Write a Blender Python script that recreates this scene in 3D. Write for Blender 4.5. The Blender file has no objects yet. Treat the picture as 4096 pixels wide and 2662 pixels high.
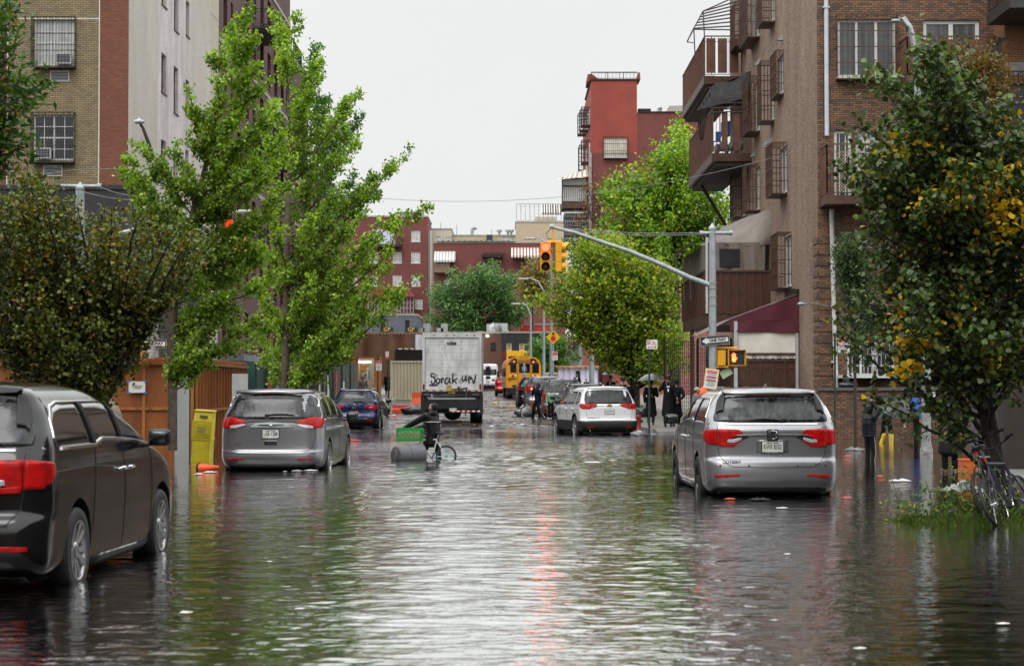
import bpy, bmesh, math, random
import numpy as np
from mathutils import Vector, Matrix, Euler
R=math.radians; PI=math.pi
random.seed(7); rng=np.random.default_rng(7)
SC=bpy.context.scene; COL=SC.collection
F=7964.0; CZ=1.62; PITCH=R(1.545)
def at(px,py,Y):
    """photo pixel (4096 wide) at depth Y -> world point"""
    a=(px-2048)/F; b=(1331-py)/F; cp,sp=math.cos(PITCH),math.sin(PITCH)
    dy=cp-b*sp; dz=sp+b*cp
    return Vector((a/dy*Y, Y, CZ+dz/dy*Y))
def gxp(px,Y): return at(px,1546,Y).x
def zp(py,Y): return at(2048,py,Y).z
GY=[-60,0,66,78,90,104,137,190,260,400]; GZ=[-.25,-.22,-.16,.02,.19,.38,.78,1.28,1.6,2.0]
def gz(Y,walk=False): return float(np.interp(Y,GY,GZ))+(0.13 if walk else 0)
# ---------------------------------------------------------------- materials
MATS={}
def nd(nt,t,**k):
    n=nt.nodes.new(t)
    for a,b in k.items(): setattr(n,a,b)
    return n
def mat(name,c=(.5,.5,.5),rough=.6,metal=0,var=.12,vs=3.0,bump=0,bs=40,coat=0,emit=None,es=1,spec=.5,c2=None,alpha=1,trans=0,ior=1.45,streak=0,sheen=0):
    if name in MATS: return MATS[name]
    m=bpy.data.materials.new(name); m.use_nodes=True; nt=m.node_tree; L=nt.links
    b=nt.nodes['Principled BSDF']; MATS[name]=m
    c=tuple(c)+(1,)
    b.inputs['Base Color'].default_value=c; b.inputs['Roughness'].default_value=rough; b.inputs['Metallic'].default_value=metal
    b.inputs['Coat Weight'].default_value=coat; b.inputs['Coat Roughness'].default_value=.04; b.inputs['Specular IOR Level'].default_value=spec
    b.inputs['IOR'].default_value=ior; b.inputs['Transmission Weight'].default_value=trans; b.inputs['Alpha'].default_value=alpha
    if emit: b.inputs['Emission Color'].default_value=tuple(emit)+(1,); b.inputs['Emission Strength'].default_value=es
    tc=nd(nt,'ShaderNodeTexCoord')
    if var>0 or c2:
        mp=nd(nt,'ShaderNodeMapping'); L.new(tc.outputs['Object'],mp.inputs[0])
        if streak: mp.inputs['Scale'].default_value=(1,1,streak)
        n=nd(nt,'ShaderNodeTexNoise'); n.inputs['Scale'].default_value=vs; n.inputs['Detail'].default_value=6; n.inputs['Roughness'].default_value=.65
        L.new(mp.outputs[0],n.inputs['Vector'])
        mx=nd(nt,'ShaderNodeMix',data_type='RGBA')
        mr=nd(nt,'ShaderNodeMapRange'); mr.inputs[1].default_value=.35; mr.inputs[2].default_value=.68
        L.new(n.outputs['Fac'],mr.inputs[0]); L.new(mr.outputs[0],mx.inputs[0])
        mx.inputs[6].default_value=c if c2 else tuple(min(1,x*(1+var)) for x in c[:3])+(1,)
        mx.inputs[7].default_value=(tuple(c2)+(1,)) if c2 else tuple(x*(1-var) for x in c[:3])+(1,)
        L.new(mx.outputs[2],b.inputs['Base Color'])
        rr=nd(nt,'ShaderNodeMapRange'); rr.inputs[3].default_value=max(0,rough-.08); rr.inputs[4].default_value=min(1,rough+.1)
        L.new(n.outputs['Fac'],rr.inputs[0]); L.new(rr.outputs[0],b.inputs['Roughness'])
    if bump:
        n2=nd(nt,'ShaderNodeTexNoise'); n2.inputs['Scale'].default_value=bs; n2.inputs['Detail'].default_value=4
        L.new(tc.outputs['Object'],n2.inputs['Vector'])
        bp=nd(nt,'ShaderNodeBump'); bp.inputs['Strength'].default_value=bump; bp.inputs['Distance'].default_value=.02
        L.new(n2.outputs['Fac'],bp.inputs['Height']); L.new(bp.outputs[0],b.inputs['Normal'])
    return m
def brick(name,c1,c2,mortar,stain=None,stainf=.3,bw=.21,bh=.072,ms=.012,dirt=.35,horiz=False):
    """brick in world-size bricks; u runs along the wall, v is height"""
    if name in MATS: return MATS[name]
    m=bpy.data.materials.new(name); m.use_nodes=True; nt=m.node_tree; L=nt.links; b=nt.nodes['Principled BSDF']; MATS[name]=m
    tc=nd(nt,'ShaderNodeTexCoord'); sx=nd(nt,'ShaderNodeSeparateXYZ'); L.new(tc.outputs['Object'],sx.inputs[0])
    ad=nd(nt,'ShaderNodeMath',operation='ADD'); L.new(sx.outputs[0],ad.inputs[0]); L.new(sx.outputs[1],ad.inputs[1])
    cb=nd(nt,'ShaderNodeCombineXYZ'); L.new(ad.outputs[0],cb.inputs[0]); L.new(sx.outputs[2],cb.inputs[1])
    br=nd(nt,'ShaderNodeTexBrick'); br.inputs['Scale'].default_value=1; br.inputs['Brick Width'].default_value=bw; br.inputs['Row Height'].default_value=bh
    br.inputs['Mortar Size'].default_value=ms; br.inputs['Mortar Smooth'].default_value=.2; br.inputs['Bias'].default_value=-.1
    br.inputs['Color1'].default_value=tuple(c1)+(1,); br.inputs['Color2'].default_value=tuple(c2)+(1,); br.inputs['Mortar'].default_value=tuple(mortar)+(1,)
    L.new(cb.outputs[0],br.inputs['Vector'])
    n=nd(nt,'ShaderNodeTexNoise'); n.inputs['Scale'].default_value=.55; n.inputs['Detail'].default_value=7; n.inputs['Roughness'].default_value=.7
    mp=nd(nt,'ShaderNodeMapping'); mp.inputs['Scale'].default_value=(1,1,.4); L.new(tc.outputs['Object'],mp.inputs[0]); L.new(mp.outputs[0],n.inputs['Vector'])
    mr=nd(nt,'ShaderNodeMapRange'); mr.inputs[1].default_value=.4; mr.inputs[2].default_value=.7; mr.inputs[3].default_value=0; mr.inputs[4].default_value=stainf if stain else dirt
    L.new(n.outputs['Fac'],mr.inputs[0])
    mx=nd(nt,'ShaderNodeMix',data_type='RGBA'); L.new(mr.outputs[0],mx.inputs[0]); L.new(br.outputs['Color'],mx.inputs[6])
    mx.inputs[7].default_value=tuple(stain if stain else tuple(x*.45 for x in c2))+(1,)
    L.new(mx.outputs[2],b.inputs['Base Color'])
    b.inputs['Roughness'].default_value=.75
    bp=nd(nt,'ShaderNodeBump'); bp.inputs['Strength'].default_value=.5; bp.inputs['Distance'].default_value=.01; bp.invert=True
    L.new(br.outputs['Fac'],bp.inputs['Height']); L.new(bp.outputs[0],b.inputs['Normal'])
    return m
def leafmat(name,trans=.35,rough=.45):
    if name in MATS: return MATS[name]
    m=bpy.data.materials.new(name); m.use_nodes=True; nt=m.node_tree; L=nt.links; MATS[name]=m
    b=nt.nodes['Principled BSDF']; out=nt.nodes['Material Output']
    a=nd(nt,'ShaderNodeAttribute',attribute_name='Col')
    L.new(a.outputs['Color'],b.inputs['Base Color']); b.inputs['Roughness'].default_value=rough; b.inputs['Specular IOR Level'].default_value=.45
    t=nd(nt,'ShaderNodeBsdfTranslucent')
    hs=nd(nt,'ShaderNodeHueSaturation'); hs.inputs['Value'].default_value=1.5; hs.inputs['Saturation'].default_value=1.1
    L.new(a.outputs['Color'],hs.inputs['Color']); L.new(hs.outputs[0],t.inputs['Color'])
    mx=nd(nt,'ShaderNodeMixShader'); mx.inputs[0].default_value=trans
    L.new(b.outputs[0],mx.inputs[1]); L.new(t.outputs[0],mx.inputs[2]); L.new(mx.outputs[0],out.inputs['Surface'])
    return m
# ---------------------------------------------------------------- mesh builder
class Fr:
    """wall frame: u along the wall, z up, n outwards"""
    def __init__(s,O,U,N): s.O=Vector(O); s.U=Vector(U).normalized(); s.N=Vector(N).normalized(); s.Z=Vector((0,0,1))
    def p(s,u,z,n=0): return s.O+s.U*u+s.Z*z+s.N*n
class MB:
    def __init__(s): s.v=[]; s.f=[]; s.m=[]; s.sm=[]; s.mi=0; s.smooth=False
    def add(s,vs,fs):
        o=len(s.v); s.v.extend([tuple(v) for v in vs]); s.f.extend([tuple(i+o for i in f) for f in fs])
        s.m.extend([s.mi]*len(fs)); s.sm.extend([s.smooth]*len(fs)); return s
    def box(s,c,d,rot=None):
        c=Vector(c); hx,hy,hz=[x/2 for x in d]
        vs=[Vector((x,y,z)) for x in(-hx,hx) for y in(-hy,hy) for z in(-hz,hz)]
        if rot is not None:
            M=rot if isinstance(rot,Matrix) else Euler(rot).to_matrix(); vs=[M@v for v in vs]
        return s.add([c+v for v in vs],[(0,1,3,2),(4,6,7,5),(0,4,5,1),(2,3,7,6),(0,2,6,4),(1,5,7,3)])
    def bb(s,x0,x1,y0,y1,z0,z1): return s.box(((x0+x1)/2,(y0+y1)/2,(z0+z1)/2),(abs(x1-x0),abs(y1-y0),abs(z1-z0)))
    def fb(s,fr,u0,u1,z0,z1,n0,n1):
        vs=[fr.p(u,z,n) for u in(u0,u1) for n in(n0,n1) for z in(z0,z1)]
        return s.add(vs,[(0,1,3,2),(4,6,7,5),(0,4,5,1),(2,3,7,6),(0,2,6,4),(1,5,7,3)])
    def quad(s,*p): return s.add(p,[tuple(range(len(p)))])
    def bar(s,a,b,t,t2=None):
        """square-section bar between two points"""
        a=Vector(a); b=Vector(b); d=b-a; L=d.length
        if L<1e-6: return s
        q=d.to_track_quat('Z','Y').to_matrix(); return s.box((a+b)/2,(t,t2 or t,L),q)
    def tube(s,pts,r,n=8,caps=True):
        pts=[Vector(p) for p in pts]
        rs=r if hasattr(r,'__len__') else [r]*len(pts)
        vs=[];fs=[]; up=None
        for i,p in enumerate(pts):
            d=(pts[min(i+1,len(pts)-1)]-pts[max(i-1,0)])
            if d.length<1e-9: d=Vector((0,0,1))
            d.normalize()
            if up is None:
                up=Vector((0,0,1)) if abs(d.z)<.9 else Vector((1,0,0))
            a=d.cross(up); 
            if a.length<1e-6: a=d.orthogonal()
            a.normalize(); b=d.cross(a); up=-b if False else up
            for k in range(n):
                t=2*PI*k/n; vs.append(p+(a*math.cos(t)+b*math.sin(t))*rs[i])
        for i in range(len(pts)-1):
            for k in range(n):
                k2=(k+1)%n; fs.append((i*n+k,(i+1)*n+k,(i+1)*n+k2,i*n+k2))
        sm=s.smooth; s.smooth=True
        s.add(vs,fs)
        s.smooth=False
        if caps:
            s.add([vs[k] for k in range(n)],[tuple(range(n))]); s.add([vs[-n+k] for k in range(n)],[tuple(range(n))[::-1]])
        s.smooth=sm; return s
    def lathe(s,prof,O=(0,0,0),axis=(0,0,1),n=20,squash=None):
        """prof: (radius, height) pairs round an axis"""
        O=Vector(O); q=Vector(axis).to_track_quat('Z','Y').to_matrix(); vs=[];fs=[]
        for r,h in prof:
            for k in range(n):
                t=2*PI*k/n; v=Vector((r*math.cos(t),r*math.sin(t)*(squash or 1),h)); vs.append(O+q@v)
        for i in range(len(prof)-1):
            for k in range(n):
                k2=(k+1)%n; fs.append((i*n+k,i*n+k2,(i+1)*n+k2,(i+1)*n+k))
        return s.add(vs,fs)
    def ell(s,c,r,n=12,m=8,rot=None):
        c=Vector(c); vs=[];fs=[]
        for i in range(m+1):
            ph=PI*i/m
            for k in range(n):
                t=2*PI*k/n; v=Vector((r[0]*math.sin(ph)*math.cos(t),r[1]*math.sin(ph)*math.sin(t),r[2]*math.cos(ph)))
                if rot is not None: v=(rot if isinstance(rot,Matrix) else Euler(rot).to_matrix())@v
                vs.append(c+v)
        for i in range(m):
            for k in range(n):
                k2=(k+1)%n; fs.append((i*n+k,(i+1)*n+k,(i+1)*n+k2,i*n+k2))
        sm=s.smooth; s.smooth=True; s.add(vs,fs); s.smooth=sm; return s
    def rbox(s,c,r,p=.5,n=20,m=12):
        k=len(s.v); s.ell((0,0,0),(1,1,1),n,m)
        f=lambda a:math.copysign(abs(a)**p,a)
        for i in range(k,len(s.v)):
            v=s.v[i]; s.v[i]=(c[0]+r[0]*f(v[0]),c[1]+r[1]*v[1],c[2]+r[2]*f(v[2]))
        return s
    def prism(s,pts,a,b):
        """polygon pts (list of Vector) extruded by vector from a-offset to b-offset"""
        a=Vector(a); b=Vector(b); n=len(pts); P=[Vector(p)+a for p in pts]+[Vector(p)+b for p in pts]
        fs=[tuple(range(n))[::-1],tuple(range(n,2*n))]+[(i,(i+1)%n,n+(i+1)%n,n+i) for i in range(n)]
        return s.add(P,fs)
    def grid(s,fn,nu,nv):
        vs=[fn(i/nu,j/nv) for i in range(nu+1) for j in range(nv+1)]
        fs=[(i*(nv+1)+j,(i+1)*(nv+1)+j,(i+1)*(nv+1)+j+1,i*(nv+1)+j+1) for i in range(nu) for j in range(nv)]
        sm=s.smooth; s.smooth=True; s.add(vs,fs); s.smooth=sm; return s
    def build(s,name,mats,parent=None,world=False,fix=True):
        me=bpy.data.meshes.new(name)
        vs=s.v
        if world and parent is not None:
            o=wloc(parent); vs=[(v[0]-o[0],v[1]-o[1],v[2]-o[2]) for v in vs]
        me.from_pydata(vs,[],s.f)
        if not isinstance(mats,(list,tuple)): mats=[mats]
        for m in mats: me.materials.append(m)
        me.polygons.foreach_set('material_index',s.m); me.polygons.foreach_set('use_smooth',s.sm)
        if fix and len(s.f)<60000:
            bm=bmesh.new(); bm.from_mesh(me); bmesh.ops.recalc_face_normals(bm,faces=bm.faces); bm.to_mesh(me); bm.free()
        me.update()
        o=bpy.data.objects.new(name,me); COL.objects.link(o)
        if parent is not None: o.parent=parent
        return o
def wloc(o):
    v=Vector(o.location)
    while o.parent is not None: o=o.parent; v=v+Vector(o.location)
    return v
def tag(o,label,cat,group=None,kind=None):
    if label: o['label']=label
    if cat: o['category']=cat
    if group: o['group']=group
    if kind: o['kind']=kind
    return o
def thing(name,label,cat,loc=(0,0,0),rz=0,group=None):
    o=bpy.data.objects.new(name,None); COL.objects.link(o); o.location=loc; o.rotation_euler=(0,0,rz); o.empty_display_size=.2
    return tag(o,label,cat,group)
def kids(o): return [c for c in bpy.data.objects if c.parent is o]
def dup(root,label=None,loc=None,rz=None,group=None):
    def cp(o,par):
        c=o.copy(); COL.objects.link(c); c.parent=par
        for ch in KID.get(o.name,[]): cp(bpy.data.objects[ch],c)
        return c
    KID={}
    for o in bpy.data.objects:
        if o.parent is not None: KID.setdefault(o.parent.name,[]).append(o.name)
    c=cp(root,None)
    if loc is not None: c.location=loc
    if rz is not None: c.rotation_euler=(0,0,rz)
    if label: c['label']=label
    if group: c['group']=group
    return c
def text(parent,s,size,o,u,v,m,name='lettering',align='CENTER',ext=.002,bold=0,sx=1,maxw=None,world=False):
    """text mesh; o = centre point, u = reading direction, v = up direction"""
    cu=bpy.data.curves.new(name,'FONT'); cu.body=s; cu.size=size; cu.align_x=align; cu.align_y='CENTER'; cu.extrude=ext; cu.offset=bold; cu.resolution_u=2
    ob=bpy.data.objects.new(name,cu); COL.objects.link(ob)
    dg=bpy.context.evaluated_depsgraph_get(); me=bpy.data.meshes.new_from_object(ob.evaluated_get(dg))
    bpy.data.objects.remove(ob); bpy.data.curves.remove(cu)
    u=Vector(u).normalized(); v=Vector(v).normalized(); n=u.cross(v); o=Vector(o)-(wloc(parent) if world and parent is not None else Vector((0,0,0)))
    if maxw and len(me.vertices):
        w=max(a.co.x for a in me.vertices)-min(a.co.x for a in me.vertices)
        if w>0: sx=maxw/w
    M=Matrix((( u.x*sx,v.x,n.x,o[0]),(u.y*sx,v.y,n.y,o[1]),(u.z*sx,v.z,n.z,o[2]),(0,0,0,1)))
    me.transform(M); me.materials.clear(); me.materials.append(m)
    r=bpy.data.objects.new(name,me); COL.objects.link(r)
    if parent is not None: r.parent=parent
    return r
def applymods(mb,mods):
    """build a temporary object, evaluate modifiers, hand back the mesh"""
    me=bpy.data.meshes.new('tmp'); me.from_pydata(mb.v,[],mb.f); ob=bpy.data.objects.new('tmp',me); COL.objects.link(ob)
    for t,k in mods:
        md=ob.modifiers.new(t,t)
        for a,b in k.items(): setattr(md,a,b)
    dg=bpy.context.evaluated_depsgraph_get(); r=bpy.data.meshes.new_from_object(ob.evaluated_get(dg))
    bpy.data.objects.remove(ob); bpy.data.meshes.remove(me); return r
def blob(name,mb,m,parent,vox=.014,smooth=3):
    """one continuous skin over the overlapping limbs and masses in mb"""
    me=applymods(mb,[('REMESH',dict(mode='VOXEL',voxel_size=vox)),('SMOOTH',dict(factor=.5,iterations=smooth))])
    me.materials.clear(); me.materials.append(m)
    me.polygons.foreach_set('use_smooth',[True]*len(me.polygons)); me.name=name
    o=bpy.data.objects.new(name,me); COL.objects.link(o); o.parent=parent; return o
def cap(mb,a,b,r0,r1,n=10):
    a=Vector(a); b=Vector(b); mb.tube([a,b],[r0,r1],n); mb.ell(a,(r0,)*3,n,6); mb.ell(b,(r1,)*3,n,6)
# ---------------------------------------------------------------- common materials
M_black=mat('black_plastic',(.015,.015,.016),.45); M_rubber=mat('tyre_rubber',(.02,.02,.02),.6,bump=.2)
M_chrome=mat('chrome',(.75,.75,.76),.12,1,var=.03); M_white=mat('white_paint',(.75,.75,.73),.45,var=.06)
M_glassdark=mat('tinted_glass',(.012,.014,.016),.04,var=0,spec=.8,coat=.6); M_glass=mat('window_glass',(.03,.035,.04),.06,var=.3,vs=1,spec=.8)
M_red=mat('red_lens',(.30,.004,.004),.3,coat=.05,spec=.3,var=.6,vs=9,emit=(1,.006,.003),es=.10); M_redem=mat('red_lens_dark',(.22,.008,.008),.12,coat=1,var=.2)
M_clear=mat('clear_lens',(.6,.6,.62),.15,.2,coat=1); M_galv=mat('galvanised_steel',(.33,.36,.37),.45,.35,var=.18,vs=5)
M_wood=mat('weathered_wood',(.2,.12,.07),.75,var=.3); M_dkmetal=mat('dark_metal',(.03,.028,.028),.5,.3)
M_brownmetal=mat('brown_painted_metal',(.085,.035,.026),.4,.1,var=.3); M_rust=mat('rusty_brown_iron',(.13,.06,.038),.6,.1,var=.3)
M_orange=mat('orange_plastic',(.75,.10,.025),.45,var=.12); M_yellow=mat('yellow_paint',(.75,.42,.02),.4,var=.12)
M_skin=mat('skin',(.45,.25,.18),.5,var=.06); M_skind=mat('brown_skin',(.16,.085,.055),.5,var=.06)
M_blackcloth=mat('black_cloth',(.012,.012,.013),.7,var=.3,vs=20); M_whitecloth=mat('white_cloth',(.7,.7,.7),.7)
M_hair=mat('dark_hair',(.03,.018,.012),.6); M_paper=mat('paper',(.75,.74,.70),.6,var=.05); M_ink=mat('black_ink',(.02,.02,.02),.5,var=0); M_redink=mat('red_ink',(.6,.02,.03),.5,var=0)
SKYTOP=22.0; WA,WB,WC=.0,.009,.0025; SLOPE=.0105
# ---------------------------------------------------------------- camera, world, light
cam=bpy.data.cameras.new('camera'); co=bpy.data.objects.new('camera',cam); COL.objects.link(co); SC.camera=co
co.location=(0,0,CZ); co.rotation_euler=(PI/2+PITCH,0,0); cam.sensor_width=36; cam.lens=70; cam.clip_end=3000; cam.clip_start=.1
cam.dof.use_dof=True; cam.dof.focus_distance=48; cam.dof.aperture_fstop=4.0
w=bpy.data.worlds.new('World'); SC.world=w; w.use_nodes=True; nt=w.node_tree; L=nt.links; bg=nt.nodes['Background']
sky=nd(nt,'ShaderNodeTexSky',sky_type='NISHITA'); sky.sun_disc=False; sky.sun_elevation=R(55); sky.sun_rotation=R(200); sky.dust_density=4
hs=nd(nt,'ShaderNodeHueSaturation'); hs.inputs['Saturation'].default_value=.1; L.new(sky.outputs[0],hs.inputs['Color'])
# overcast: cloud deck that brightens towards the zenith, with faint cloud texture
tc=nd(nt,'ShaderNodeTexCoord'); sx=nd(nt,'ShaderNodeSeparateXYZ'); L.new(tc.outputs['Generated'],sx.inputs[0])
rp=nd(nt,'ShaderNodeMapRange'); rp.inputs[1].default_value=.19; rp.inputs[2].default_value=.45; rp.inputs[3].default_value=9.3; rp.inputs[4].default_value=SKYTOP
L.new(sx.outputs[2],rp.inputs[0])
nz=nd(nt,'ShaderNodeTexNoise'); nz.inputs['Scale'].default_value=2.2; nz.inputs['Detail'].default_value=5; L.new(tc.outputs['Generated'],nz.inputs['Vector'])
m1=nd(nt,'ShaderNodeMapRange'); m1.inputs[1].default_value=.3; m1.inputs[2].default_value=.7; m1.inputs[3].default_value=.95; m1.inputs[4].default_value=1.02; L.new(nz.outputs['Fac'],m1.inputs[0])
mm=nd(nt,'ShaderNodeMath',operation='MULTIPLY'); L.new(rp.outputs[0],mm.inputs[0]); L.new(m1.outputs[0],mm.inputs[1])
cc=nd(nt,'ShaderNodeVectorMath',operation='SCALE'); cc.inputs[0].default_value=(.985,1.0,.995); L.new(mm.outputs[0],cc.inputs['Scale'])
mx=nd(nt,'ShaderNodeMix',data_type='RGBA'); mx.inputs[0].default_value=.94; L.new(hs.outputs[0],mx.inputs[6]); L.new(cc.outputs[0],mx.inputs[7])
L.new(mx.outputs[2],bg.inputs['Color']); bg.inputs['Strength'].default_value=.1
sun=bpy.data.lights.new('sun','SUN'); so=bpy.data.objects.new('sun',sun); COL.objects.link(so); sun.energy=1.1; sun.angle=R(28); sun.color=(1,.985,.95)
so.rotation_euler=(R(35),0,R(-20))
SC.view_settings.view_transform='Standard'; SC.view_settings.look='None'; SC.view_settings.exposure=0
SC.cycles.max_bounces=8; SC.cycles.transparent_max_bounces=8; SC.cycles.caustics_reflective=False; SC.cycles.caustics_refractive=False
# ---------------------------------------------------------------- water
def water_mat():
    m=bpy.data.materials.new('flood_water'); m.use_nodes=True; nt=m.node_tree; L=nt.links; b=nt.nodes['Principled BSDF']
    b.inputs['Base Color'].default_value=(.014,.014,.010,1); b.inputs['Roughness'].default_value=.035; b.inputs['IOR'].default_value=1.33
    b.inputs['Specular IOR Level'].default_value=.5
    tc=nd(nt,'ShaderNodeTexCoord')
    def noise(scale,sx,sy,det,dist=0,rz=0):
        mp=nd(nt,'ShaderNodeMapping'); mp.inputs['Scale'].default_value=(sx,sy,1); mp.inputs['Rotation'].default_value=(0,0,rz)
        L.new(tc.outputs['Object'],mp.inputs[0])
        n=nd(nt,'ShaderNodeTexNoise'); n.inputs['Scale'].default_value=scale; n.inputs['Detail'].default_value=det; n.inputs['Distortion'].default_value=dist
        L.new(mp.outputs[0],n.inputs['Vector']); return n.outputs['Fac']
    def mul(a,b_):
        k=nd(nt,'ShaderNodeMath',operation='MULTIPLY')
        for i,x in enumerate((a,b_)):
            if isinstance(x,(int,float)): k.inputs[i].default_value=x
            else: L.new(x,k.inputs[i])
        return k.outputs[0]
    def add(a,b_):
        k=nd(nt,'ShaderNodeMath',operation='ADD'); L.new(a,k.inputs[0]); L.new(b_,k.inputs[1]); return k.outputs[0]
    A=noise(1.0,2.2,3.6,2,.6); B=noise(1.0,5.5,9,2,.4,.25); C=noise(1.0,14,20,2,.2,-.2)
    amp=noise(.16,1,.8,2)          # calm and ruffled areas
    mr=nd(nt,'ShaderNodeMapRange'); mr.inputs[1].default_value=.38; mr.inputs[2].default_value=.62; mr.inputs[3].default_value=.45; mr.inputs[4].default_value=1.25; L.new(amp,mr.inputs[0])
    h=add(add(mul(A,WA),mul(B,WB)),mul(C,WC))
    h=mul(h,mr.outputs[0])
    bp=nd(nt,'ShaderNodeBump'); bp.inputs['Strength'].default_value=1; bp.inputs['Distance'].default_value=1
    L.new(h,bp.inputs['Height']); L.new(bp.outputs[0],b.inputs['Normal'])
    # film of standing water: mirror-like at the low angles it is seen from
    g=nd(nt,'ShaderNodeBsdfGlossy'); g.inputs['Color'].default_value=(.93,.94,.93,1); g.inputs['Roughness'].default_value=.03; L.new(bp.outputs[0],g.inputs['Normal'])
    fr=nd(nt,'ShaderNodeFresnel'); fr.inputs['IOR'].default_value=1.33; L.new(bp.outputs[0],fr.inputs['Normal'])
    fm=nd(nt,'ShaderNodeMapRange'); fm.inputs[1].default_value=.05; fm.inputs[2].default_value=.42; fm.inputs[3].default_value=.05; fm.inputs[4].default_value=.95; L.new(fr.outputs[0],fm.inputs[0])
    mx=nd(nt,'ShaderNodeMixShader'); L.new(fm.outputs[0],mx.inputs[0]); L.new(b.outputs[0],mx.inputs[1]); L.new(g.outputs[0],mx.inputs[2]); L.new(mx.outputs[0],nt.nodes['Material Output'].inputs['Surface'])
    return m
# rippled surface as real geometry inside the street, flat sheets (same material) beyond it
def water_mesh():
    rgw=np.random.default_rng(99); y=11.0; ys=[]
    while y<80: ys.append(y); y+=max(.024,.0021*y*min(1,.6+y/60))
    ys.append(80.0); ys=np.array(ys); nc=620; u=np.linspace(-1,1,nc); Y=np.repeat(ys[:,None],nc,1); X=u[None,:]*(.34*Y+1.0)
    Z=np.zeros_like(X); dy=np.gradient(ys)[:,None]; dx=(.34*Y+1)*2/nc
    for i in range(84):
        lam=math.exp(rgw.uniform(math.log(.11),math.log(1.7))); th=PI/2+rgw.normal()*.75; kx,ky=math.cos(th)*2*PI/lam,math.sin(th)*2*PI/lam
        slope=SLOPE*(1.55 if lam<.35 else 1.0 if lam<.8 else .42); a=slope/(2*PI/lam)
        att=np.clip((lam/np.maximum(dy*abs(math.sin(th)),dx*abs(math.cos(th)))-2.5)/2.5,0,1)
        g1=rgw.uniform(.3,.9)/max(1,lam*2); mod=.5+.5*np.sin(X*g1*1.3+Y*g1*.6+rgw.uniform(0,6.28))*np.sin(Y*g1*.8-X*g1*.5+rgw.uniform(0,6.28))
        Z+=a*np.sin(kx*X+ky*Y+rgw.uniform(0,6.28)+.9*np.sin(X*.7+i)+.5*np.sin(Y*.9+i*2))*att*(.45+1.1*mod)
    calm=1-.74*np.clip((np.abs(X+.1)-2.3)/2.0,0,1); calm*= (.75+.35*np.sin(X*.45+1)*np.sin(Y*.16+.4)); Z*=calm*np.clip(.55+.45*(Y-12)/12,.55,1)
    edge=np.clip(np.minimum(1-np.abs(u[None,:]),.04)/.04,0,1)*np.clip((Y-11)/.5,0,1)*np.clip((80-Y)/3,0,1); Z*=edge
    V=np.stack([X,Y,Z],-1).reshape(-1,3); nr=len(ys); i=np.arange(nr-1)[:,None]*nc+np.arange(nc-1)[None,:]; Q=np.stack([i,i+1,i+nc+1,i+nc],-1).reshape(-1,4)
    ext=[(-70,-40,0),(70,-40,0),(70,11,0),(-70,11,0),(-70,80,0),(70,80,0),(70,86,0),(-70,86,0)]
    c=[tuple(V[0]),tuple(V[nc-1]),tuple(V[-1]),tuple(V[-nc])]
    n0=len(V); V=np.concatenate([V,np.array(ext+c)]); q=[(0,1,2,3),(3,8,11,4),(9,2,5,10),(4,5,6,7)]
    Q=np.concatenate([Q,np.array(q)+n0])
    me=bpy.data.meshes.new('water'); me.vertices.add(len(V)); me.vertices.foreach_set('co',V.ravel()); me.loops.add(Q.size); me.loops.foreach_set('vertex_index',Q.ravel().astype(np.int32)); me.polygons.add(len(Q)); me.polygons.foreach_set('loop_start',np.arange(0,Q.size,4,dtype=np.int32)); me.polygons.foreach_set('loop_total',np.full(len(Q),4,np.int32)); me.polygons.foreach_set('use_smooth',[True]*len(Q)); me.update(calc_edges=True)
    me.materials.append(water_mat()); o=bpy.data.objects.new('water',me); COL.objects.link(o); return o
tag(water_mesh(),'rippling grey brown flood water covering the street','water',kind='structure')
# ---------------------------------------------------------------- road and sidewalks: rise out of the water beyond the crossing
def wet_asphalt():
    m=bpy.data.materials.new('wet_asphalt'); m.use_nodes=True; nt=m.node_tree; L=nt.links; b=nt.nodes['Principled BSDF']
    tc=nd(nt,'ShaderNodeTexCoord'); n=nd(nt,'ShaderNodeTexNoise'); n.inputs['Scale'].default_value=.6; n.inputs['Detail'].default_value=8; n.inputs['Roughness'].default_value=.7
    L.new(tc.outputs['Object'],n.inputs['Vector'])
    cr=nd(nt,'ShaderNodeValToRGB'); cr.color_ramp.elements[0].color=(.03,.03,.03,1); cr.color_ramp.elements[1].color=(.085,.083,.08,1); cr.color_ramp.elements[0].position=.35; cr.color_ramp.elements[1].position=.7
    L.new(n.outputs['Fac'],cr.inputs[0]); L.new(cr.outputs[0],b.inputs['Base Color'])
    mr=nd(nt,'ShaderNodeMapRange'); mr.inputs[1].default_value=.42; mr.inputs[2].default_value=.6; mr.inputs[3].default_value=.06; mr.inputs[4].default_value=.4
    L.new(n.outputs['Fac'],mr.inputs[0]); L.new(mr.outputs[0],b.inputs['Roughness'])
    n2=nd(nt,'ShaderNodeTexNoise'); n2.inputs['Scale'].default_value=30; L.new(tc.outputs['Object'],n2.inputs['Vector'])
    bp=nd(nt,'ShaderNodeBump'); bp.inputs['Strength'].default_value=.25; bp.inputs['Distance'].default_value=.01; L.new(n2.outputs['Fac'],bp.inputs['Height']); L.new(bp.outputs[0],b.inputs['Normal'])
    return m
def XL(y): return -6.6-.018*max(0,y-62)
def XR(y): return 5.0-.014*max(0,y-62)
def strip(name,x0,x1,ys,zf,m,lab):
    mb=MB()
    for a,b in zip(ys[:-1],ys[1:]): mb.quad((x0(a),a,zf(a)),(x1(a),a,zf(a)),(x1(b),b,zf(b)),(x0(b),b,zf(b)))
    o=mb.build(name,m); tag(o,lab,name.split('.')[0].replace('_',' '),kind='structure'); return o
M_asph=wet_asphalt()
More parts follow.
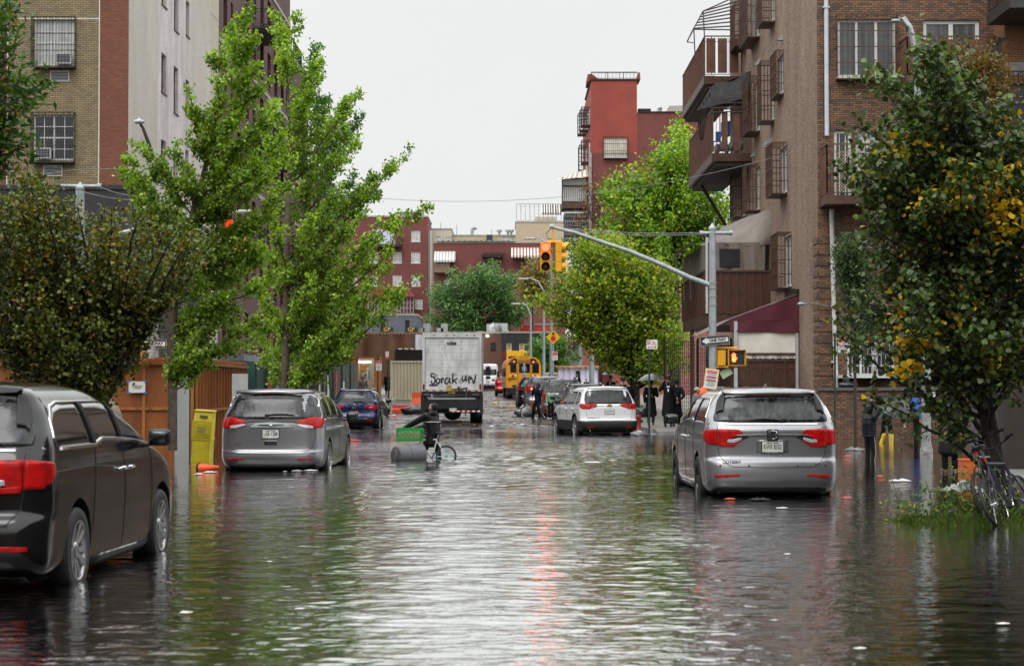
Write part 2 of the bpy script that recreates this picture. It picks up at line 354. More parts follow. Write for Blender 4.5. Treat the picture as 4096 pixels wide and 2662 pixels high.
strip('ground',lambda y:-400,lambda y:400,[-60,0,66,78,90,104,137,190,260,400,1500],lambda y:float(np.interp(y,GY+[1500],[z-.05 for z in GZ]+[2.5])),mat('wet_ground',(.07,.068,.065),.5,bump=.2),'wet ground around the flooded block')
mb=MB(); ysr=[-60,0,40,60]+list(np.arange(62,130,.6))+[137,160,190,260]; nx=40; V=[];Fs=[]
for y in ysr:
    for i in range(nx+1):
        x=XL(y)+(XR(y)-XL(y))*i/nx; k=min(1,max(0,(y-60)/6))*min(1,max(0,(150-y)/15))
        z=gz(y)+k*(.022*math.sin(x*1.3+y*.31)+.018*math.sin(y*.83-x*.6)+.012*math.sin(x*2.9+y*1.7)+.03*math.sin(y*.21+x*.35)); V.append((x,y,z))
for j in range(len(ysr)-1):
    for i in range(nx): a=j*(nx+1)+i; Fs.append((a,a+1,a+nx+2,a+nx+1))
mb.smooth=True; mb.add(V,Fs); o=mb.build('road',M_asph); tag(o,'wet asphalt road rising out of the flood water','road',kind='structure')
M_conc=mat('wet_concrete',(.24,.235,.225),.28,var=.25,vs=1.5,bump=.15)
for sd,lab in ((-1,'wet concrete pavement on the left side of the street'),(1,'wet concrete pavement on the right side of the street')):
    mb=MB(); y=12.0
    while y<250:
        y2=y+1.5; z0=gz(y,True); z1=gz(y2,True)
        if sd>0 and 66<y<90: z0=max(z0,.03+.15*min(1,(y-66)/3)); z1=max(z1,.03+.15*min(1,(y2-66)/3))
        if sd>0 and y<62:
            pass
        for i in range(7):
            g=.012; e0=(XR(y) if sd>0 else XL(y)); e1=(XR(y2) if sd>0 else XL(y2)); a0,b0=e0+sd*(i*1.5+g),e0+sd*(i*1.5+1.5-g); a1,b1=e1+sd*(i*1.5+g),e1+sd*(i*1.5+1.5-g)
            mb.add([(a0,y+g,z0),(b0,y+g,z0),(b1,y2-g,z1),(a1,y2-g,z1),(a0,y+g,z0-.2),(b0,y+g,z0-.2),(b1,y2-g,z1-.2),(a1,y2-g,z1-.2)],[(0,1,2,3),(0,4,5,1),(1,5,6,2),(2,6,7,3),(3,7,4,0)])
        y=y2
    o=mb.build('pavement',M_conc); tag(o,lab,'pavement',kind='structure')
mb=MB()
for y in range(12,250,3):
    for sd in (-1,1):
        fx=XR if sd>0 else XL; z0,z1=gz(y,True)+.004,gz(y+3,True)+.004
        if sd>0 and 66<y<90: z0=max(z0,.034+.15*min(1,(y-66)/3)); z1=max(z1,.034+.15*min(1,(y+3-66)/3))
        a,b=fx(y),fx(y+3); 
        mb.add([(a-.08-.08*sd,y+.01,z0),(a+.08-.08*sd,y+.01,z0),(b+.08-.08*sd,y+2.99,z1),(b-.08-.08*sd,y+2.99,z1)]+[(a-.08-.08*sd,y+.01,z0-.2),(a+.08-.08*sd,y+.01,z0-.2),(b+.08-.08*sd,y+2.99,z1-.2),(b-.08-.08*sd,y+2.99,z1-.2)],[(0,1,2,3),(0,4,5,1),(1,5,6,2),(2,6,7,3),(3,7,4,0)])
o=mb.build('kerb',mat('kerb_stone',(.28,.28,.27),.35,var=.2)); tag(o,'granite kerb edging both pavements','kerb',kind='structure')
# the dry bit of pavement at the right edge by the bicycles
mb=MB()
for i in range(4):
    for j in range(5): x0=8.6+i*1.5-(j*.0); y0=31+j*1.5; mb.bb(x0+.01,x0+1.49,y0+.01,y0+1.49,-.1,.07)
o=mb.build('pavement',M_conc); tag(o,'dry strip of concrete pavement at the right edge of the flood','pavement',kind='structure')
# ---------------------------------------------------------------- cars
def pchip(x,y,xi):
    x=np.array(x,float); y=np.array(y,float); h=np.diff(x); d=np.diff(y)/h; m=np.zeros_like(x)
    for i in range(1,len(x)-1):
        if d[i-1]*d[i]>0:
            w1=2*h[i]+h[i-1]; w2=h[i]+2*h[i-1]; m[i]=(w1+w2)/(w1/d[i-1]+w2/d[i])
    m[0]=d[0]; m[-1]=d[-1]
    xi=np.array(xi,float); k=np.clip(np.searchsorted(x,xi)-1,0,len(x)-2); t=(xi-x[k])/h[k]
    return (2*t**3-3*t**2+1)*y[k]+(t**3-2*t**2+t)*h[k]*m[k]+(-2*t**3+3*t**2)*y[k+1]+(t**3-t**2)*h[k]*m[k+1]
class Shell:
    """car body as stacked rounded plan outlines; rear at y=0, nose at y=L"""
    def __init__(s,keys,crown=.05,rx=.30,ry=.22,fy=.75):
        K=np.array(keys,float); t=np.arange(len(K)); ti=np.linspace(0,len(K)-1,(len(K)-1)*5+1)
        s.z=pchip(t,K[:,0],ti); s.w=pchip(t,K[:,1],ti); s.yr=pchip(t,K[:,2],ti); s.yf=pchip(t,K[:,3],ti); s.crown=crown; s.rx=rx; s.ry=ry; s.fy=fy
    def P(s,z): return tuple(float(np.interp(z,s.z,a)) for a in (s.w,s.yr,s.yf))
    def prm(s,w,yr,yf):
        L=max(yf-yr,.01); return min(s.rx,w*.7),min(s.ry,L*.3),min(s.fy,L*.4)
    def rear_y(s,x,z):
        w,yr,yf=s.P(z); rx,ry,fy=s.prm(w,yr,yf); ax=min(abs(x),w*.998)
        y=yr+s.crown*(ax/w)**2
        if ax>w-rx: y+=ry*(1-math.sqrt(max(0,1-((ax-w+rx)/rx)**2)))
        return y
    def side_x(s,y,z):
        w,yr,yf=s.P(z); rx,ry,fy=s.prm(w,yr,yf); a=yr+s.crown+ry; b=yf-fy
        if y<a: return w-rx*(1-math.sqrt(max(0,1-((a-y)/ry)**2)))
        if y>b: return w-min(.55,w*.7)*(1-math.sqrt(max(0,1-min(1,(y-b)/fy)**2)))
        return w
    def front_y(s,x,z):
        w,yr,yf=s.P(z); fx=min(.55,w*.7); fy=s.prm(w,yr,yf)[2]; ax=min(abs(x),w)
        return yf-(fy*(1-math.sqrt(max(0,1-((ax-w+fx)/fx)**2))) if ax>w-fx else 0)
    def mesh(s):
        mb=MB(); mb.smooth=True; N=None; vs=[];
        for z,w,yr,yf in zip(s.z,s.w,s.yr,s.yf):
            rx,ry,fy=s.prm(w,yr,yf); fx=min(.55,w*.7); h=[]
            for i in range(9): x=(w-rx)*i/8; h.append((x,yr+s.crown*(x/w)**2))
            for i in range(1,9):
                a=PI/2*i/8; x=w-rx+rx*math.sin(a); h.append((x,yr+s.crown*(x/w)**2+ry*(1-math.cos(a))))
            a0=yr+s.crown+ry; b0=yf-fy
            for i in range(1,30): h.append((w,a0+(b0-a0)*i/29))
            for i in range(1,9):
                a=PI/2*i/8; h.append((w-fx+fx*math.cos(a),yf-fy+fy*math.sin(a)))
            for i in range(1,7): h.append(((w-fx)*(1-i/6),yf))
            ring=h+[(-x,y) for x,y in h[-2:0:-1]]; N=len(ring); vs+= [(x,y,z) for x,y in ring]
        n=len(s.z); fs=[(i*N+k,i*N+(k+1)%N,(i+1)*N+(k+1)%N,(i+1)*N+k) for i in range(n-1) for k in range(N)]
        fs.append(tuple(range(N))[::-1]); fs.append(tuple(range((n-1)*N,n*N)))
        mb.add(vs,fs); return mb
    def patch(s,cols,mode,off=.006,nv=8,nu=4,flip=1,thick=.02):
        """cols: (a, z0, z1) columns; rear mode a = x, side mode a = y"""
        C=[]
        for (a,p,q),(b,r,t) in zip(cols[:-1],cols[1:]):
            for i in range(nu):
                k=i/nu; C.append((a+(b-a)*k,p+(r-p)*k,q+(t-q)*k))
        C.append(cols[-1]); m=len(C)
        def pos(a,z,o):
            e=.01
            if mode=='R':
                p=Vector((a,s.rear_y(a,z),z)); tx=Vector((2*e,s.rear_y(a+e,z)-s.rear_y(a-e,z),0)); tz=Vector((0,s.rear_y(a,z+e)-s.rear_y(a,z-e),2*e)); n=tx.cross(tz)
                if n.y>0: n=-n
            elif mode=='F':
                p=Vector((a,s.front_y(a,z),z)); tx=Vector((2*e,s.front_y(a+e,z)-s.front_y(a-e,z),0)); tz=Vector((0,s.front_y(a,z+e)-s.front_y(a,z-e),2*e)); n=tx.cross(tz)
                if n.y<0: n=-n
            else:
                p=Vector((flip*s.side_x(a,z),a,z)); ty=Vector((flip*(s.side_x(a+e,z)-s.side_x(a-e,z)),2*e,0)); tz=Vector((flip*(s.side_x(a,z+e)-s.side_x(a,z-e)),0,2*e)); n=ty.cross(tz)
                if n.x*flip<0: n=-n
            n.normalize(); return p+n*o
        mb=MB(); mb.smooth=True; V=[];
        for o in (off,off-thick):
            for a,p,q in C:
                for j in range(nv+1): V.append(pos(a,p+(q-p)*j/nv,o))
        W=nv+1; M=m*W; fs=[(i*W+j,(i+1)*W+j,(i+1)*W+j+1,i*W+j+1) for i in range(m-1) for j in range(nv)]
        mb.add(V,fs); mb.smooth=False
        bd=[(i,0) for i in range(m)]+[(m-1,j) for j in range(1,W)]+[(i,nv) for i in range(m-2,-1,-1)]+[(0,j) for j in range(nv-1,0,-1)]
        ix=[i*W+j for i,j in bd]
        mb.f+= [(ix[k],ix[(k+1)%len(ix)],ix[(k+1)%len(ix)]+M,ix[k]+M) for k in range(len(ix))]; mb.m+=[0]*len(ix); mb.sm+=[False]*len(ix)
        return mb
def wheel_parts(root,x,y,r,side,rimm,spokes=10,wd=.23,style=0):
    wh=MB(); o=r
    wh.smooth=True
    wh.lathe([(r*.70,-wd/2),(r*.95,-wd/2),(r,-wd/2+.03),(r,wd/2-.03),(r*.95,wd/2),(r*.70,wd/2),(r*.68,wd/2-.03),(r*.68,-wd/2),(r*.70,-wd/2)],(x,y,r),(side,0,0),36)
    W=wh.build('wheel',M_rubber,root)
    rm=MB(); rm.smooth=True
    rm.lathe([(r*.70,wd/2+.004),(r*.665,wd/2+.006),(r*.64,wd/2-.02),(r*.62,wd/2-.10)],(x,y,r),(side,0,0),36)
    rm.lathe([(.012,wd/2-.01),(.055,wd/2-.012),(.075,wd/2-.03),(.08,wd/2-.07)],(x,y,r),(side,0,0),16)
    rm.smooth=False
    for k in range(spokes):
        a=2*PI*k/spokes+(.12 if style==0 and k%2 else 0)
        d=Vector((0,math.cos(a),math.sin(a))); t=Vector((0,-math.sin(a),math.cos(a))); c=Vector((x,y,r)); ax=Vector((side,0,0))
        w0,w1=(.020,.030) if spokes>7 else (.035,.05)
        P=[c+d*.06-t*w0+ax*(wd/2-.03),c+d*.06+t*w0+ax*(wd/2-.03),c+d*r*.65+t*w1+ax*(wd/2-.004),c+d*r*.65-t*w1+ax*(wd/2-.004)]
        rm.prism(P,(0,0,0),ax*-.035)
    rm.build('rim',rimm,W)
    dk=MB(); dk.lathe([(.0,wd/2-.085),(r*.6,wd/2-.085),(r*.6,wd/2-.11)],(x,y,r),(side,0,0),24); dk.build('brake_disc',M_dkmetal,W)
    return W
def mk_car(name,label,keys,paint,rx=.30,ry=.22,loc=(0,0,0),rz=0,wr=.36,wy=(1.08,4.08),cat='car',crown=.05,spec={},group=None,fy=.75):
    root=thing(name,label,cat,loc,rz,group); s=Shell(keys,crown,rx,ry,fy); mb=s.mesh()
    me=bpy.data.meshes.new('t'); me.from_pydata(mb.v,[],mb.f); bm=bmesh.new(); bm.from_mesh(me); bmesh.ops.remove_doubles(bm,verts=bm.verts,dist=.0005); bmesh.ops.recalc_face_normals(bm,faces=bm.faces); bm.to_mesh(me); bm.free()
    ob=bpy.data.objects.new('t',me); COL.objects.link(ob)
    W=s.P(.6)[0]; arch=wr+.055
    cb=MB()
    for y in wy:
        for sd in (-1,1): cb.lathe([(0,-.2),(arch,-.2),(arch,.2),(0,.2)],(sd*(W-.09),y,wr+.02),(1,0,0),40)
    cm=bpy.data.meshes.new('c'); cm.from_pydata(cb.v,[],cb.f); bm=bmesh.new(); bm.from_mesh(cm); bmesh.ops.remove_doubles(bm,verts=bm.verts,dist=.0005); bmesh.ops.recalc_face_normals(bm,faces=bm.faces); bm.to_mesh(cm); bm.free()
    cu=bpy.data.objects.new('c',cm); COL.objects.link(cu)
    md=ob.modifiers.new('b','BOOLEAN'); md.object=cu; md.operation='DIFFERENCE'; md.solver='EXACT'
    r=bpy.data.meshes.new_from_object(ob.evaluated_get(bpy.context.evaluated_depsgraph_get()))
    bpy.data.objects.remove(ob); bpy.data.objects.remove(cu)
    r.materials.clear(); r.materials.append(paint); r.materials.append(M_black); r.materials.append(spec.get('clad',M_black))
    clz=spec.get('cladz',0); sm=[]
    for p in r.polygons:
        c=p.center; inn=False
        for y in wy:
            if abs(c.x)<W+.02 and math.hypot(c.y-y,c.z-wr-.02)<arch-.004+.01 and abs(c.x)>W-.33 and abs(p.normal.x)<.999:
                dd=Vector((0,y-c.y,wr+.02-c.z)).normalized()
                if p.normal.dot(dd)>.7: inn=True
        if abs(p.normal.x)>.99 and abs(c.x)<W-.2: inn=True
        if c.z<.2: inn=True
        p.material_index=1 if inn else (2 if c.z<clz else 0); p.use_smooth=not inn
    r.name='body'; body=bpy.data.objects.new('body',r); COL.objects.link(body); body.parent=root
    try:
        bm=bmesh.new(); bm.from_mesh(r)
        for e in bm.edges:
            if len(e.link_faces)==2 and e.calc_face_angle(0)>R(40): e.smooth=False
        bm.to_mesh(r); bm.free()
    except Exception: pass
    if clz:
        # wheel-arch lips and sills in unpainted plastic
        for y in wy:
            for sd in (-1,1):
                lp=MB(); lp.smooth=True; pts=[]
                n=22
                for o,wd in ((.0,.012),(.06,.012),(.06,-.03)):
                    pass
                V=[];Fs=[]
                for k in range(n+1):
                    a=PI*1.08*k/n-.04*PI
                    for rr,o in ((arch-.004,-.02),(arch-.004,.016),(arch+.05,.012),(arch+.05,-.01)):
                        yy=y+rr*math.cos(a); zz=wr+.02+rr*math.sin(a); zz=max(zz,.2)
                        V.append((sd*(s.side_x(yy,zz)+o),yy,zz))
                for k in range(n):
                    for j in range(3): Fs.append((k*4+j,k*4+j+1,(k+1)*4+j+1,(k+1)*4+j))
                lp.add(V,Fs); lp.build('wheel_arch',spec.get('clad',M_black),root)
    rim=spec.get('rim',mat('alloy_rim',(.45,.45,.46),.3,.8,var=.1))
    for y in wy:
        for sd in (-1,1): wheel_parts(root,sd*(W-.115),y,wr,sd,rim,spec.get('spokes',10))
    bf=MB(); bf.bb(-W+.2,W-.2,.5,wy[1]+.6,.16,.3); bf.build('underbody',M_black,root)
    P=lambda nm,cols,mode,m,par=root,**k: s.patch(cols,mode,**k).build(nm,m,par)
    return root,s,P,body
def mirror_x(cols): return [(-a,p,q) for a,p,q in cols][::-1]
def plate(root,s,z,txt,m,top=None,bot=None,frame=M_black,x=0,w=.31,h=.155,tc=M_ink,y=None,sub=None):
    yy=(s.rear_y(x,z) if y is None else y)-.012
    p=MB(); p.bb(x-w/2-.012,x+w/2+.012,yy-.004,yy+.02,z-h/2-.012,z+h/2+.012); fr=p.build('plate_frame',frame,root)
    q=MB(); q.bb(x-w/2,x+w/2,yy-.008,yy,z-h/2,z+h/2); pl=q.build('licence_plate',m,root)
    text(pl,txt,.10,(x,yy-.010,z-.004),(1,0,0),(0,0,1),tc,'lettering',maxw=w*.86)
    if top: text(pl,top,.035,(x,yy-.010,z+h*.36),(1,0,0),(0,0,1),tc,'lettering')
    if bot: text(pl,bot,.03,(x,yy-.012,z-h*.5),(1,0,0),(0,0,1),M_white,'lettering')
    return pl
def mirrors(root,s,y,z,m,sides=(-1,1),glass=None,sc=1):
    for sd in sides:
        x=s.side_x(y,z); b=MB(); b.smooth=True
        b.rbox((sd*(x+.16*sc),y,z+.07),(.115*sc,.07,.085*sc))
        b.smooth=False; b.bar((sd*(x-.03),y+.02,z-.02),(sd*(x+.12),y,z+.02),.05,.03)
        mm=b.build('wing_mirror',m,root)
        g=MB(); g.smooth=True; g.rbox((sd*(x+.16*sc),y-.045,z+.07),(.098*sc,.032,.068*sc)); g.build('mirror_glass',glass or M_mirror,mm)
def fin(root,y,z,m):
    b=MB(); b.smooth=True; b.tube([(0,y-.09,z+.08),(0,y-.06,z+.065),(0,y,z+.03),(0,y+.08,z-.01)],[.004,.014,.028,.03],8); b.ell((0,y,z),(.04,.11,.018)); b.build('antenna_fin',m,root)
def wiper(root,s,z,x0,x1):
    b=MB(); n=8
    pts=[(x0+(x1-x0)*i/n,s.rear_y(x0+(x1-x0)*i/n,z+.02*math.sin(i/n*PI))-.028,z+.022*math.sin(i/n*PI)) for i in range(n+1)]
    b.tube(pts,[.016]+[.013]*(n-1)+[.006],6); b.bb(x0-.03,x0+.05,s.rear_y(x0,z)-.035,s.rear_y(x0,z),z-.02,z+.02); b.build('wiper',M_black,root)
def handles(root,s,ys,z,m,sides=(-1,1)):
    for sd in sides:
        for y in ys:
            x=s.side_x(y,z)*sd; b=MB(); b.smooth=True; b.tube([(x,y-.11,z-.01),(x+sd*.035,y-.08,z),(x+sd*.038,y+.06,z+.005),(x,y+.1,z)],[.014,.018,.018,.012],8); b.build('door_handle',m,root)
def seams(root,s,segs,m=None):
    """thin dark panel gaps following the shell; segs: (mode, [(a,z)...], side)"""
    b=MB()
    for mode,pts,sd in segs:
        P=[]
        for (a0,z0),(a1,z1) in zip(pts[:-1],pts[1:]):
            for i in range(8):
                a=a0+(a1-a0)*i/8; z=z0+(z1-z0)*i/8
                P.append((a,s.rear_y(a,z)-.001,z) if mode=='R' else (sd*(s.side_x(a,z)+.001),a,z))
        a,z=pts[-1]; P.append((a,s.rear_y(a,z)-.001,z) if mode=='R' else (sd*(s.side_x(a,z)+.001),a,z))
        b.tube(P,.0045,5); b.build('panel_gap',m or M_ink,root); b=MB()
def paint(name,c,metal=.6,rough=.32): return mat(name,c,rough,metal,var=.05,vs=25,coat=1)
P_silver=paint('silver_paint',(.30,.30,.315),.7,.3); P_grey=paint('grey_paint',(.17,.17,.18),.65); P_dark=mat('dark_graphite_paint',(.008,.008,.0085),.14,.2,var=.1,vs=2,coat=.38); P_blue=paint('dark_blue_paint',(.012,.02,.09),.4,.25)
P_white=paint('white_car_paint',(.74,.74,.76),0,.25); P_brown=paint('dark_bronze_paint',(.06,.055,.05),.5); P_redc=paint('red_car_paint',(.4,.01,.015),.2)
def rain(name,base=(.008,.009,.010),haze=(.17,.18,.19),amt=.5):
    """rear glass with wiped and rain-hazed areas"""
    m=mat(name,base,.05,0,var=0,spec=.5,coat=0); nt=m.node_tree; L=nt.links; b=nt.nodes['Principled BSDF']
    if nt.nodes.get('rn'): return m
    tc=nd(nt,'ShaderNodeTexCoord'); mp=nd(nt,'ShaderNodeMapping'); mp.inputs['Scale'].default_value=(5,5,1.2); L.new(tc.outputs['Object'],mp.inputs[0])
    n=nd(nt,'ShaderNodeTexNoise'); n.name='rn'; n.inputs['Scale'].default_value=1.6; n.inputs['Detail'].default_value=8; n.inputs['Roughness'].default_value=.75; L.new(mp.outputs[0],n.inputs['Vector'])
    mr=nd(nt,'ShaderNodeMapRange'); mr.inputs[1].default_value=.42; mr.inputs[2].default_value=.7; mr.inputs[4].default_value=amt; L.new(n.outputs['Fac'],mr.inputs[0])
    mx=nd(nt,'ShaderNodeMix',data_type='RGBA'); mx.inputs[6].default_value=base+(1,); mx.inputs[7].default_value=haze+(1,); L.new(mr.outputs[0],mx.inputs[0]); L.new(mx.outputs[2],b.inputs['Base Color'])
    m2=nd(nt,'ShaderNodeMapRange'); m2.inputs[1].default_value=.4; m2.inputs[2].default_value=.65; m2.inputs[3].default_value=.04; m2.inputs[4].default_value=.35; L.new(n.outputs['Fac'],m2.inputs[0]); L.new(m2.outputs[0],b.inputs['Roughness'])
    return m
M_inkr=mat('matt_black_trim',(.006,.006,.006),.7,var=0,spec=.2)
M_mirror=mat('mirror_glass',(.07,.08,.085),.08,.9,var=.1)
G_rain=rain('rain_hazed_glass')
VAN=[(.17,.86,.22,5.0),(.24,.94,.10,5.08),(.32,.975,.03,5.13),(.45,.99,.0,5.16),(.58,.995,.01,5.17),(.66,1.0,.035,5.15),(.74,1.0,.09,5.12),(.88,1.0,.095,5.05),(1.0,.995,.09,4.85),(1.10,.985,.09,4.55),(1.17,.975,.12,4.2),(1.23,.965,.16,4.02),(1.32,.94,.21,3.80),(1.42,.90,.28,3.54),(1.52,.855,.335,3.24),(1.60,.80,.36,2.98),(1.66,.755,.36,2.8),(1.70,.70,.40,2.62),(1.735,.58,.62,2.35),(1.755,.40,1.0,2.1),(1.765,.2,1.3,1.9)]
def odyssey(name,label,pnt,loc,rz,full=True,tail=M_red,pl=None,rim=None,sp=10):
    root,s,P,body=mk_car(name,label,VAN,pnt,loc=loc,rz=rz,cat='minivan',spec=dict(rim=rim or mat('alloy_rim',(.45,.45,.46),.3,.8,var=.1),spokes=sp))
    # rear window, wrapped black spoiler wings, chrome belt, lamps
    P('rear_window',[(-.85,1.26,1.32),(-.79,1.25,1.47),(-.73,1.245,1.59),(-.62,1.24,1.62),(0,1.235,1.64),(.62,1.24,1.62),(.73,1.245,1.59),(.79,1.25,1.47),(.85,1.26,1.32)],'R',G_rain,off=.005)
    for sd in (-1,1):
        c=[(-.80,1.36,1.42),(-.765,1.39,1.54),(-.70,1.40,1.645),(-.66,1.60,1.655)]
        P('window_trim',c if sd<0 else mirror_x(c),'R',M_black,off=.03,thick=.05)
    P('brake_light',[(-.35,1.628,1.642),(.35,1.628,1.642)],'R',M_redem,off=.02,thick=.04)
    P('spoiler',[(-.68,1.65,1.675),(-.5,1.655,1.69),(0,1.66,1.70),(.5,1.655,1.69),(.68,1.65,1.675)],'R',pnt,off=.05,thick=.08)
    P('chrome_strip',[(-.93,1.205,1.222),(0,1.208,1.225),(.93,1.205,1.222)],'R',M_chrome,off=.009)
    for sd in (-1,1):
        a=[(-.95,.915,1.13),(-.81,.91,1.14)]; q=P('tail_light',a if sd<0 else mirror_x(a),'R',tail,off=.012)
        a=[(-.80,.91,1.14),(-.68,.91,1.14),(-.60,1.01,1.135),(-.50,1.05,1.13),(-.44,1.09,1.10)]; q=P('tail_light',a if sd<0 else mirror_x(a),'R',tail,off=.013)
        a=[(-.79,.885,.935),(-.66,.88,.925),(-.57,.885,.925),(-.49,.95,.975),(-.44,.985,.995)]; P('lamp_edge',a if sd<0 else mirror_x(a),'R',tail,q,off=.015)
        a=[(-.68,.93,1.01),(-.56,.93,1.04),(-.46,.97,1.06),(-.36,1.02,1.045)]; P('lamp_gap',a if sd<0 else mirror_x(a),'R',M_black,q,off=.011)
        a=[(-.67,.945,.985),(-.58,.935,.99),(-.46,.985,1.02)]; P('reversing_lamp',a if sd<0 else mirror_x(a),'R',M_clear,q,off=.016)
        P('tail_light',[(.12,.915,1.13),(.22,.92,1.13),(.30,.96,1.125),(.38,1.04,1.11)],'S',tail,flip=sd,off=.010)
        P('reflector',([(-.86,.43,.465),(-.70,.43,.47),(-.50,.45,.475)] if sd<0 else mirror_x([(-.86,.43,.465),(-.70,.43,.47),(-.50,.45,.475)])),'R',M_red,off=.01)
        P('window_surround',[(.49,1.225,1.31),(.60,1.225,1.47),(.76,1.225,1.555),(1.05,1.225,1.59),(2.6,1.235,1.60),(2.85,1.225,1.575),(3.1,1.215,1.50),(3.4,1.20,1.38),(3.62,1.19,1.26)],'S',M_black,flip=sd,off=.003)
        P('window',[(.50,1.235,1.30),(.60,1.235,1.45),(.76,1.235,1.54),(1.02,1.235,1.58),(1.62,1.235,1.59)],'S',M_glassdark,flip=sd,off=.006)
        P('window',[(1.69,1.235,1.59),(1.8,1.25,1.59),(1.98,1.28,1.59),(2.55,1.265,1.59)],'S',M_glassdark,flip=sd,off=.006)
        P('window',[(2.63,1.26,1.585),(2.85,1.25,1.565),(3.05,1.235,1.51),(3.3,1.22,1.41),(3.55,1.20,1.29)],'S',M_glass,flip=sd,off=.006)
        P('window_trim',[(.30,1.205,1.23),(1.70,1.205,1.23),(1.95,1.25,1.275),(2.6,1.235,1.26),(3.7,1.17,1.19)],'S',M_chrome,flip=sd,off=.010)
        P('window_trim',[(.49,1.28,1.31),(.58,1.43,1.47),(.74,1.54,1.57),(1.0,1.58,1.605),(2.6,1.59,1.61),(2.85,1.565,1.59),(3.05,1.51,1.535),(3.3,1.41,1.435),(3.7,1.23,1.25)],'S',M_black if not full else M_chrome,flip=sd,off=.008,nv=2)
        for y_,z1_ in ((1.655,1.59),(2.59,1.59)): P('door_pillar',[(y_-.06,1.235,z1_),(y_+.06,1.24,z1_)],'S',M_inkr,flip=sd,off=.010)
        P('sill',[(1.5,.18,.27),(3.62,.18,.27)],'S',M_black,flip=sd,off=.02,thick=.05)
        P('sill_trim',[(1.5,.27,.285),(3.62,.27,.285)],'S',M_chrome,flip=sd,off=.022,thick=.03)
        P('side_lamp',[(4.55,.72,.76),(4.7,.72,.76)],'S',M_orange,flip=sd,off=.008)
    P('windscreen',[(-.72,1.26,1.60),(0,1.22,1.64),(.72,1.26,1.60)],'F',M_glass,off=.006,nu=8)
    P('bumper_lip',[(-.8,.17,.22),(0,.17,.24),(.8,.17,.22)],'R',M_black,off=.01)
    P('chrome_bar',[(-.56,1.045,1.055),(-.4,1.043,1.062),(0,1.045,1.067),(.4,1.043,1.062),(.56,1.045,1.055)],'R',M_chrome,off=.02,thick=.02)
    e=P('emblem',[(-.085,1.00,1.12),(-.07,.99,1.13),(.07,.99,1.13),(.085,1.00,1.12)],'R',M_black,off=.022,thick=.02)
    y=s.rear_y(0,1.05)-.035; b=MB(); 
    b.tube([(-.055,y,1.005),(-.066,y,1.06),(-.06,y,1.112),(0,y,1.118),(.06,y,1.112),(.066,y,1.06),(.055,y,1.005),(0,y,.998),(-.055,y,1.005)],.0045,6)
    b.bar((-.03,y,1.015),(-.044,y,1.102),.015); b.bar((.03,y,1.015),(.044,y,1.102),.017); b.bar((-.036,y,1.055),(.036,y,1.055),.013); b.build('emblem_mark',M_chrome,e)
    if full:
        P('plate_recess',[(-.24,.79,.98),(.24,.79,.98)],'R',pnt,off=.002)
        plate(root,s,.88,pl or 'KWE 8502',M_paper,'NEW YORK','EXCELSIOR'); text(root,'ODYSSEY',.05,(-.62,s.rear_y(-.62,.63)-.012,.66),(1,0,0),(0,0,1),M_chrome,sx=1.35,bold=.002)
        text(root,'ELITE',.035,(.66,s.rear_y(.66,.63)-.012,.63),(1,0,0),(0,0,1),M_chrome,sx=1.3)
        for x in (-.78,-.36,.36,.78): b=MB(); b.lathe([(0,.0),(.018,.0),(.018,.02)],(x,s.rear_y(x,.60)-.004,.60),(0,1,0),12); b.build('parking_sensor',P_grey,root)
    wiper(root,s,1.27,.15,-.35)
    seams(root,s,[('R',[(-.81,1.2),(-.81,.9),(-.79,.76),(-.70,.64),(-.6,.585),(0,.575),(.6,.585),(.70,.64),(.79,.76),(.81,.9),(.81,1.2)],1)]+[('S',[(y0,z0) for y0,z0 in q],sd) for sd in (-1,1) for q in ([(2.6,1.24),(2.62,.8),(2.58,.3)],[(1.66,1.2),(1.58,.85),(1.52,.5)],[(3.62,1.17),(3.66,.8),(3.62,.3)],[(.30,1.04),(1.5,1.05),(2.5,1.0)])])
    mirrors(root,s,3.42,1.17,M_black,glass=M_mirror,sc=.95); handles(root,s,(2.48,2.74),.99,M_chrome); fin(root,.78,1.735,pnt)
    b=MB()
    for x in (-.45,-.15,.15,.45): b.box((x,1.2,1.75-abs(x)*.05),(.02,1.2,.012))
    b.build('roof_ribs',pnt,root)
    return root,s
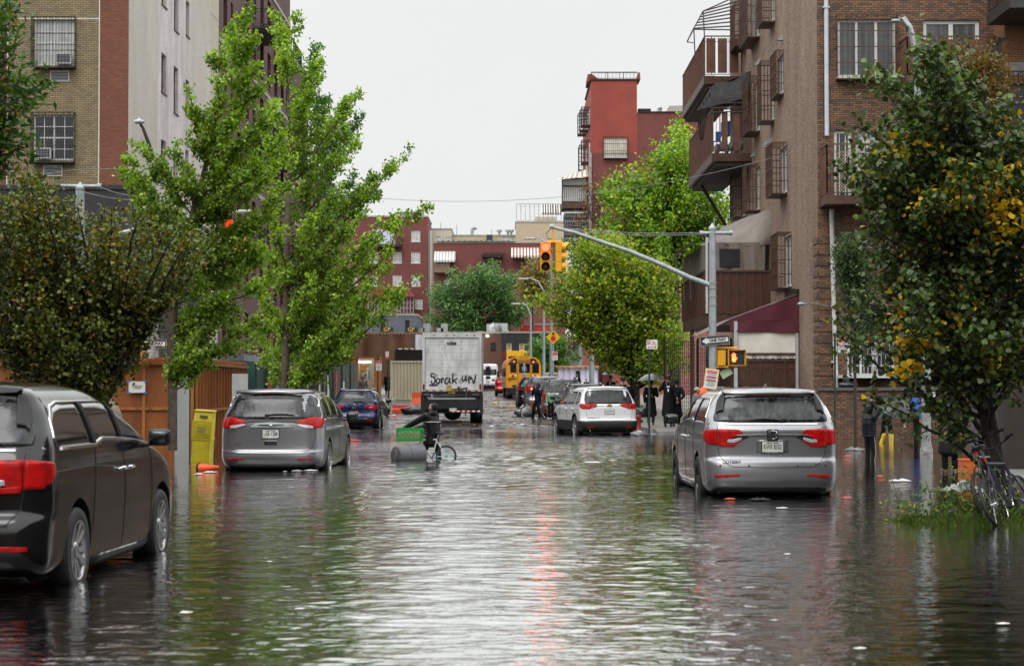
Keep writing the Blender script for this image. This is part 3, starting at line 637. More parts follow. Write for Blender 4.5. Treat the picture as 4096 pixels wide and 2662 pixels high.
# ---------------------------------------------------------------- buildings
M_frame=mat('white_window_frame',(.62,.62,.6),.4,var=.08); M_iron=mat('black_iron',(.02,.018,.018),.5,.3); M_brown=mat('brown_iron',(.078,.040,.027),.5,.2,var=.3)
M_curtain=mat('net_curtain',(.42,.42,.40),.3,var=.35,vs=6,streak=.15,spec=.6); M_room=mat('dark_room_glass',(.025,.028,.03),.1,var=.5,vs=2,spec=.8); M_drape=mat('grey_drape_behind_glass',(.075,.08,.078),.15,var=.55,vs=9,streak=.03,spec=.7)
M_stone=mat('stone_sill',(.3,.29,.27),.7,var=.2); M_conc2=mat('painted_concrete',(.42,.40,.35),.75,var=.15,vs=1.2)
M_lit=mat('lit_room_glass',(.5,.46,.38),.3,var=.4,vs=3,streak=.3,emit=(1,.85,.6),es=.12)
def wall(root,fr,u0,u1,z0,z1,holes,m,name='wall',depth=.14):
    mb=MB(); H=[h for h in holes if h[0]>=u0-1e-4 and h[1]<=u1+1e-4 and h[2]>=z0-1e-4 and h[3]<=z1+1e-4]
    us=sorted({u0,u1}|{x for h in H for x in h[:2]}); zs=sorted({z0,z1}|{x for h in H for x in h[2:4]})
    for a,b in zip(us[:-1],us[1:]):
        for c,d in zip(zs[:-1],zs[1:]):
            mu,mz=(a+b)/2,(c+d)/2
            if any(h[0]<mu<h[1] and h[2]<mz<h[3] for h in H): continue
            mb.quad(fr.p(a,c),fr.p(b,c),fr.p(b,d),fr.p(a,d))
    for a,b,c,d in H:
        for p,q in (((a,c),(b,c)),((b,c),(b,d)),((b,d),(a,d)),((a,d),(a,c))):
            mb.quad(fr.p(*p),fr.p(*q),fr.p(*q,-depth),fr.p(*p,-depth))
    return mb.build(name,m,root,world=True)
def win(root,fr,h,nx=2,nz=2,m=None,glass=None,depth=.14,ft=.06,sill=True,name='window',muntin=0):
    a,b,c,d=h[:4]; m=m or M_frame; mb=MB(); g=.002
    for i in range(nx+1):
        u=a+(b-a)*i/nx; t=ft if 0<i<nx else ft*.9
        mb.fb(fr,max(a+g,u-t/2 if 0<i<nx else (a+g if i==0 else b-t)),min(b-g,u+t/2 if 0<i<nx else (a+t if i==0 else b-g)),c+g,d-g,-depth,-depth+.06)
    for j in range(nz+1):
        z=c+(d-c)*j/nz; t=ft*.9
        z0=c+g if j==0 else (d-t if j==nz else z-t/2); z1=z0+t-g
        mb.fb(fr,a+.01,b-.01,z0,z1,-depth+.004,-depth+.055)
    if muntin:
        for i in range(1,nx*muntin): mb.fb(fr,a+(b-a)*i/(nx*muntin)-.012,a+(b-a)*i/(nx*muntin)+.012,c,d,-depth+.01,-depth+.035)
        for j in range(1,nz*2): mb.fb(fr,a,b,c+(d-c)*j/(nz*2)-.012,c+(d-c)*j/(nz*2)+.012,-depth+.012,-depth+.033)
    if sill: mb.fb(fr,a-.06,b+.06,c-.07,c-.003,-depth,.05)
    W=mb.build(name,m,root,world=True)
    p=MB(); p.quad(fr.p(a,c,-depth+.02),fr.p(b,c,-depth+.02),fr.p(b,d,-depth+.02),fr.p(a,d,-depth+.02)); p.build('pane',glass or M_room,W,world=True,fix=False)
    return W
def cage(root,fr,a,b,c,d,dep,m=None,step=.13,t=.014,belly=0,hb=3,par=None):
    mb=MB(); m=m or M_brown
    n=max(2,round((b-a)/step)); ns=max(1,round(dep/step))
    for i in range(n+1):
        u=a+(b-a)*i/n; mb.bar(fr.p(u,c,dep),fr.p(u,d,dep),t)
    for s_ in (a,b):
        for i in range(ns): nn=dep*i/ns; mb.bar(fr.p(s_,c,nn),fr.p(s_,d,nn),t)
    for j in range(hb+1):
        z=c+(d-c)*j/hb; tt=t*1.6
        mb.bar(fr.p(a,z,dep),fr.p(b,z,dep),tt); mb.bar(fr.p(a,z,0),fr.p(a,z,dep),tt); mb.bar(fr.p(b,z,0),fr.p(b,z,dep),tt)
    for i in range(0,n+1,2):
        u=a+(b-a)*i/n; mb.bar(fr.p(u,c,0),fr.p(u,c,dep),t); mb.bar(fr.p(u,d,0),fr.p(u,d,dep),t)
    mb.fb(fr,a,b,c-.03,c,0.003,dep)
    return mb.build('window_grille',m,root,world=True)
def railing(mb,p,q,h,step=.12,t=.016,post=.04,z0=.08):
    p=Vector(p);q=Vector(q); L=(q-p).length; n=max(1,round(L/step)); up=Vector((0,0,h))
    mb.bar(p+up,q+up,.05); mb.bar(p+Vector((0,0,z0)),q+Vector((0,0,z0)),.03); mb.bar(p+up*.86,q+up*.86,.02)
    for i in range(n+1):
        x=p+(q-p)*i/n; mb.bar(x+Vector((0,0,z0)),x+up,post if i%max(1,round(1.2/step))==0 else t)
def ac(root,fr,u,z,w=.62,h=.40,m=None,proud=.12,name='air_conditioner'):
    mb=MB(); mb.fb(fr,u-w/2,u+w/2,z-h/2,z+h/2,.003,proud)
    A=mb.build(name,m or mat('ac_casing',(.5,.5,.48),.5,var=.1),root,world=True)
    g=MB(); g.fb(fr,u-w/2+.04,u+w/2-.04,z-h/2+.04,z+h/2-.04,proud,proud+.006)
    G=g.build('vent_panel',M_dkmetal,A,world=True)
    l=MB()
    for i in range(6): zz=z-h/2+.07+(h-.12)*i/5; l.fb(fr,u-w/2+.05,u+w/2-.05,zz-.008,zz+.008,proud+.007,proud+.014)
    l.build('louvre',M_galv,A,world=True)
B_tan=brick('tan_brick',(.34,.26,.13),(.21,.155,.08),(.07,.06,.045),dirt=.35); B_red=brick('orange_red_brick',(.24,.075,.03),(.16,.048,.022),(.10,.05,.04))
B_base=brick('dark_glazed_brick',(.03,.026,.028),(.045,.04,.045),(.012,.012,.012)); B_pale=brick('pale_painted_brick',(.60,.56,.49),(.52,.48,.41),(.34,.30,.27),stain=(.72,.70,.66),stainf=.35)
B_wash=brick('whitewashed_brick',(.76,.74,.73),(.68,.64,.63),(.46,.41,.41),stain=(.26,.20,.21),stainf=.7); B_dkred=brick('dark_red_brick',(.125,.038,.032),(.085,.03,.027),(.05,.03,.03))
B_red2=brick('red_brick',(.24,.05,.04),(.17,.04,.032),(.09,.045,.04)); B_brown=brick('brown_brick',(.29,.135,.06),(.062,.043,.033),(.036,.03,.026)); B_brownside=brick('brown_brick_side',(.40,.245,.155),(.17,.11,.078),(.07,.053,.045),stain=(.44,.34,.27),stainf=.4,ms=.016)
B_orange=brick('orange_brick',(.42,.19,.07),(.28,.12,.05),(.10,.06,.04))
Fy=lambda Y:Fr((0,Y,0),(1,0,0),(0,-1,0)); Fxp=lambda X:Fr((X,0,0),(0,1,0),(1,0,0)); Fxm=lambda X:Fr((X,0,0),(0,1,0),(-1,0,0))
# --- left corner apartment block
T=thing('apartment_building','tall corner block with tan and red brick front and a whitewashed side wall','building',(-18,75,0))
f=Fy(75); X=lambda p:gxp(p,75); Z=lambda p:zp(p,75)
wh=[(X(128),X(293),Z(262),Z(80)),(X(128),X(291),Z(640),Z(460)),(X(128),X(291),Z(-120),Z(-300)),(X(-250),X(-90),Z(262),Z(80)),(X(-250),X(-90),Z(640),Z(460))]
zb=Z(745)
wall(T,f,X(22),X(390),zb,30,wh,B_tan); wall(T,f,X(390),-14.5,zb,30,[],B_red); wall(T,f,X(-40),X(22),zb,30,[],B_red); wall(T,f,X(-420),X(-40),zb,30,wh,B_tan)
bh=[(X(30),X(200),3.4,5.4),(X(-300),X(-60),3.4,5.4)]
wall(T,f,X(-420),-14.5,-.3,zb,bh,B_base,'base_wall')
mb=MB(); mb.fb(f,X(-420),-14.5+.02,zb-.12,zb+.05,.0035,.06); mb.build('string_course',M_black,T,world=True)
mb=MB(); mb.fb(f,X(-40),X(390),Z(78),Z(73),.0035,.012); mb.fb(f,X(390)-.02,X(390)+.02,zb,30,.004,.014); mb.fb(f,X(22)-.02,X(22)+.02,zb,30,.004,.014); mb.build('mortar_joint',mat('pale_sealant',(.6,.58,.48),.7),T,world=True)
for i,h in enumerate(wh):
    W=win(T,f,h,2,2,muntin=2,glass=M_room if i!=0 else M_curtain,sill=False); cage(T,f,h[0]-.04,h[1]+.04,h[2]-.12,h[3]+.06,.35,M_iron,.115,.016,hb=3)
    ac(T,f,h[0]+(h[1]-h[0])*(.74 if i==0 else .26),h[2]+.24,.6,.40,mat('white_ac',(.62,.62,.6),.4),.2)
for px,py in ((232,305),(207,683)): ac(T,f,X(px),Z(py),.72,.42,proud=.04)
for h in bh: win(T,f,h,2,2,sill=True)
fs=Fxp(-14.5); YY=lambda p:14.5*F/(2048-p)
def ZZ(py,Y): return zp(py,Y)
SW=[(640,655,215,370),(640,655,560,690),(690,704,-80,122),(690,704,268,452),(690,704,600,760),(738,748,5,143),(738,748,320,458),(640,655,-120,22),(738,748,600,740)]
sh=[]
for a,b,t,u in SW:
    y0,y1=YY(a),YY(b); ym=(y0+y1)/2; sh.append((y0,y1+.25,ZZ(u,ym),ZZ(t,ym)))
for y0,y1,m in ((75,81.2,B_pale),(81.2,89.6,B_wash),(89.6,95.4,B_pale)): wall(T,fs,y0,y1,zb,30,sh,m,'side_wall',.2)
wall(T,fs,75,95.4,-.3,zb,[],B_base,'base_wall')
for h in sh: win(T,fs,h,1,2,mat('red_brown_frame',(.10,.035,.03),.5),M_room,.2,.08)
wall(T,fs,95.4,98,-.3,30,[],mat('beige_render',(.46,.43,.33),.8,var=.1),'stair_wall')
mb=MB()
for z in (6,9.4,12.8,16.2,19.6): mb.fb(fs,95.4,98,z,z+.03,.003,.01)
mb.bb(-23,-14.5,75.2,98,29.8,30); mb.build('coping',M_stone,T,world=True)
mb=MB(); mb.fb(fs,76,95,8.4,8.9,.004,.10); mb.build('ledge',mat('grey_ledge',(.25,.25,.25),.6),T,world=True)
# --- long dark red block beyond it
def bal(root,fr,a,b,z,dep,m,slabm=None,h=1.05,solid=False,panels=None,step=.12,name='balcony',th=.22):
    mb=MB(); mb.fb(fr,a,b,z-th,z,.003,dep); S=mb.build(name,slabm or m,root,world=True)
    r=MB(); e=.05
    railing(r,fr.p(a+e,z,dep-e),fr.p(b-e,z,dep-e),h,step); railing(r,fr.p(a+e,z,.02),fr.p(a+e,z,dep-e),h,step); railing(r,fr.p(b-e,z,.02),fr.p(b-e,z,dep-e),h,step)
    r.build('railing',m,S,world=True)
    if panels:
        p=MB()
        for (s_,u0,u1) in panels:
            if s_=='f': p.fb(fr,u0,u1,z+.14,z+h-.1,dep-e+.012,dep-e+.03)
            else:
                P=[fr.p(a+e-.03,z+.14,u0),fr.p(a+e-.03,z+h-.1,u0),fr.p(a+e-.03,z+h-.1,u1),fr.p(a+e-.03,z+.14,u1)]; p.prism(P,(0,0,0),fr.U*.015)
        p.build('panel',solid or m,S,world=True)
    return S
T=thing('apartment_building','long dark red brick block with recessed window bays on the left side of the street','building',(-14.5,98,0))
def block(T,X0,y0,y1,z0,z1,m,bays,floorh,wz0,winh,frame,bands=(),deep=.35,cut=True):
    fr=Fxp(X0); H=[]
    for (a,b) in bays:
        z=wz0
        while z+winh<z1-.5: H.append((a,b,z,z+winh)); z+=floorh
    wall(T,fr,y0,y1,z0,z1,H,m,'wall',deep)
    for h in H: win(T,fr,h,1,2,frame,M_room,deep,.07)
    for z in bands:
        mb=MB(); mb.fb(fr,y0,y1,z,z+.22,.003,.05); mb.build('stone_band',M_stone,T,world=True)
    return fr
M_redfr=mat('dark_red_frame',(.06,.02,.018),.5)
bays=[(99.6,100.9),(102.2,103.0),(104.8,106.2),(108.0,109.4),(110.9,112.3),(114.2,115.8),(117.6,119.2),(121,122.6),(124.4,126),(127.3,128.8)]
fr=block(T,-14.5,98,129.5,-.2,27.4,B_dkred,bays,3.15,3.6,2.1,M_redfr,bands=(12.4,18.7,25.0))
for a,b,z in ((111,115.8,21.7),(111,115.8,15.4),(104.5,108,24.9),(121,126,21.7),(121,126,15.4),(121,126,9.1),(104.6,108,9.1)): bal(T,fr,a,b,z,1.2,M_iron,M_black)
wall(T,Fy(98.003),-23,-14.5,20,27.4,[],B_dkred); 
mb=MB(); mb.bb(-23,-14.35,98.3,129.5,27.4,27.7); mb.build('coping',M_stone,T,world=True)
mb=MB(); mb.fb(fr,98,118,2.9,3.2,.004,1.3); mb.build('canopy',mat('grey_canopy',(.16,.17,.18),.6),T,world=True)
mb=MB()
for k in range(7): mb.fb(fr,98.5+k*2.7,100.4+k*2.7,.3,2.8,.004,.12)
mb.build('shop_shutter',mat('blue_shutter',(.09,.22,.48),.5,var=.15),T,world=True)
wall(T,Fy(129.5),-20,-14.5,20,27.4,[],B_dkred)
T2=thing('apartment_building','shorter dark red brick wing with iron balconies behind the ginkgo trees','building',(-14.5,129.6,0))
fr=block(T2,-14.5,129.6,141,-.2,23.3,B_dkred,[(130.8,132.2),(134,135.4),(137.4,138.8)],3.15,3.6,1.9,M_redfr,bands=(12.4,18.7))
for z in (8.9,12.1,15.2,18.4): bal(T2,fr,133.5,136,z,1.2,M_iron,M_black)
wall(T2,Fy(129.6),-20,-14.4,22,23.3,[],B_dkred); mb=MB(); mb.bb(-20,-14.3,129.8,141,23.3,23.5); mb.build('coping',M_stone,T2,world=True)
T3=thing('row_house','bright red brick house with black bracketed cornice, left side of the street','building',(-14.3,141,0))
B_bred=brick('bright_red_brick',(.30,.06,.035),(.22,.045,.03),(.10,.04,.03))
fr=block(T3,-14.3,141.1,164,0,17.0,B_bred,[(143,144.2),(147,148.2),(151,152.2),(155,156.2),(159,160.2)],3.4,4.2,1.9,M_frame)
wall(T3,Fy(141.1),-16,-14.3,3,17.0,[],B_bred)
mb=MB(); mb.fb(fr,141,164.2,16.5,17.3,.004,.5)
for k in range(24): mb.fb(fr,141.4+k*.95,141.6+k*.95,16.0,16.5,.004,.4)
mb.build('cornice',M_iron,T3,world=True)
for z in (7.2,10.6): bal(T3,fr,146,150,z,1.1,M_iron,M_black)
# --- far red block facing us
def farblock(name,label,x0,x1,Y,ytop,m,wins,z0=0,side=None,nx=2,nz=2,glass=None,frame=None,depth=.12,dp=12):
    X=lambda p:gxp(p,Y); Z=lambda p:zp(p,Y); T=thing(name,label,'building',((X(x0)+X(x1))/2,Y,z0)); f=Fy(Y)
    H=[(X(a),X(b),Z(d),Z(c)) for a,b,c,d in wins]
    wall(T,f,X(x0),X(x1),z0,Z(ytop),H,m,'wall',depth)
    for h in H: win(T,f,h,nx,nz,frame,glass or M_curtain,depth,.08)
    wall(T,Fxm(X(x0)),Y,Y+dp,z0,Z(ytop),[],m,'side_wall'); wall(T,Fxp(X(x1)),Y,Y+dp,z0,Z(ytop),[],m,'side_wall')
    mb=MB(); mb.bb(X(x0)-.08,X(x1)+.08,Y-.06,Y+dp,Z(ytop),Z(ytop)+.18); mb.build('roof_coping',M_stone,T,world=True)
    return T,f,X,Z
ws=[]
for px in (1474,1570,1644):
    for py in (922,1008,1100): 
        if (px,py) not in ((1474,922),(1570,922)): ws.append((px,px+36,py,py+44))
ws+= [(1395,1428,1010,1045),(1395,1428,1100,1140),(1551,1580,925,985),(1660,1690,1195,1235)]
T,f,X_,Z_=farblock('apartment_building','red brick apartment block with laundry on its balcony closing the far view',1345,1710,260,868,B_red2,ws,1.0)
mb=MB()
for px in (1600,1624,1648,1672): mb.bb(X_(px),X_(px+20),261,263,Z_(868)+.2,Z_(868)+.8)
mb.build('roof_condenser',mat('grey_condenser',(.2,.21,.22),.6),T,world=True)
S=bal(T,f,X_(1488),X_(1608),Z_(982),1.3,M_iron,M_black)
mb=MB(); mb.grid(lambda u,v:f.p(X_(1492)+(X_(1562)-X_(1492))*u,Z_(978)+v*1.9,1.36+.05*math.sin(u*40)),40,2); mb.build('laundry',mat('lilac_sheet',(.55,.55,.75),.7),S,world=True)
# glazed double balcony with red canopy
mb=MB(); mb.fb(f,X_(1475),X_(1655),Z_(1268),Z_(1255),.003,1.6); E=mb.build('enclosed_balcony',M_brown,T,world=True)
mb=MB(); mb.fb(f,X_(1477),X_(1655),Z_(1255),Z_(1190),.2,1.4); mb.build('brown_panel',mat('brown_shutter',(.12,.04,.03),.6,var=.3),E,world=True)
mb=MB()
for i in range(15): u=X_(1475)+(X_(1656)-X_(1475))*i/14; mb.bar(f.p(u,Z_(1255),1.45),f.p(u,Z_(1190),1.45),.09)
for j in range(4): z=Z_(1255)+(Z_(1190)-Z_(1255))*j/3; mb.bar(f.p(X_(1475),z,1.45),f.p(X_(1656),z,1.45),.09)
mb.build('glazing_bars',mat('grey_bars',(.38,.36,.35),.5),E,world=True)
mb=MB()
mb.quad(f.p(X_(1480),Z_(1188),1.9),f.p(X_(1576),Z_(1188),1.9),f.p(X_(1545),Z_(1150),.01),f.p(X_(1498),Z_(1150),.01)); mb.quad(f.p(X_(1578),Z_(1188),1.9),f.p(X_(1664),Z_(1188),1.9),f.p(X_(1635),Z_(1152),.01),f.p(X_(1547),Z_(1150),.01))
mb.build('canopy',mat('oxblood_canvas',(.17,.02,.022),.6,var=.2),T,world=True)
mb=MB(); mb.tube([(X_(1722),260.5,Z_(920)),(X_(1722),260.5,Z_(1320))],.11,8); mb.build('drainpipe',mat('pale_pipe',(.5,.5,.48),.5),T,world=True)
# --- tan rooftops and low brown brick block behind the tree
T,f,X_,Z_=farblock('apartment_building','cream rendered house with rooftop ducts beyond the far trees',1712,1805,262,918,mat('cream_render',(.48,.44,.35),.8,var=.12),[(1780,1803,948,978),(1743,1763,946,976)],1.0)
T,f,X_,Z_=farblock('apartment_building','yellow-tan rendered rooftop storey with vents beyond the far trees',1805,2064,263,944,mat('tan_render',(.45,.38,.24),.8,var=.15),[(2008,2060,940+6,962)],1.0,nx=3,nz=1)
mb=MB()
for px,h in ((1762,1.9),(1826,1.6),(1966,1.0)): mb=MB(); mb.tube([(X_(px),264,Z_(944)),(X_(px),264,Z_(944)+h)],.05,6); mb.build('roof_pipe',M_galv,T,world=True)
mb=MB()
mb.tube([(X_(1888),264,Z_(940)),(X_(1888),264,Z_(918)),(X_(1890),264,Z_(912)),(X_(1900),264,Z_(910)),(X_(1908),264,Z_(912))],.24,10)
mb.build('roof_pipe',M_galv,T,world=True)
for px in (1997,2032,2045): mb=MB(); mb.lathe([(.15,0),(.15,.6),(.35,.62),(.35,.9),(.05,1.0)],(X_(px),264,Z_(944)),(0,0,1),10); mb.build('roof_vent',M_galv,T,world=True)
ac(T,f,X_(1958),Z_(955),.95,1.1,mat('white_ac',(.62,.62,.6),.4),.5)
ws=[(1777,1807,1118,1153),(1740+25,1790,1212,1240),(1838,1862,1205,1235),(2108,2130,1195,1225)]
T,f,X_,Z_=farblock('apartment_building','long red brown brick block with striped awnings behind the wide green tree',1733,2262,240,972,B_red2,ws,1.0)
def awn(T,f,u0,u1,zt,zb_,dep,mats,n=14,name='awning',fall=.25):
    mb=MB()
    for i in range(n):
        a=u0+(u1-u0)*i/n; b=u0+(u1-u0)*(i+1)/n; mb.mi=i%2
        mb.quad(f.p(a,zt,.02),f.p(b,zt,.02),f.p(b,zb_,dep),f.p(a,zb_,dep)); mb.quad(f.p(a,zb_,dep),f.p(b,zb_,dep),f.p(b,zb_-fall,dep),f.p(a,zb_-fall,dep))
    mb.mi=0
    for u in (u0,u1): mb.quad(f.p(u,zt,.02),f.p(u,zb_,dep),f.p(u,zb_,.02))
    return mb.build(name,mats,T,world=True)
M_stw=mat('white_canvas',(.62,.6,.56),.7); M_str=mat('brown_red_canvas',(.22,.07,.06),.7); M_stg=mat('grey_canvas',(.33,.34,.35),.7); M_stb=mat('ochre_canvas',(.33,.26,.14),.7)
awn(T,f,X_(1738),X_(1822),Z_(1005),Z_(1043),1.8,[M_stw,M_stg],14); awn(T,f,X_(2045),X_(2160),Z_(990),Z_(1026),2.0,[M_stw,M_str],18)
mb=MB(); mb.fb(f,X_(1738),X_(1800),Z_(1092),Z_(1048),.003,1.5); mb.build('enclosed_balcony',mat('weathered_boards',(.17,.11,.08),.7,var=.3),T,world=True)
mb=MB(); mb.fb(f,X_(1928),X_(2012),Z_(1032),Z_(1022),.003,1.7); [mb.bar(f.p(X_(1928)+i*.35,Z_(1028),1.7),f.p(X_(1938)+i*.35,Z_(1010),.1),.08) for i in range(8)]; mb.build('pergola',M_iron,T,world=True)
mb=MB()
for k in range(14): mb.box((X_(1760+k*22),239.9,Z_(972)+.25),(.8,.3,.14))
mb.build('parapet_tile',M_stone,T,world=True)
T,f,X_,Z_=farblock('apartment_building','tan rendered block with a railed roof terrace right of the far rooftops',2063,2252,256,890,mat('tan_render2',(.44,.36,.25),.8,var=.12),[],1.0)
mb=MB(); railing(mb,(X_(2066),256.1,Z_(890)+.2),(X_(2245),256.1,Z_(890)+.2),2.2,.6,.05); mb.build('terrace_railing',M_iron,T,world=True)
mb=MB(); mb.bb(X_(2142),X_(2228),260,263,Z_(890),Z_(856)); mb.build('stair_hut',mat('cream_boards',(.5,.44,.34),.7),T,world=True)
awn(T,Fy(258),X_(2166),X_(2246),Z_(812),Z_(850),1.5,[M_stw,M_iron],16)
# --- tower with red render on the right
Y=170; X_=lambda p:gxp(p,Y); Z_=lambda p:zp(p,Y); f=Fy(Y)
T=thing('apartment_building','tall red rendered stair tower on a brick block with a railed roof','building',(X_(2450),Y,1))
h=(X_(2417),X_(2510),Z_(630),Z_(552)); hp=(X_(2417),X_(2510),Z_(612),Z_(552))
M_rr=mat('red_render',(.27,.055,.038),.8,var=.12,vs=.6)
zt=Z_(612)
wall(T,f,X_(2366),X_(2550),zt,Z_(322),[(h[0],h[1],zt,h[3])],M_rr,'rendered_wall'); wall(T,f,X_(2366),X_(2550),1,zt,[(h[0],h[1],h[2],zt)],B_red2)
win(T,f,h,3,1,glass=M_lit,ft=.1); cage(T,f,h[0]-.05,h[1]+.05,h[2]-.1,h[3]+.08,.35,M_iron,.17,.022)
wall(T,Fxm(X_(2366)),Y,Y+20,1,Z_(322),[],M_rr,'side_wall'); wall(T,f,X_(2550),X_(2800),1,Z_(450),[(X_(2640),X_(2700),Z_(625),Z_(560))],B_red2)
win(T,f,(X_(2640),X_(2700),Z_(625),Z_(560)),3,1)
wall(T,Fxp(X_(2550)),Y,Y+12,Z_(450),Z_(322),[],M_rr,'side_wall')
mb=MB(); mb.bb(X_(2360),X_(2556),Y-.1,Y+12,Z_(322),Z_(316)); mb.bb(X_(2550)+.06,X_(2800),Y-.1,Y+10,Z_(450),Z_(446)); mb.build('roof_coping',M_iron,T,world=True)
mb=MB(); railing(mb,(X_(2366),Y+.1,Z_(316)),(X_(2552),Y+.1,Z_(316)),.6,.3,.02)
for px in (2432,2496): mb.bar((X_(px),Y+.1,Z_(316)),(X_(px),Y+.1,Z_(290)),.05)
mb.bar((X_(2366),Y+.1,Z_(290)),(X_(2552),Y+.1,Z_(290)),.025); mb.build('roof_railing',M_iron,T,world=True)
mb=MB(); mb.prism([(X_(2352),Y+1,Z_(318)),(X_(2410),Y+1,Z_(318)),(X_(2370),Y+1,Z_(288)),(X_(2354),Y+1,Z_(290))],(0,0,0),(0,4,0)); mb.prism([(X_(2548),Y,Z_(318)),(X_(2564),Y,Z_(318)),(X_(2562),Y,Z_(290)),(X_(2555),Y,Z_(290))],(0,0,0),(0,3,0)); mb.build('bulkhead',mat('red_boards',(.2,.05,.04),.7,var=.3),T,world=True)
fs=Fxm(X_(2366))
for a,b,t,u in ((172,174,428,500),(176,178,440,520),(181,183,455,535),(172,174,560,650),(178,181,580,680)):
    c,d=zp(u,a),zp(t,a); cage(T,fs,a,b,c,d,.75,M_iron,.25,.03); mb=MB(); mb.fb(fs,a+.2,b-.2,c+.15,d-.15,.004,.05); mb.build('window',M_frame,T,world=True)
mb=MB(); 
for k in range(16): mb.bb(X_(2356),X_(2367),Y-.25,Y-.01,Z_(612)-k*1.35-1.3,Z_(612)-k*1.35)
mb.build('stone_quoins',M_stone,T,world=True)
# enclosed balcony with striped awning, left of the tower
mb=MB(); mb.bb(X_(2248),X_(2356),Y+.2,Y+4,Z_(832),Z_(808)); E=mb.build('enclosed_balcony',M_brown,T,world=True)
mb=MB(); mb.bb(X_(2252),X_(2354),Y+.35,Y+3.9,Z_(808),Z_(712)); mb.build('blind',mat('white_blind',(.58,.58,.55),.6,var=.1,vs=8,streak=.05),E,world=True)
mb=MB()
for i in range(13): mb.bar((X_(2250)+i*(X_(2354)-X_(2250))/12,Y+.25,Z_(808)),(X_(2250)+i*(X_(2354)-X_(2250))/12,Y+.25,Z_(745)),.03)
for py in (742,712,806): mb.bar((X_(2250),Y+.25,Z_(py)),(X_(2354),Y+.25,Z_(py)),.09)
for px in (2250,2352): mb.bar((X_(px),Y+.25,Z_(808)),(X_(px),Y+.25,Z_(708)),.09)
mb.build('railing',M_iron,E,world=True)
mb=MB()
for i in range(12):
    mb.mi=i%2; a=i/12;b=(i+1)/12
    lo=lambda t:Vector((X_(2226)+(X_(2354)-X_(2226))*t,Y-.6,Z_(722-14*t))); hi=lambda t:Vector((X_(2248)+(X_(2356)-X_(2248))*t,Y+2.0,Z_(702-38*t)))
    mb.quad(lo(a),lo(b),hi(b),hi(a))
mb.build('awning',[M_stw,M_stb],T,world=True)
mb=MB(); mb.bb(X_(2258),X_(2356),Y+.5,Y+4,Z_(990),Z_(850)); mb.build('dark_tarp_balcony',mat('dark_tarp',(.035,.035,.035),.5,var=.4,vs=2),T,world=True)
mb=MB()
for j,py in enumerate((868,905,940,975)): railing(mb,(X_(2262),Y+.3,Z_(py)),(X_(2352),Y+.3,Z_(py)),.5,.22,.025)
mb.build('scaffold_rail',mat('pale_rails',(.3,.3,.3),.5),T,world=True)
mb=MB(); mb.box((X_(2588),Y+3,Z_(437)),(1.1,1,.8)); mb.build('roof_unit',M_iron,T,world=True)
mb=MB(); mb.lathe([(.0,.0),(.2,.03),(.36,.12)],(X_(2648),Y+2,Z_(433)),(-.6,-.6,.5),16); mb.bar((X_(2648),Y+2,Z_(433)),(X_(2645),Y+2,Z_(448)),.05); mb.build('satellite_dish',M_galv,T,world=True)
mb=MB(); mb.prism([(X_(2672),Y+3,Z_(446)),(X_(2800),Y+3,Z_(446)),(X_(2800),Y+3,Z_(400)),(X_(2690),Y+3,Z_(404))],(0,0,0),(0,3,0)); mb.build('roof_shed',mat('pale_siding',(.42,.38,.37),.7,var=.1,vs=20,streak=8),T,world=True)
# --- low buildings closing the street
T,f,X_,Z_=farblock('shop_building','low grey painted brick building with black square windows behind the brown tarp',1400,1668,196,1262,mat('slate_paint',(.105,.115,.14),.7,var=.12),[(1448,1458,1276,1325),(1521,1540,1278,1330),(1620,1638,1280,1330)],1.0,nx=1,nz=2,glass=M_room,frame=M_iron)
for px in (1548,1645):
    mb=MB(); mb.fb(f,X_(px-22),X_(px+22),Z_(1330),Z_(1308),.01,.2); q=mb.build('shop_sign',M_ink,T,world=True); text(q,'GP',.55,f.p(X_(px),Z_(1318),.22),(1,0,0),(0,0,1),M_yellow,world=True)
mb=MB()
for k,px in enumerate((1670,1690,1745,1762)): mb.bb(X_(px),X_(px+26),197,198.5,Z_(1325),Z_(1310-(k%2)*18))
mb.build('rooftop_plant',M_galv,T,world=True)
T,f,X_,Z_=farblock('shop_building','low brown brick building with a wall lamp behind the box truck',1660,2006,197,1334,brick('tan_brown_brick',(.2,.09,.055),(.14,.065,.045),(.08,.045,.035)),[(1963,1984,1370,1399)],1.0,nx=1,nz=1,glass=M_room,frame=M_iron)
mb=MB(); mb.ell(f.p(X_(1950),Z_(1343),.25),(.16,.16,.12)); mb.build('wall_lamp',mat('lamp_glow',(1,.9,.6),.5,var=0,emit=(1,.82,.5),es=6),T,world=True)
mb=MB(); mb.bb(X_(1945),X_(1995),199,202,Z_(1332),Z_(1292)); mb.bb(X_(1968),X_(2030),200,204,Z_(1330),Z_(1288)); mb.prism([(X_(2010),198.5,Z_(1330)),(X_(2036),198.5,Z_(1325)),(X_(2022),198.5,Z_(1296)),(X_(2005),198.5,Z_(1296))],(0,0,0),(0,1.5,0)); mb.bb(X_(1905),X_(1935),199,201,Z_(1332),Z_(1322)); mb.tube([(X_(1968),198.4,Z_(1330)),(X_(1968),198.4,Z_(1305)),(X_(1975),198.4,Z_(1300)),(X_(1985),198.4,Z_(1302))],.35,10); mb.build('rooftop_plant',mat('rooftop_metal',(.42,.44,.44),.45,.3),T,world=True)
T,f,X_,Z_=farblock('shop_building','low black painted building with yellow shopfront behind the school bus',2006,2215,196.5,1332,mat('black_paint_brick',(.018,.018,.022),.6,var=.3),[(2026,2046,1372,1401),(2077,2097,1373,1401)],1.0,nx=1,nz=1,glass=mat('yellowish_pane',(.3,.22,.06),.3),frame=M_frame)
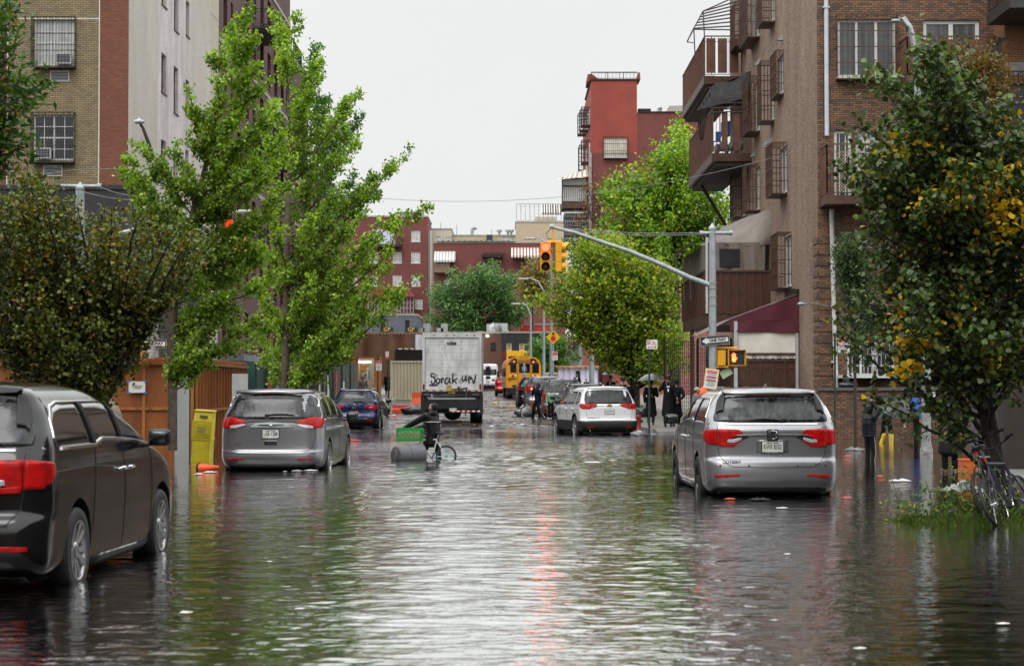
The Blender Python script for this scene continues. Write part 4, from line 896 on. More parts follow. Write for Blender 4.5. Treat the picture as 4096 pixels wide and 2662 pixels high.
mb=MB(); mb.fb(f,X_(2026),X_(2150),Z_(1440),Z_(1402),.004,.35); mb.fb(f,X_(2026),X_(2034),Z_(1500),Z_(1440),.004,.35); mb.build('shop_fascia',M_yellow,T,world=True)
mb=MB(); mb.fb(f,X_(2034),X_(2150),Z_(1500),Z_(1424),.355,.40); mb.build('shopfront',M_room,T,world=True)
mb=MB(); mb.fb(f,X_(2007),X_(2025),Z_(1500),Z_(1404),.004,.2); mb.build('red_panel',mat('dark_red_panel',(.16,.01,.015),.6),T,world=True)
T,f,X_,Z_=farblock('building','bright red painted brick rooftop building with a chimney beyond the black shop',2095,2215,215,1300,mat('bright_red_paint',(.5,.05,.04),.7,var=.1),[],2.0)
mb=MB(); mb.bb(X_(2072),X_(2095)-.03,214.5,217,2,Z_(1282)); mb.build('chimney',mat('bright_red_paint'),T,world=True); mb=MB(); mb.bb(X_(2071),X_(2100),214.3,217.2,Z_(1282),Z_(1276)); mb.build('chimney_cap',M_stone,T,world=True)
mb=MB(); mb.lathe([(0,0),(.25,.04),(.42,.14)],(X_(2066),213,Z_(1295)),(-.4,-.8,.3),16); mb.bar((X_(2068),213,Z_(1296)),(X_(2072),213,Z_(1330)),.06); mb.build('satellite_dish',M_galv,T,world=True)
T,f,X_,Z_=farblock('row_house','white brick house with a small window behind the white cloth booth',2256,2345,200,1352,brick('white_brick',(.5,.5,.48),(.42,.42,.4),(.25,.25,.24)),[(2286,2302,1378,1406)],1.0,nx=1,nz=1,glass=mat('boarded_pane',(.25,.18,.12),.6))
mb=MB(); mb.bb(X_(2235),X_(2330),197,199.9,Z_(1378),Z_(1366)); [mb.bar((X_(2236+i*11),198,Z_(1366)),(X_(2250+i*11),198,Z_(1348)),.09) for i in range(8)]; mb.build('steel_stair_landing',mat('oxide_steel',(.13,.045,.04),.6,var=.3),T,world=True)
mb=MB(); [mb.bar((X_(px),197.2,1),(X_(px),197.2,Z_(1366)),.2) for px in (2254,2262,2318)]; mb.build('post',M_galv,T,world=True)
T=thing('row_house','pink red brick house with a painted base on the right behind the umbrellas','building',(8.4,150,1)); f=Fxm(8.4)
B_pink=brick('pink_brick',(.42,.16,.14),(.33,.12,.11),(.2,.1,.09))
wall(T,f,150,186,.5,7.5,[(168,169.2,4.2,5.6),(176,177.2,4.2,5.6)],B_pink); wall(T,Fy(150),8.4,20,.5,7.5,[],B_pink); mb=MB(); mb.fb(f,150,186,.5,3.0,.004,.05); mb.build('painted_base',mat('raspberry_paint',(.42,.07,.09),.6),T,world=True)
for h in ((168,169.2,4.2,5.6),(176,177.2,4.2,5.6)): win(T,f,h,1,2)
mb=MB(); mb.bb(8.3,20,149.9,186,7.5,7.8); mb.build('coping',M_stone,T,world=True)
# ---------------------------------------------------------------- corner block on the right
T=thing('apartment_building','brown brick corner block with stacked iron balconies, window cages and awnings','building',(10,65,0)); R1=T
f=Fy(65); X=lambda p:gxp(p,65); Z=lambda p:zp(p,65); fs=Fxm(10)
X1=X(4040)
fh=[(X(3357),X(3590),Z(308),Z(78)),(X(3700),X(3928),Z(320),Z(80)),(X(3340),X(3412),Z(795),Z(520)),(X(3425),X(3520),Z(700),Z(528)),(X(3390),X(3500),Z(1500),Z(1372)),(X(3505),X(3640),Z(1500),Z(1372)),(X(3620),X(3760),Z(760),Z(540))]
wall(T,f,10,X1,-.3,22,fh,B_brown,'front_wall',.16)
YS=lambda p:10*F/(p-2048)
CG=[(3085,3104,-60,88,.5),(3010,3043,-60,160,.5),(2972,2990,35,185,.5),(3115,3138,225,377,.28),(3086,3101,262,478,.5),(3022,3043,325,525,.5),(3125,3151,590,770,.55),(3027,3042,668,835,.55),(2968,2983,700,862,.5),(3140,3167,945,1142,.5)]
sh=[]
for a,b,t,u,d in CG:
    y0,y1=YS(b),YS(a); ym=(y0+y1)/2; sh.append((y0,y1,zp(u,ym),zp(t,ym)))
wall(T,fs,65,91,-.3,22,sh,B_brownside,'side_wall',.12)
wall(T,Fr((0,91,0),(1,0,0),(0,1,0)),10,X1,-.3,22,[],B_brown,'rear_wall')
mb=MB(); mb.bb(9.9,X1,64.9,91.1,22,22.2); mb.build('roof_coping',M_stone,T,world=True)
for h,c in zip(sh,CG):
    win(T,fs,h,2,1,glass=M_drape,depth=.12); cage(T,fs,h[0]-.05,h[1]+.05,h[2]-.12,h[3]+.08,c[4],M_brown,.14,.018,hb=4)
win(T,f,fh[0],3,1,glass=M_drape,depth=.16,ft=.09); cage(T,f,fh[0][0]-.06,fh[0][1]+.03,fh[0][2]-.1,fh[0][3]+.1,.3,M_brown,.16,.016,hb=4)
win(T,f,fh[1],2,1,glass=M_curtain if 0 else M_drape,depth=.16,ft=.14)
win(T,f,fh[2],1,1,glass=M_room,depth=.16,ft=.12,muntin=3); win(T,f,fh[3],2,1,glass=M_curtain); win(T,f,fh[6],2,1,glass=M_room)
for h in fh[4:6]: win(T,f,h,2,1,glass=M_room,ft=.07); cage(T,f,h[0],h[1],h[2]-.05,h[3],.15,M_frame,.13,.012)
# soldier courses and projecting base courses at the corner
mb=MB()
for k in range(16): z=.9+k*.36; mb.fb(f,10.0,10.62,z,z+.22,.003,.03); mb.fb(fs,65,65.9,z,z+.22,.003,.03)
mb.build('brick_quoin',B_brown,T,world=True)
mb=MB(); mb.tube([f.p(X(3308),22,.1),f.p(X(3310),Z(545),.1)],.075,10); [mb.fb(f,X(3309)-.11,X(3309)+.11,z,z+.05,.0,.19) for z in (14,17,20)]; mb.build('drainpipe',mat('white_pipe',(.52,.56,.62),.4),T,world=True)
mb=MB(); mb.tube([f.p(X(3327),Z(838),.12),f.p(X(3331),Z(1100),.12),f.p(X(3343),Z(1560),.12)],.075,10); [mb.fb(f,X(3335)-.1,X(3335)+.1,z,z+.06,.0,.2) for z in (2.4,4.2,6.2)]; mb.build('drainpipe',mat('white_pipe2',(.5,.5,.48),.45,var=.3,vs=4),T,world=True)
# front balconies
S=bal(T,f,X(3282),X(3560),Z(795),1.25,M_rust,M_brown,h=1.65,step=.15,th=.28)
mb=MB()
u0,u1,z0,z1=X(3328),X(3530),Z(785),Z(622); n=f.p(0,0,1.27)
k=-3.
while k<3.2:
    for s_ in (1,-1):
        a=u0+k; zz=[(max(u0,min(u1,a)),None)]
        # 45 degree lattice slats clipped to the panel
        pts=[]
        for t in np.linspace(0,1,2): pass
        zs,ze=z0,z1; us=a if s_>0 else a+(z1-z0); ue=us+s_*(z1-z0)
        def clip(u_a,z_a,u_b,z_b):
            for lim,lo in ((u0,True),(u1,False)):
                if (u_a<lim)==lo and (u_b<lim)==lo and not (u_a==lim): return None
                if (u_a<lim)==lo: t=(lim-u_a)/(u_b-u_a); z_a=z_a+(z_b-z_a)*t; u_a=lim
                elif (u_b<lim)==lo: t=(lim-u_a)/(u_b-u_a); z_b=z_a+(z_b-z_a)*t; u_b=lim
            return u_a,z_a,u_b,z_b
        c=clip(us,zs,ue,ze)
        if c: mb.bar(f.p(c[0],c[1],1.27+.006*s_),f.p(c[2],c[3],1.27+.006*s_),.035,.008)
    k+=.105
mb.build('lattice_panel',mat('cream_lattice',(.55,.47,.33),.6),S,world=True)
S=bal(T,f,X(3600),X(3960),Z(325),1.3,M_rust,M_brown,h=1.25,step=.2,th=.25,panels=[('f',X(3640),X(3700)),('f',X(3740),X(3800)),('f',X(3850),X(3920))],solid=M_rust)
mb=MB(); [mb.bar(f.p(X(3602),Z(325)-.1+.06*i,.1+i*.14),f.p(X(3602),Z(180)-.5,.1+i*.14),.02) for i in range(9)]; mb.build('stair_bars',M_rust,S,world=True)
# curved galvanised lamp bracket in front of the wall
# --- side balconies, stacked at the far end
fb=Fr((10,0,0),(0,1,0),(-1,0,0))
for (y0,y1,z,h,pan) in ((82.8,94,11.35,1.85,[(8.75,9.0),(9.25,9.5)]),(86.2,97.5,15.1,1.75,[(8.45,8.85),(8.95,9.35),(9.45,9.85)])):
    S=bal(T,fb,y0,y1,z,1.66,M_rust,M_brown,h=h,step=.14,th=.34,panels=[('s',10-b,10-a) for a,b in pan],solid=M_rust)
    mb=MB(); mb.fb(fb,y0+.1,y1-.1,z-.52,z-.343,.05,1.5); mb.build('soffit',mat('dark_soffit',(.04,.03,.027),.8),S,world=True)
    if z<12:
        mb=MB(); mb.bb(8.9,9.25,84,84.6,z+.9,z+1.5); mb.bb(8.6,8.8,83.6,83.9,z+.6,z+1.0); mb.build('storage_box',mat('blue_plastic',(.02,.12,.5),.4),S,world=True)
        mb=MB(); [mb.ell((8.7+i*.2,84.2,z+.35+.1*(i%2)),(.13,.2,.22)) for i in range(6)]; mb.build('stored_clutter',mat('grey_clutter',(.25,.27,.3),.6,var=.5,vs=5),S,world=True)
        mb=MB(); mb.bar((8.6,91,z-.4),(10,91.5,z-2.6),.12); mb.build('brace',M_brown,S,world=True)
M_pipe=mat('canopy_pipe',(.09,.075,.07),.45,.4)
mb=MB()
P=lambda px,py,Y: at(px,py,Y)
for a,b in ((P(2812,46,87),P(2960,-20,87)),(P(2775,114,87),P(2812,46,87)),(P(2775,114,87),P(2780,220,87)),(P(2812,46,87),P(2818,150,87)),(P(2748,168,95),P(2775,114,87)),(P(2775,118,87),P(2925,120,87)),(P(2748,168,95),P(2772,172,92))): mb.bar(a,b,.05)
for i in range(7):
    t=i/6; a=P(2775,114,87).lerp(P(2812,46,87),t); b=P(2925,105,87).lerp(P(2970,0,87),t); mb.bar(a,b,.055)
mb.build('canopy_frame',M_pipe,T,world=True)
mb=MB(); a,b,c,d=P(2790,440,83),P(2842,350,83),P(3012,287,83),P(2985,392,83)
mb.grid(lambda u,v: (a.lerp(b,v)).lerp(d.lerp(c,v),u)+Vector((0,.0,.08*math.sin(u*9)*v)),14,6)
mb.quad(b,c,c+Vector((0,6,-.4)),b+Vector((0,6,-.9))); mb.build('folded_awning',mat('grey_awning_cloth',(.07,.07,.075),.6,var=.35,vs=3),T,world=True)
mb=MB()
for i in range(5): mb.bar(P(2790+i*12,440-i*18,82.9),P(2800+i*3,560,84),.035)
for i in range(4): mb.bar(P(2842,395+i*18,82.8),P(2990,392+i*18,82.8),.045)
mb.build('awning_arms',M_pipe,T,world=True)
# --- enclosed balcony with tarps
y0,y1,xo=77,87,7.47
fe=Fr((0,77,0),(1,0,0),(0,-1,0)); z0,zr=4.35,6.05
mb=MB(); mb.bb(xo,9.99,y0+.02,y1,z0-.35,z0+.1); E=mb.build('enclosed_balcony',M_brown,T,world=True)
M_bp=mat('brown_balcony_panel',(.075,.032,.018),.35,var=.25,vs=2)
mb=MB(); mb.fb(fe,xo,9.99,z0+.103,zr,-.02,.01); mb.bb(xo-.01,xo+.03,y0+.03,y1,z0+.103,zr); P_=mb.build('panel',M_bp,E,world=True)
mb=MB()
for i in range(9):
    u=xo+(9.95-xo)*i/8; mb.fb(fe,u-.03,u+.03,z0+.1,zr,.011,.05)
    if i<8: mb.fb(fe,u+.27,u+.285,z0+.1,zr,.011,.035)
for i in range(16): y=y0+(y1-y0)*i/15; mb.bb(xo-.05,xo-.011,y-.04,y+.04,z0+.1,zr)
mb.fb(fe,xo-.05,9.99,zr,zr+.07,-.05,.08); mb.bb(xo-.08,xo+.05,y0+.06,y1,zr,zr+.07); mb.build('railing',M_brown,P_,world=True)
M_tarp=mat('taupe_tarp',(.175,.15,.125),.6,var=.18,vs=1.5); 
mb=MB()
wv=lambda x,z: .03*math.sin(x*7)+.02*math.sin(x*17+z*3)
mb.grid(lambda u,v:(xo+.1+(9.7-xo)*u, y0-.0+wv(u*3,v), zr+.08+(7.2-zr-.08)*v),30,4); 
mb.grid(lambda u,v:(xo+.03, y0+.1+(y1-y0-.2)*u, zr+.08+(7.2-zr-.08)*v+0),20,4); mb.build('tarp_wall',M_tarp,E,world=True)
mb=MB(); mb.quad(*[fe.p(a,b,.06) for a,b in ((xo+.55,6.25),(xo+1.35,6.25),(xo+1.35,6.95),(xo+.55,6.95))]); mb.build('screen_window',M_room,E,world=True)
mb=MB(); mb.fb(fe,xo+.02,xo+.1,z0+.1,7.4,.06,.12); mb.build('post',M_frame,E,world=True)
# sloping tarp roof
A=P(2802,980,77); B=P(3078,980,77); C=P(3116,820,76); D=P(2890,905,84)
mb=MB(); mb.grid(lambda u,v:(A.lerp(B,u)).lerp(D.lerp(C,u),v)+Vector((0,0,-.06*math.sin(v*PI)-.02*math.sin(u*11))),16,10)
mb.quad(B,C,Vector((B.x,C.y,B.z)));  
A2=P(2802,982,76.9); 
mb.build('awning',M_tarp,T,world=True)
mb=MB(); a,b,c,d=P(2682,1042,88),P(2700,1010,80),P(2800,948,78),P(2780,965,86)
mb.grid(lambda u,v:(a.lerp(b,v)).lerp(d.lerp(c,v),u),6,6); mb.build('awning_flap',mat('grey_flap',(.26,.27,.27),.6),T,world=True)
mb=MB()
for px in (2705,2730,2757): mb.bar(P(px,1030,80),P(px+6,1200,80),.05)
mb.build('awning_pole',M_pipe,T,world=True)
# --- porch with wine-red awning
yp=69.4; xp=7.75; fp=Fy(yp)
mb=MB(); mb.bb(xp,9.99,yp+.03,yp+5,.0,1.45); Pp=mb.build('porch',B_brown,T,world=True)
mb=MB(); mb.fb(fp,xp,9.97,1.46,2.5,-.03,.02); G=mb.build('railing_panel',M_bp,Pp,world=True)
mb=MB()
for i in range(6): u=xp+.02+(9.93-xp)*i/5; mb.fb(fp,u-.025,u+.025,1.46,2.62,.021,.07)
mb.fb(fp,xp,9.97,2.5,2.56,-.03,.08); mb.fb(fp,xp,9.97,2.74,2.80,-.03,.08)
for i in range(5):
    u=xp+.24+(9.93-xp)*i/5; P5=[fp.p(u+.17*math.cos(a),2.05+.22*math.sin(a),.03) for a in np.linspace(0,PI,12)]; mb.tube(P5,.014,5); mb.bar(fp.p(u-.17,1.5,.03),fp.p(u-.17,2.05,.03),.025); mb.bar(fp.p(u+.17,1.5,.03),fp.p(u+.17,2.05,.03),.025)
    mb.tube([fp.p(u+.06*math.cos(a),2.66+.06*math.sin(a),.03) for a in np.linspace(0,2*PI,12)],.01,4)
    for q in range(5): mb.tube([fp.p(u,1.62,.03),fp.p(u+.09*math.cos(q*1.26+.3),1.66+.09*math.sin(q*1.26+.3),.04)],.012,4)
mb.build('railing',M_brown,G,world=True)
mb=MB()
for i in range(14): y=yp+.1+i*.33; mb.bar((xp,y,1.46),(xp,y,2.5),.03)
mb.bar((xp,yp,2.52),(xp,yp+5,2.52),.06); mb.build('side_railing',M_brown,Pp,world=True)
mb=MB(); mb.grid(lambda u,v:(xp+.12+(2.0)*u, yp-.02-.01*math.sin(u*14), 2.60+.92*v),24,3); mb.build('blind',mat('cream_blind',(.72,.70,.62),.6,var=.06),Pp,world=True)
mb=MB(); mb.fb(fp,xp-.02,xp+.1,1.46,3.9,.03,.12); mb.fb(fp,9.88,9.97,1.46,3.6,.03,.1); mb.build('post',mat('pale_post',(.45,.46,.48),.4),Pp,world=True)
M_wine=mat('wine_canvas',(.085,.010,.020),.55,var=.12,vs=2)
Lo0,Lo1=Vector((xp-.15,yp-.1,3.92)),Vector((9.98,yp-.1,3.92))
H1=Vector((9.98,yp-.05,4.85)); 
mb=MB()
# gable end facing us, drop valance, and the long slope over the street side
mb.grid(lambda u,v:(Lo0.x+(Lo1.x-Lo0.x)*u, yp-.1-.02*math.sin(u*12), 3.92+v*(.05+.86*max(0,(u-.05))**.9)),20,6)
mb.grid(lambda u,v:(Lo0.x+(Lo1.x-Lo0.x)*u, yp-.1-.03*math.sin(u*9)*(1-v), 3.5+v*.42+.04*(1-u)),24,3)
mb.build('awning',M_wine,T,world=True)
mb=MB(); a=Vector((xp-.95,yp+1.2,3.42)); 
mb.grid(lambda u,v: Vector((xp-.15-.85*(1-v),yp-.1+6*u,3.52+.45*v)) if v<1 else Vector((xp-.15,yp-.1+6*u,3.97)),8,6)
mb.grid(lambda u,v: Vector((xp-.15+(9.98-xp+.15)*v,yp-.08+6*u,3.975+.87*v)),6,8)
mb.build('awning_slope',mat('faded_wine_canvas',(.15,.09,.10),.5,var=.2),T,world=True)
mb=MB(); mb.bar((9.95,yp-.2,4.95),(9.95,yp+6,5.35),.12); mb.build('awning_case',M_iron,T,world=True)
for Y_,px,py in ((74,3060,245),(76,3037,580),(76.5,3052,575),(76,3065,568),(79,3025,615),(70,3130,150)):
    pass
for (px,py,Y_) in ((3132,150,73.3),(3035,250,80.3),(3066,578,78),(3080,570,77.2),(3094,562,76.3),(3024,615,81.8)):
    z=zp(py,Y_); mb=MB(); mb.prism([fs.p(Y_-.12,z-.12,.0),fs.p(Y_-.12,z+.14,.0),fs.p(Y_-.12,z-.12,.2)],(0,0,0),(0,.24,0)); mb.build('vent_hood',mat('vent_grey',(.42,.42,.4),.5),T,world=True)
mb=MB(); mb.tube([(10.3,64.9,4.25),(9.6,64.2,4.32),(9.35,64.0,4.3)],.02,6); mb.ell((9.3,63.95,4.28),(.13,.09,.06)); mb.tube([(10,66.5,4.35),(9.4,64.1,4.4)],.012,4); mb.build('wall_lamp',M_galv,T,world=True)
mb=MB(); mb.bb(10.6,12.4,63.9,65,1.9,2.0) ; mb.build('sill_shelf',M_frame,T,world=True)
# --- low brick wall with a coping in front of it
T=thing('brick_wall','low brown brick garden wall with a stone coping at the flooded corner','wall',(9.6,62,0))
mb=MB(); mb.bb(9.6,15.6,62,62.35,-.3,1.5); mb.bb(9.6,9.9,62.36,69,-.3,1.5); mb.build('wall',B_brown,T,world=True)
mb=MB(); mb.bb(9.53,15.7,61.93,62.42,1.5,1.6); mb.build('coping',mat('dark_coping',(.1,.09,.085),.5),T,world=True)
# --- orange brick house with black balcony at the right edge
T=thing('apartment_building','orange brick house with a caged window and black balcony at the right edge','building',(15.8,63.5,0)); f=Fy(63.5); X=lambda p:gxp(p,63.5); Z=lambda p:zp(p,63.5)
h=(X(4050),X(4200),Z(600),Z(335)); wall(T,f,X(4030),X(4400),-.2,22,[h],B_orange); wall(T,Fxm(X(4030)),63.5,64.98,-.2,22,[],B_orange,'side_wall'); win(T,f,h,2,1,M_iron,M_room); cage(T,f,h[0]-.35,h[1]+.1,h[2]-.1,h[3]+.3,.6,M_iron,.15,.022,hb=3)
mb=MB(); mb.bb(X(4030),X(4400),63.5,64.9,22,22.2); mb.build('coping',M_stone,T,world=True)
mb=MB(); mb.fb(f,X(4046),X(4110),Z(300),Z(250),.004,.03); mb.build('lintel',M_stone,T,world=True)
S=bal(T,Fy(63.49),X(3956)-.0,X(4400),Z(60),3.0,M_iron,mat('black_balcony_slab',(.035,.033,.033),.6,var=.3),h=1.0,step=.1,th=.34)
mb=MB()
for a,b in (((3968,180),(3968,335)),((3996,150),(3998,330)),((3968,180),(4030,150)),((3968,240),(4020,215)),((3968,335),(3968,700)),((3998,330),(3998,700))): mb.bar(at(*a,62),at(*b,62),.11)
mb.build('fire_escape_frame',M_iron,T,world=True)
# --- charcoal sheds and boards, right edge
T=thing('building_entrance','plain dark brown painted wall at the right edge by the dry kerb','wall',(gxp(4010,37.6),37.6,0))
mb=MB(); mb.bb(gxp(4010,37.6),15,37.6,38,.0,2.2+1.2); mb.build('wall',mat('dark_brown_render',(.030,.022,.018),.7,var=.25),T,world=True); mb=MB(); mb.bb(gxp(4006,37.6),15,37.5,38.05,3.4,3.5); mb.build('coping',M_iron,T,world=True)
M_perf=mat('perforated_grey_sheet',(.12,.12,.125),.5,.3,var=.2,bump=.4,bs=150)
for i,(a,b,y) in enumerate(((3890,3925,40),(3930,3962,39.6),(3962,3985,39.3),(3982,4012,39.0))):
    t=thing('metal_sheet',['grey perforated metal sheet leaning at the left end of the stack','second grey perforated metal sheet from the left, leaning upright','narrow grey perforated metal sheet leaning third from the left','grey perforated metal sheet leaning against the dark brown wall'][i],'metal sheet',(gxp(a,y),y,0),0,'grey metal sheets leaning by the dark wall')
    w_=gxp(b,y)-gxp(a,y); mb=MB(); mb.box((w_/2,.15,.95),(w_,.025,1.75),(R(-7),R(6),0)); mb.build('sheet',M_perf,t); mb=MB(); mb.box((w_+.02,.13,.95),(.035,.06,1.85),(R(-7),R(6),0)); mb.build('edge_post',M_iron,t)
t=thing('orange_roof_frame','sloping orange-red beams over dark cladding behind the big linden','shed',(12,57,3)); mb=MB()
for a,b in (((3590,930),(3890,830)),((3590,1060),(3800,1010)),((3590,920),(3600,1080)),((3680,930),(3760,905))): mb.bar(at(*a,60.5),at(*b,60.5),.16)
mb.build('beam',mat('terracotta_beam',(.45,.13,.06),.6),t,world=True)
mb=MB(); P4=[at(3590,1080,60.8),at(3900,1080,60.8),at(3900,830,60.8),at(3590,925,60.8)]; mb.quad(*P4); mb.build('cladding',mat('charcoal_cladding',(.04,.042,.048),.6),t,world=True)
mb=MB(); [mb.bar((x,61,0),(x,61,5.6),.15) for x in (12.4,14.8)]; mb.build('post',M_iron,t,world=True)
# --- dark mesh fence and posts behind the men on the right pavement
T=thing('mesh_fence','dark wire mesh fence with steel posts under the right balconies','fence',(7,90,0)); mb=MB()
zg=gz(90,True)
for i in range(34): x=6.9+i*.09; mb.bar((x,90,zg),(x,90,zg+3.4),.02)
for i in range(20): mb.bar((6.9,90,zg+.1+i*.17),(9.95,90,zg+.1+i*.17),.014)
mb.build('mesh',M_iron,T,world=True); mb=MB(); [mb.bar((x,90,zg-.1),(x,90,zg+3.5),.09) for x in (6.9,8.4,9.9)]; mb.build('post',M_iron,T,world=True)
mb=MB(); mb.bb(8.8,9.9,90.4,90.5,zg,zg+3.2); mb.build('grey_board',mat('grey_board',(.14,.14,.145),.7,var=.2),T,world=True)
T=thing('balcony_post','tall brown steel post under the enclosed balcony','post',(7.5,78,0)); mb=MB(); mb.bar((7.5,83,0),(7.5,83,4.2),.16); mb.bb(7.35,7.65,82.85,83.15,.1,.3); mb.build('post',M_brown,T,world=True)
T=thing('iron_railing','low black iron railing with ball finials beside the right pavement','railing',(8.2,73,.1)); mb=MB(); mb.bb(7.4,7.55,70,80,.1,.95); mb.build('plinth',mat('dark_plinth',(.05,.03,.026),.6,var=.3),T,world=True)
mb=MB(); 
for i in range(9): mb.bar((7.48,70.2+i*1.15,.9),(7.48,70.2+i*1.15,1.25),.05); mb.ell((7.48,70.2+i*1.15,1.3),(.06,.06,.06),8,6)
mb.bar((7.48,70,1.0),(7.48,80,1.0),.06); mb.build('rail',M_iron,T,world=True)
# ---------------------------------------------------------------- trees
LQ=(np.array([(0,0,0),(.5,.42,.10),(0,1,0),(-.5,.42,.10)]),[(0,1,2),(0,2,3)])
LH=(np.array([(0,0,0),(.42,.22,.10),(.46,.55,.13),(0,1.05,-.04),(-.46,.55,.13),(-.42,.22,.10)]),[(0,1,2,3),(0,3,4,5)])
LF=(np.array([(0,0,0),(.5,.6,.12),(.22,.92,.04),(-.22,.92,-.04),(-.5,.6,-.12)]),[(0,1,2),(0,2,3),(0,3,4)])
LN=(np.array([(0,0,0),(.22,.45,.05),(0,1.2,0),(-.22,.45,.05)]),[(0,1,2),(0,2,3)])
def leaves(name,parent,P,size,pal,shape=LQ,up=.3,trans=.35,clump=None,rg=None,shade=None,droop=0):
    """P: leaf positions (n,3); pal: list of (rgb, weight)"""
    rg=rg or rng; n=len(P); V,Fc=shape; k=len(V)
    d=rg.normal(size=(n,3)); d[:,2]=d[:,2]*.6-droop; d/=np.linalg.norm(d,axis=1)[:,None]
    nn=rg.normal(size=(n,3)); nn[:,2]+=up*3; s=np.cross(d,nn); s/=np.linalg.norm(s,axis=1)[:,None]; nn=np.cross(s,d)
    sz=size*rg.uniform(.65,1.25,n)
    W=P[:,None,:]+(V[None,:,0,None]*s[:,None,:]+V[None,:,1,None]*d[:,None,:]+V[None,:,2,None]*nn[:,None,:])*sz[:,None,None]
    W=W.reshape(-1,3); fl=np.concatenate([np.array([i for f in Fc for i in f])]); ls=[len(f) for f in Fc]
    idx=(np.arange(n)[:,None]*k+fl[None,:]).ravel(); lt=np.tile(ls,n); st=np.concatenate([[0],np.cumsum(lt)[:-1]])
    me=bpy.data.meshes.new(name); me.vertices.add(len(W)); me.vertices.foreach_set('co',W.ravel()); me.loops.add(len(idx)); me.loops.foreach_set('vertex_index',idx.astype(np.int32))
    me.polygons.add(len(lt)); me.polygons.foreach_set('loop_start',st.astype(np.int32)); me.polygons.foreach_set('loop_total',lt.astype(np.int32)); me.update(calc_edges=True)
    cols=np.array([c for c,_ in pal]); w=np.array([x for _,x in pal],float); w/=w.sum()
    if clump is not None:
        # neighbouring leaves share a tint
        cid=clump; cc=rg.choice(len(cols),size=int(cid.max())+1,p=w); own=rg.choice(len(cols),size=n,p=w); pick=np.where(rg.random(n)<.62,cc[cid],own)
    else: pick=rg.choice(len(cols),size=n,p=w)
    C=cols[pick]*rg.uniform(.72,1.25,n)[:,None]
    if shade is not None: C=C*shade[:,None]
    C=np.clip(C,0,1); A=np.ones((n,k,4)); A[:,:,:3]=C[:,None,:]
    at_=me.attributes.new('Col','FLOAT_COLOR','POINT'); at_.data.foreach_set('color',A.ravel().astype(np.float32))
    me.materials.append(leafmat('leaf_%d'%int(trans*100),trans)); o=bpy.data.objects.new(name,me); COL.objects.link(o); o.parent=parent; return o
M_bark=mat('grey_brown_bark',(.10,.075,.055),.85,var=.35,vs=8,bump=.6,bs=30); M_barkd=mat('dark_wet_bark',(.028,.02,.016),.6,var=.35,vs=8,bump=.6,bs=30)
def curve(a,b,bow,n=7,rg=None):
    a=np.array(a,float); b=np.array(b,float); c=(a+b)/2+np.array(bow); t=np.linspace(0,1,n)[:,None]
    p=(1-t)**2*a+2*t*(1-t)*c+t*t*b
    L=np.linalg.norm(b-a); p[1:-1]+=(rg or rng).normal(size=(n-2,3))*L*.018; return p
def tree(name,label,base,trunk,targets,pal,size,nleaf,shape=LQ,spread=.22,twigs=5,twiglen=.9,bark=None,rtop=.03,trans=.35,seed=1,group=None,up=.3,rise=.25,tight=False,droop=0,bare=0,tr=None,cat='tree',along=.15,perlimb=None,rb=None):
    """trunk: local polyline [(x,y,z,r)...]; targets: limb tips in local space; leaves hang on twigs along each limb"""
    rg=np.random.default_rng(seed); T=thing(name,label,cat,base,0,group); tk=np.array(trunk,float)
    mb=MB(); mb.tube([tuple(p[:3]) for p in tk],[p[3] for p in tk],12); mb.build('trunk',bark or M_bark,T)
    lb=MB(); LP=[];CL=[];ci=0; lim=[]
    zz=tk[:,2]
    for tg in targets:
        tg=np.array(tg,float); zs=min(max(tg[2]-rise*abs(np.linalg.norm(tg[:2]-tk[-1,:2]))-rg.uniform(.2,.8),zz[0]+(zz[-1]-zz[0])*along),zz[-1])
        st=np.array([np.interp(zs,zz,tk[:,i]) for i in range(4)]); L=np.linalg.norm(tg-st[:3])
        if L<.05: continue
        c=curve(st[:3],tg,(0,0,-.12*L*(1 if tight else -.4)),8,rg); r0=min(st[3]*.6,.012+.011*L)*(rb or 1); lb.tube([tuple(p) for p in c],list(np.linspace(r0,.006,8)),5,caps=False); lim.append((c,L))
    tot=sum(L for _,L in lim)
    for c,L in lim:
        nt=max(3,int(twigs*L)); m=int(nleaf*L/tot)
        segs=[]
        for i in range(nt):
            t=rg.uniform(.12 if tight else .25,1.0); k=t*7; i0=min(int(k),6); p=c[i0]+(c[i0+1]-c[i0])*(k-i0)
            ax=(c[i0+1]-c[i0]); ax/=np.linalg.norm(ax)
            d=rg.normal(size=3); d-=d.dot(ax)*ax*.5; d[2]+=.25; d/=np.linalg.norm(d); d=d+ax*(1.0 if tight else .6); d/=np.linalg.norm(d)
            ln=twiglen*rg.uniform(.4,1.1)*(1.15-t*.6); q=p+d*ln; q[2]-=droop*ln; segs.append((p,q,ci)); ci+=1
            if i%2==0 or not tight: lb.tube([tuple(p),tuple((p+q)/2+rg.normal(size=3)*.03*ln),tuple(q)],[.010,.006,.003],3,caps=False)
        segs.append((c[4],c[7],ci)); ci+=1
        if m<1: continue
        S=rg.integers(0,len(segs),m); t=rg.uniform(.1,1.05,m)[:,None]; A=np.array([s[0] for s in segs])[S]; B=np.array([s[1] for s in segs])[S]
        LP.append(A+(B-A)*t+rg.normal(size=(m,3))*spread*(1-.4*t)); CL.append(np.array([s[2] for s in segs])[S])
    lb.build('branch',bark or M_bark,T,fix=False)
    P=np.concatenate(LP); Cc=np.concatenate(CL); keep=P[:,2]>.25; P=P[keep]; Cc=Cc[keep]
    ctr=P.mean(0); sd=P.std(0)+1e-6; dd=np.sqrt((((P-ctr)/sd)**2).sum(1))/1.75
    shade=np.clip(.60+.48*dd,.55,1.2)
    leaves('foliage',T,P,size,pal,shape,up,trans,Cc,rg,shade,droop); return T
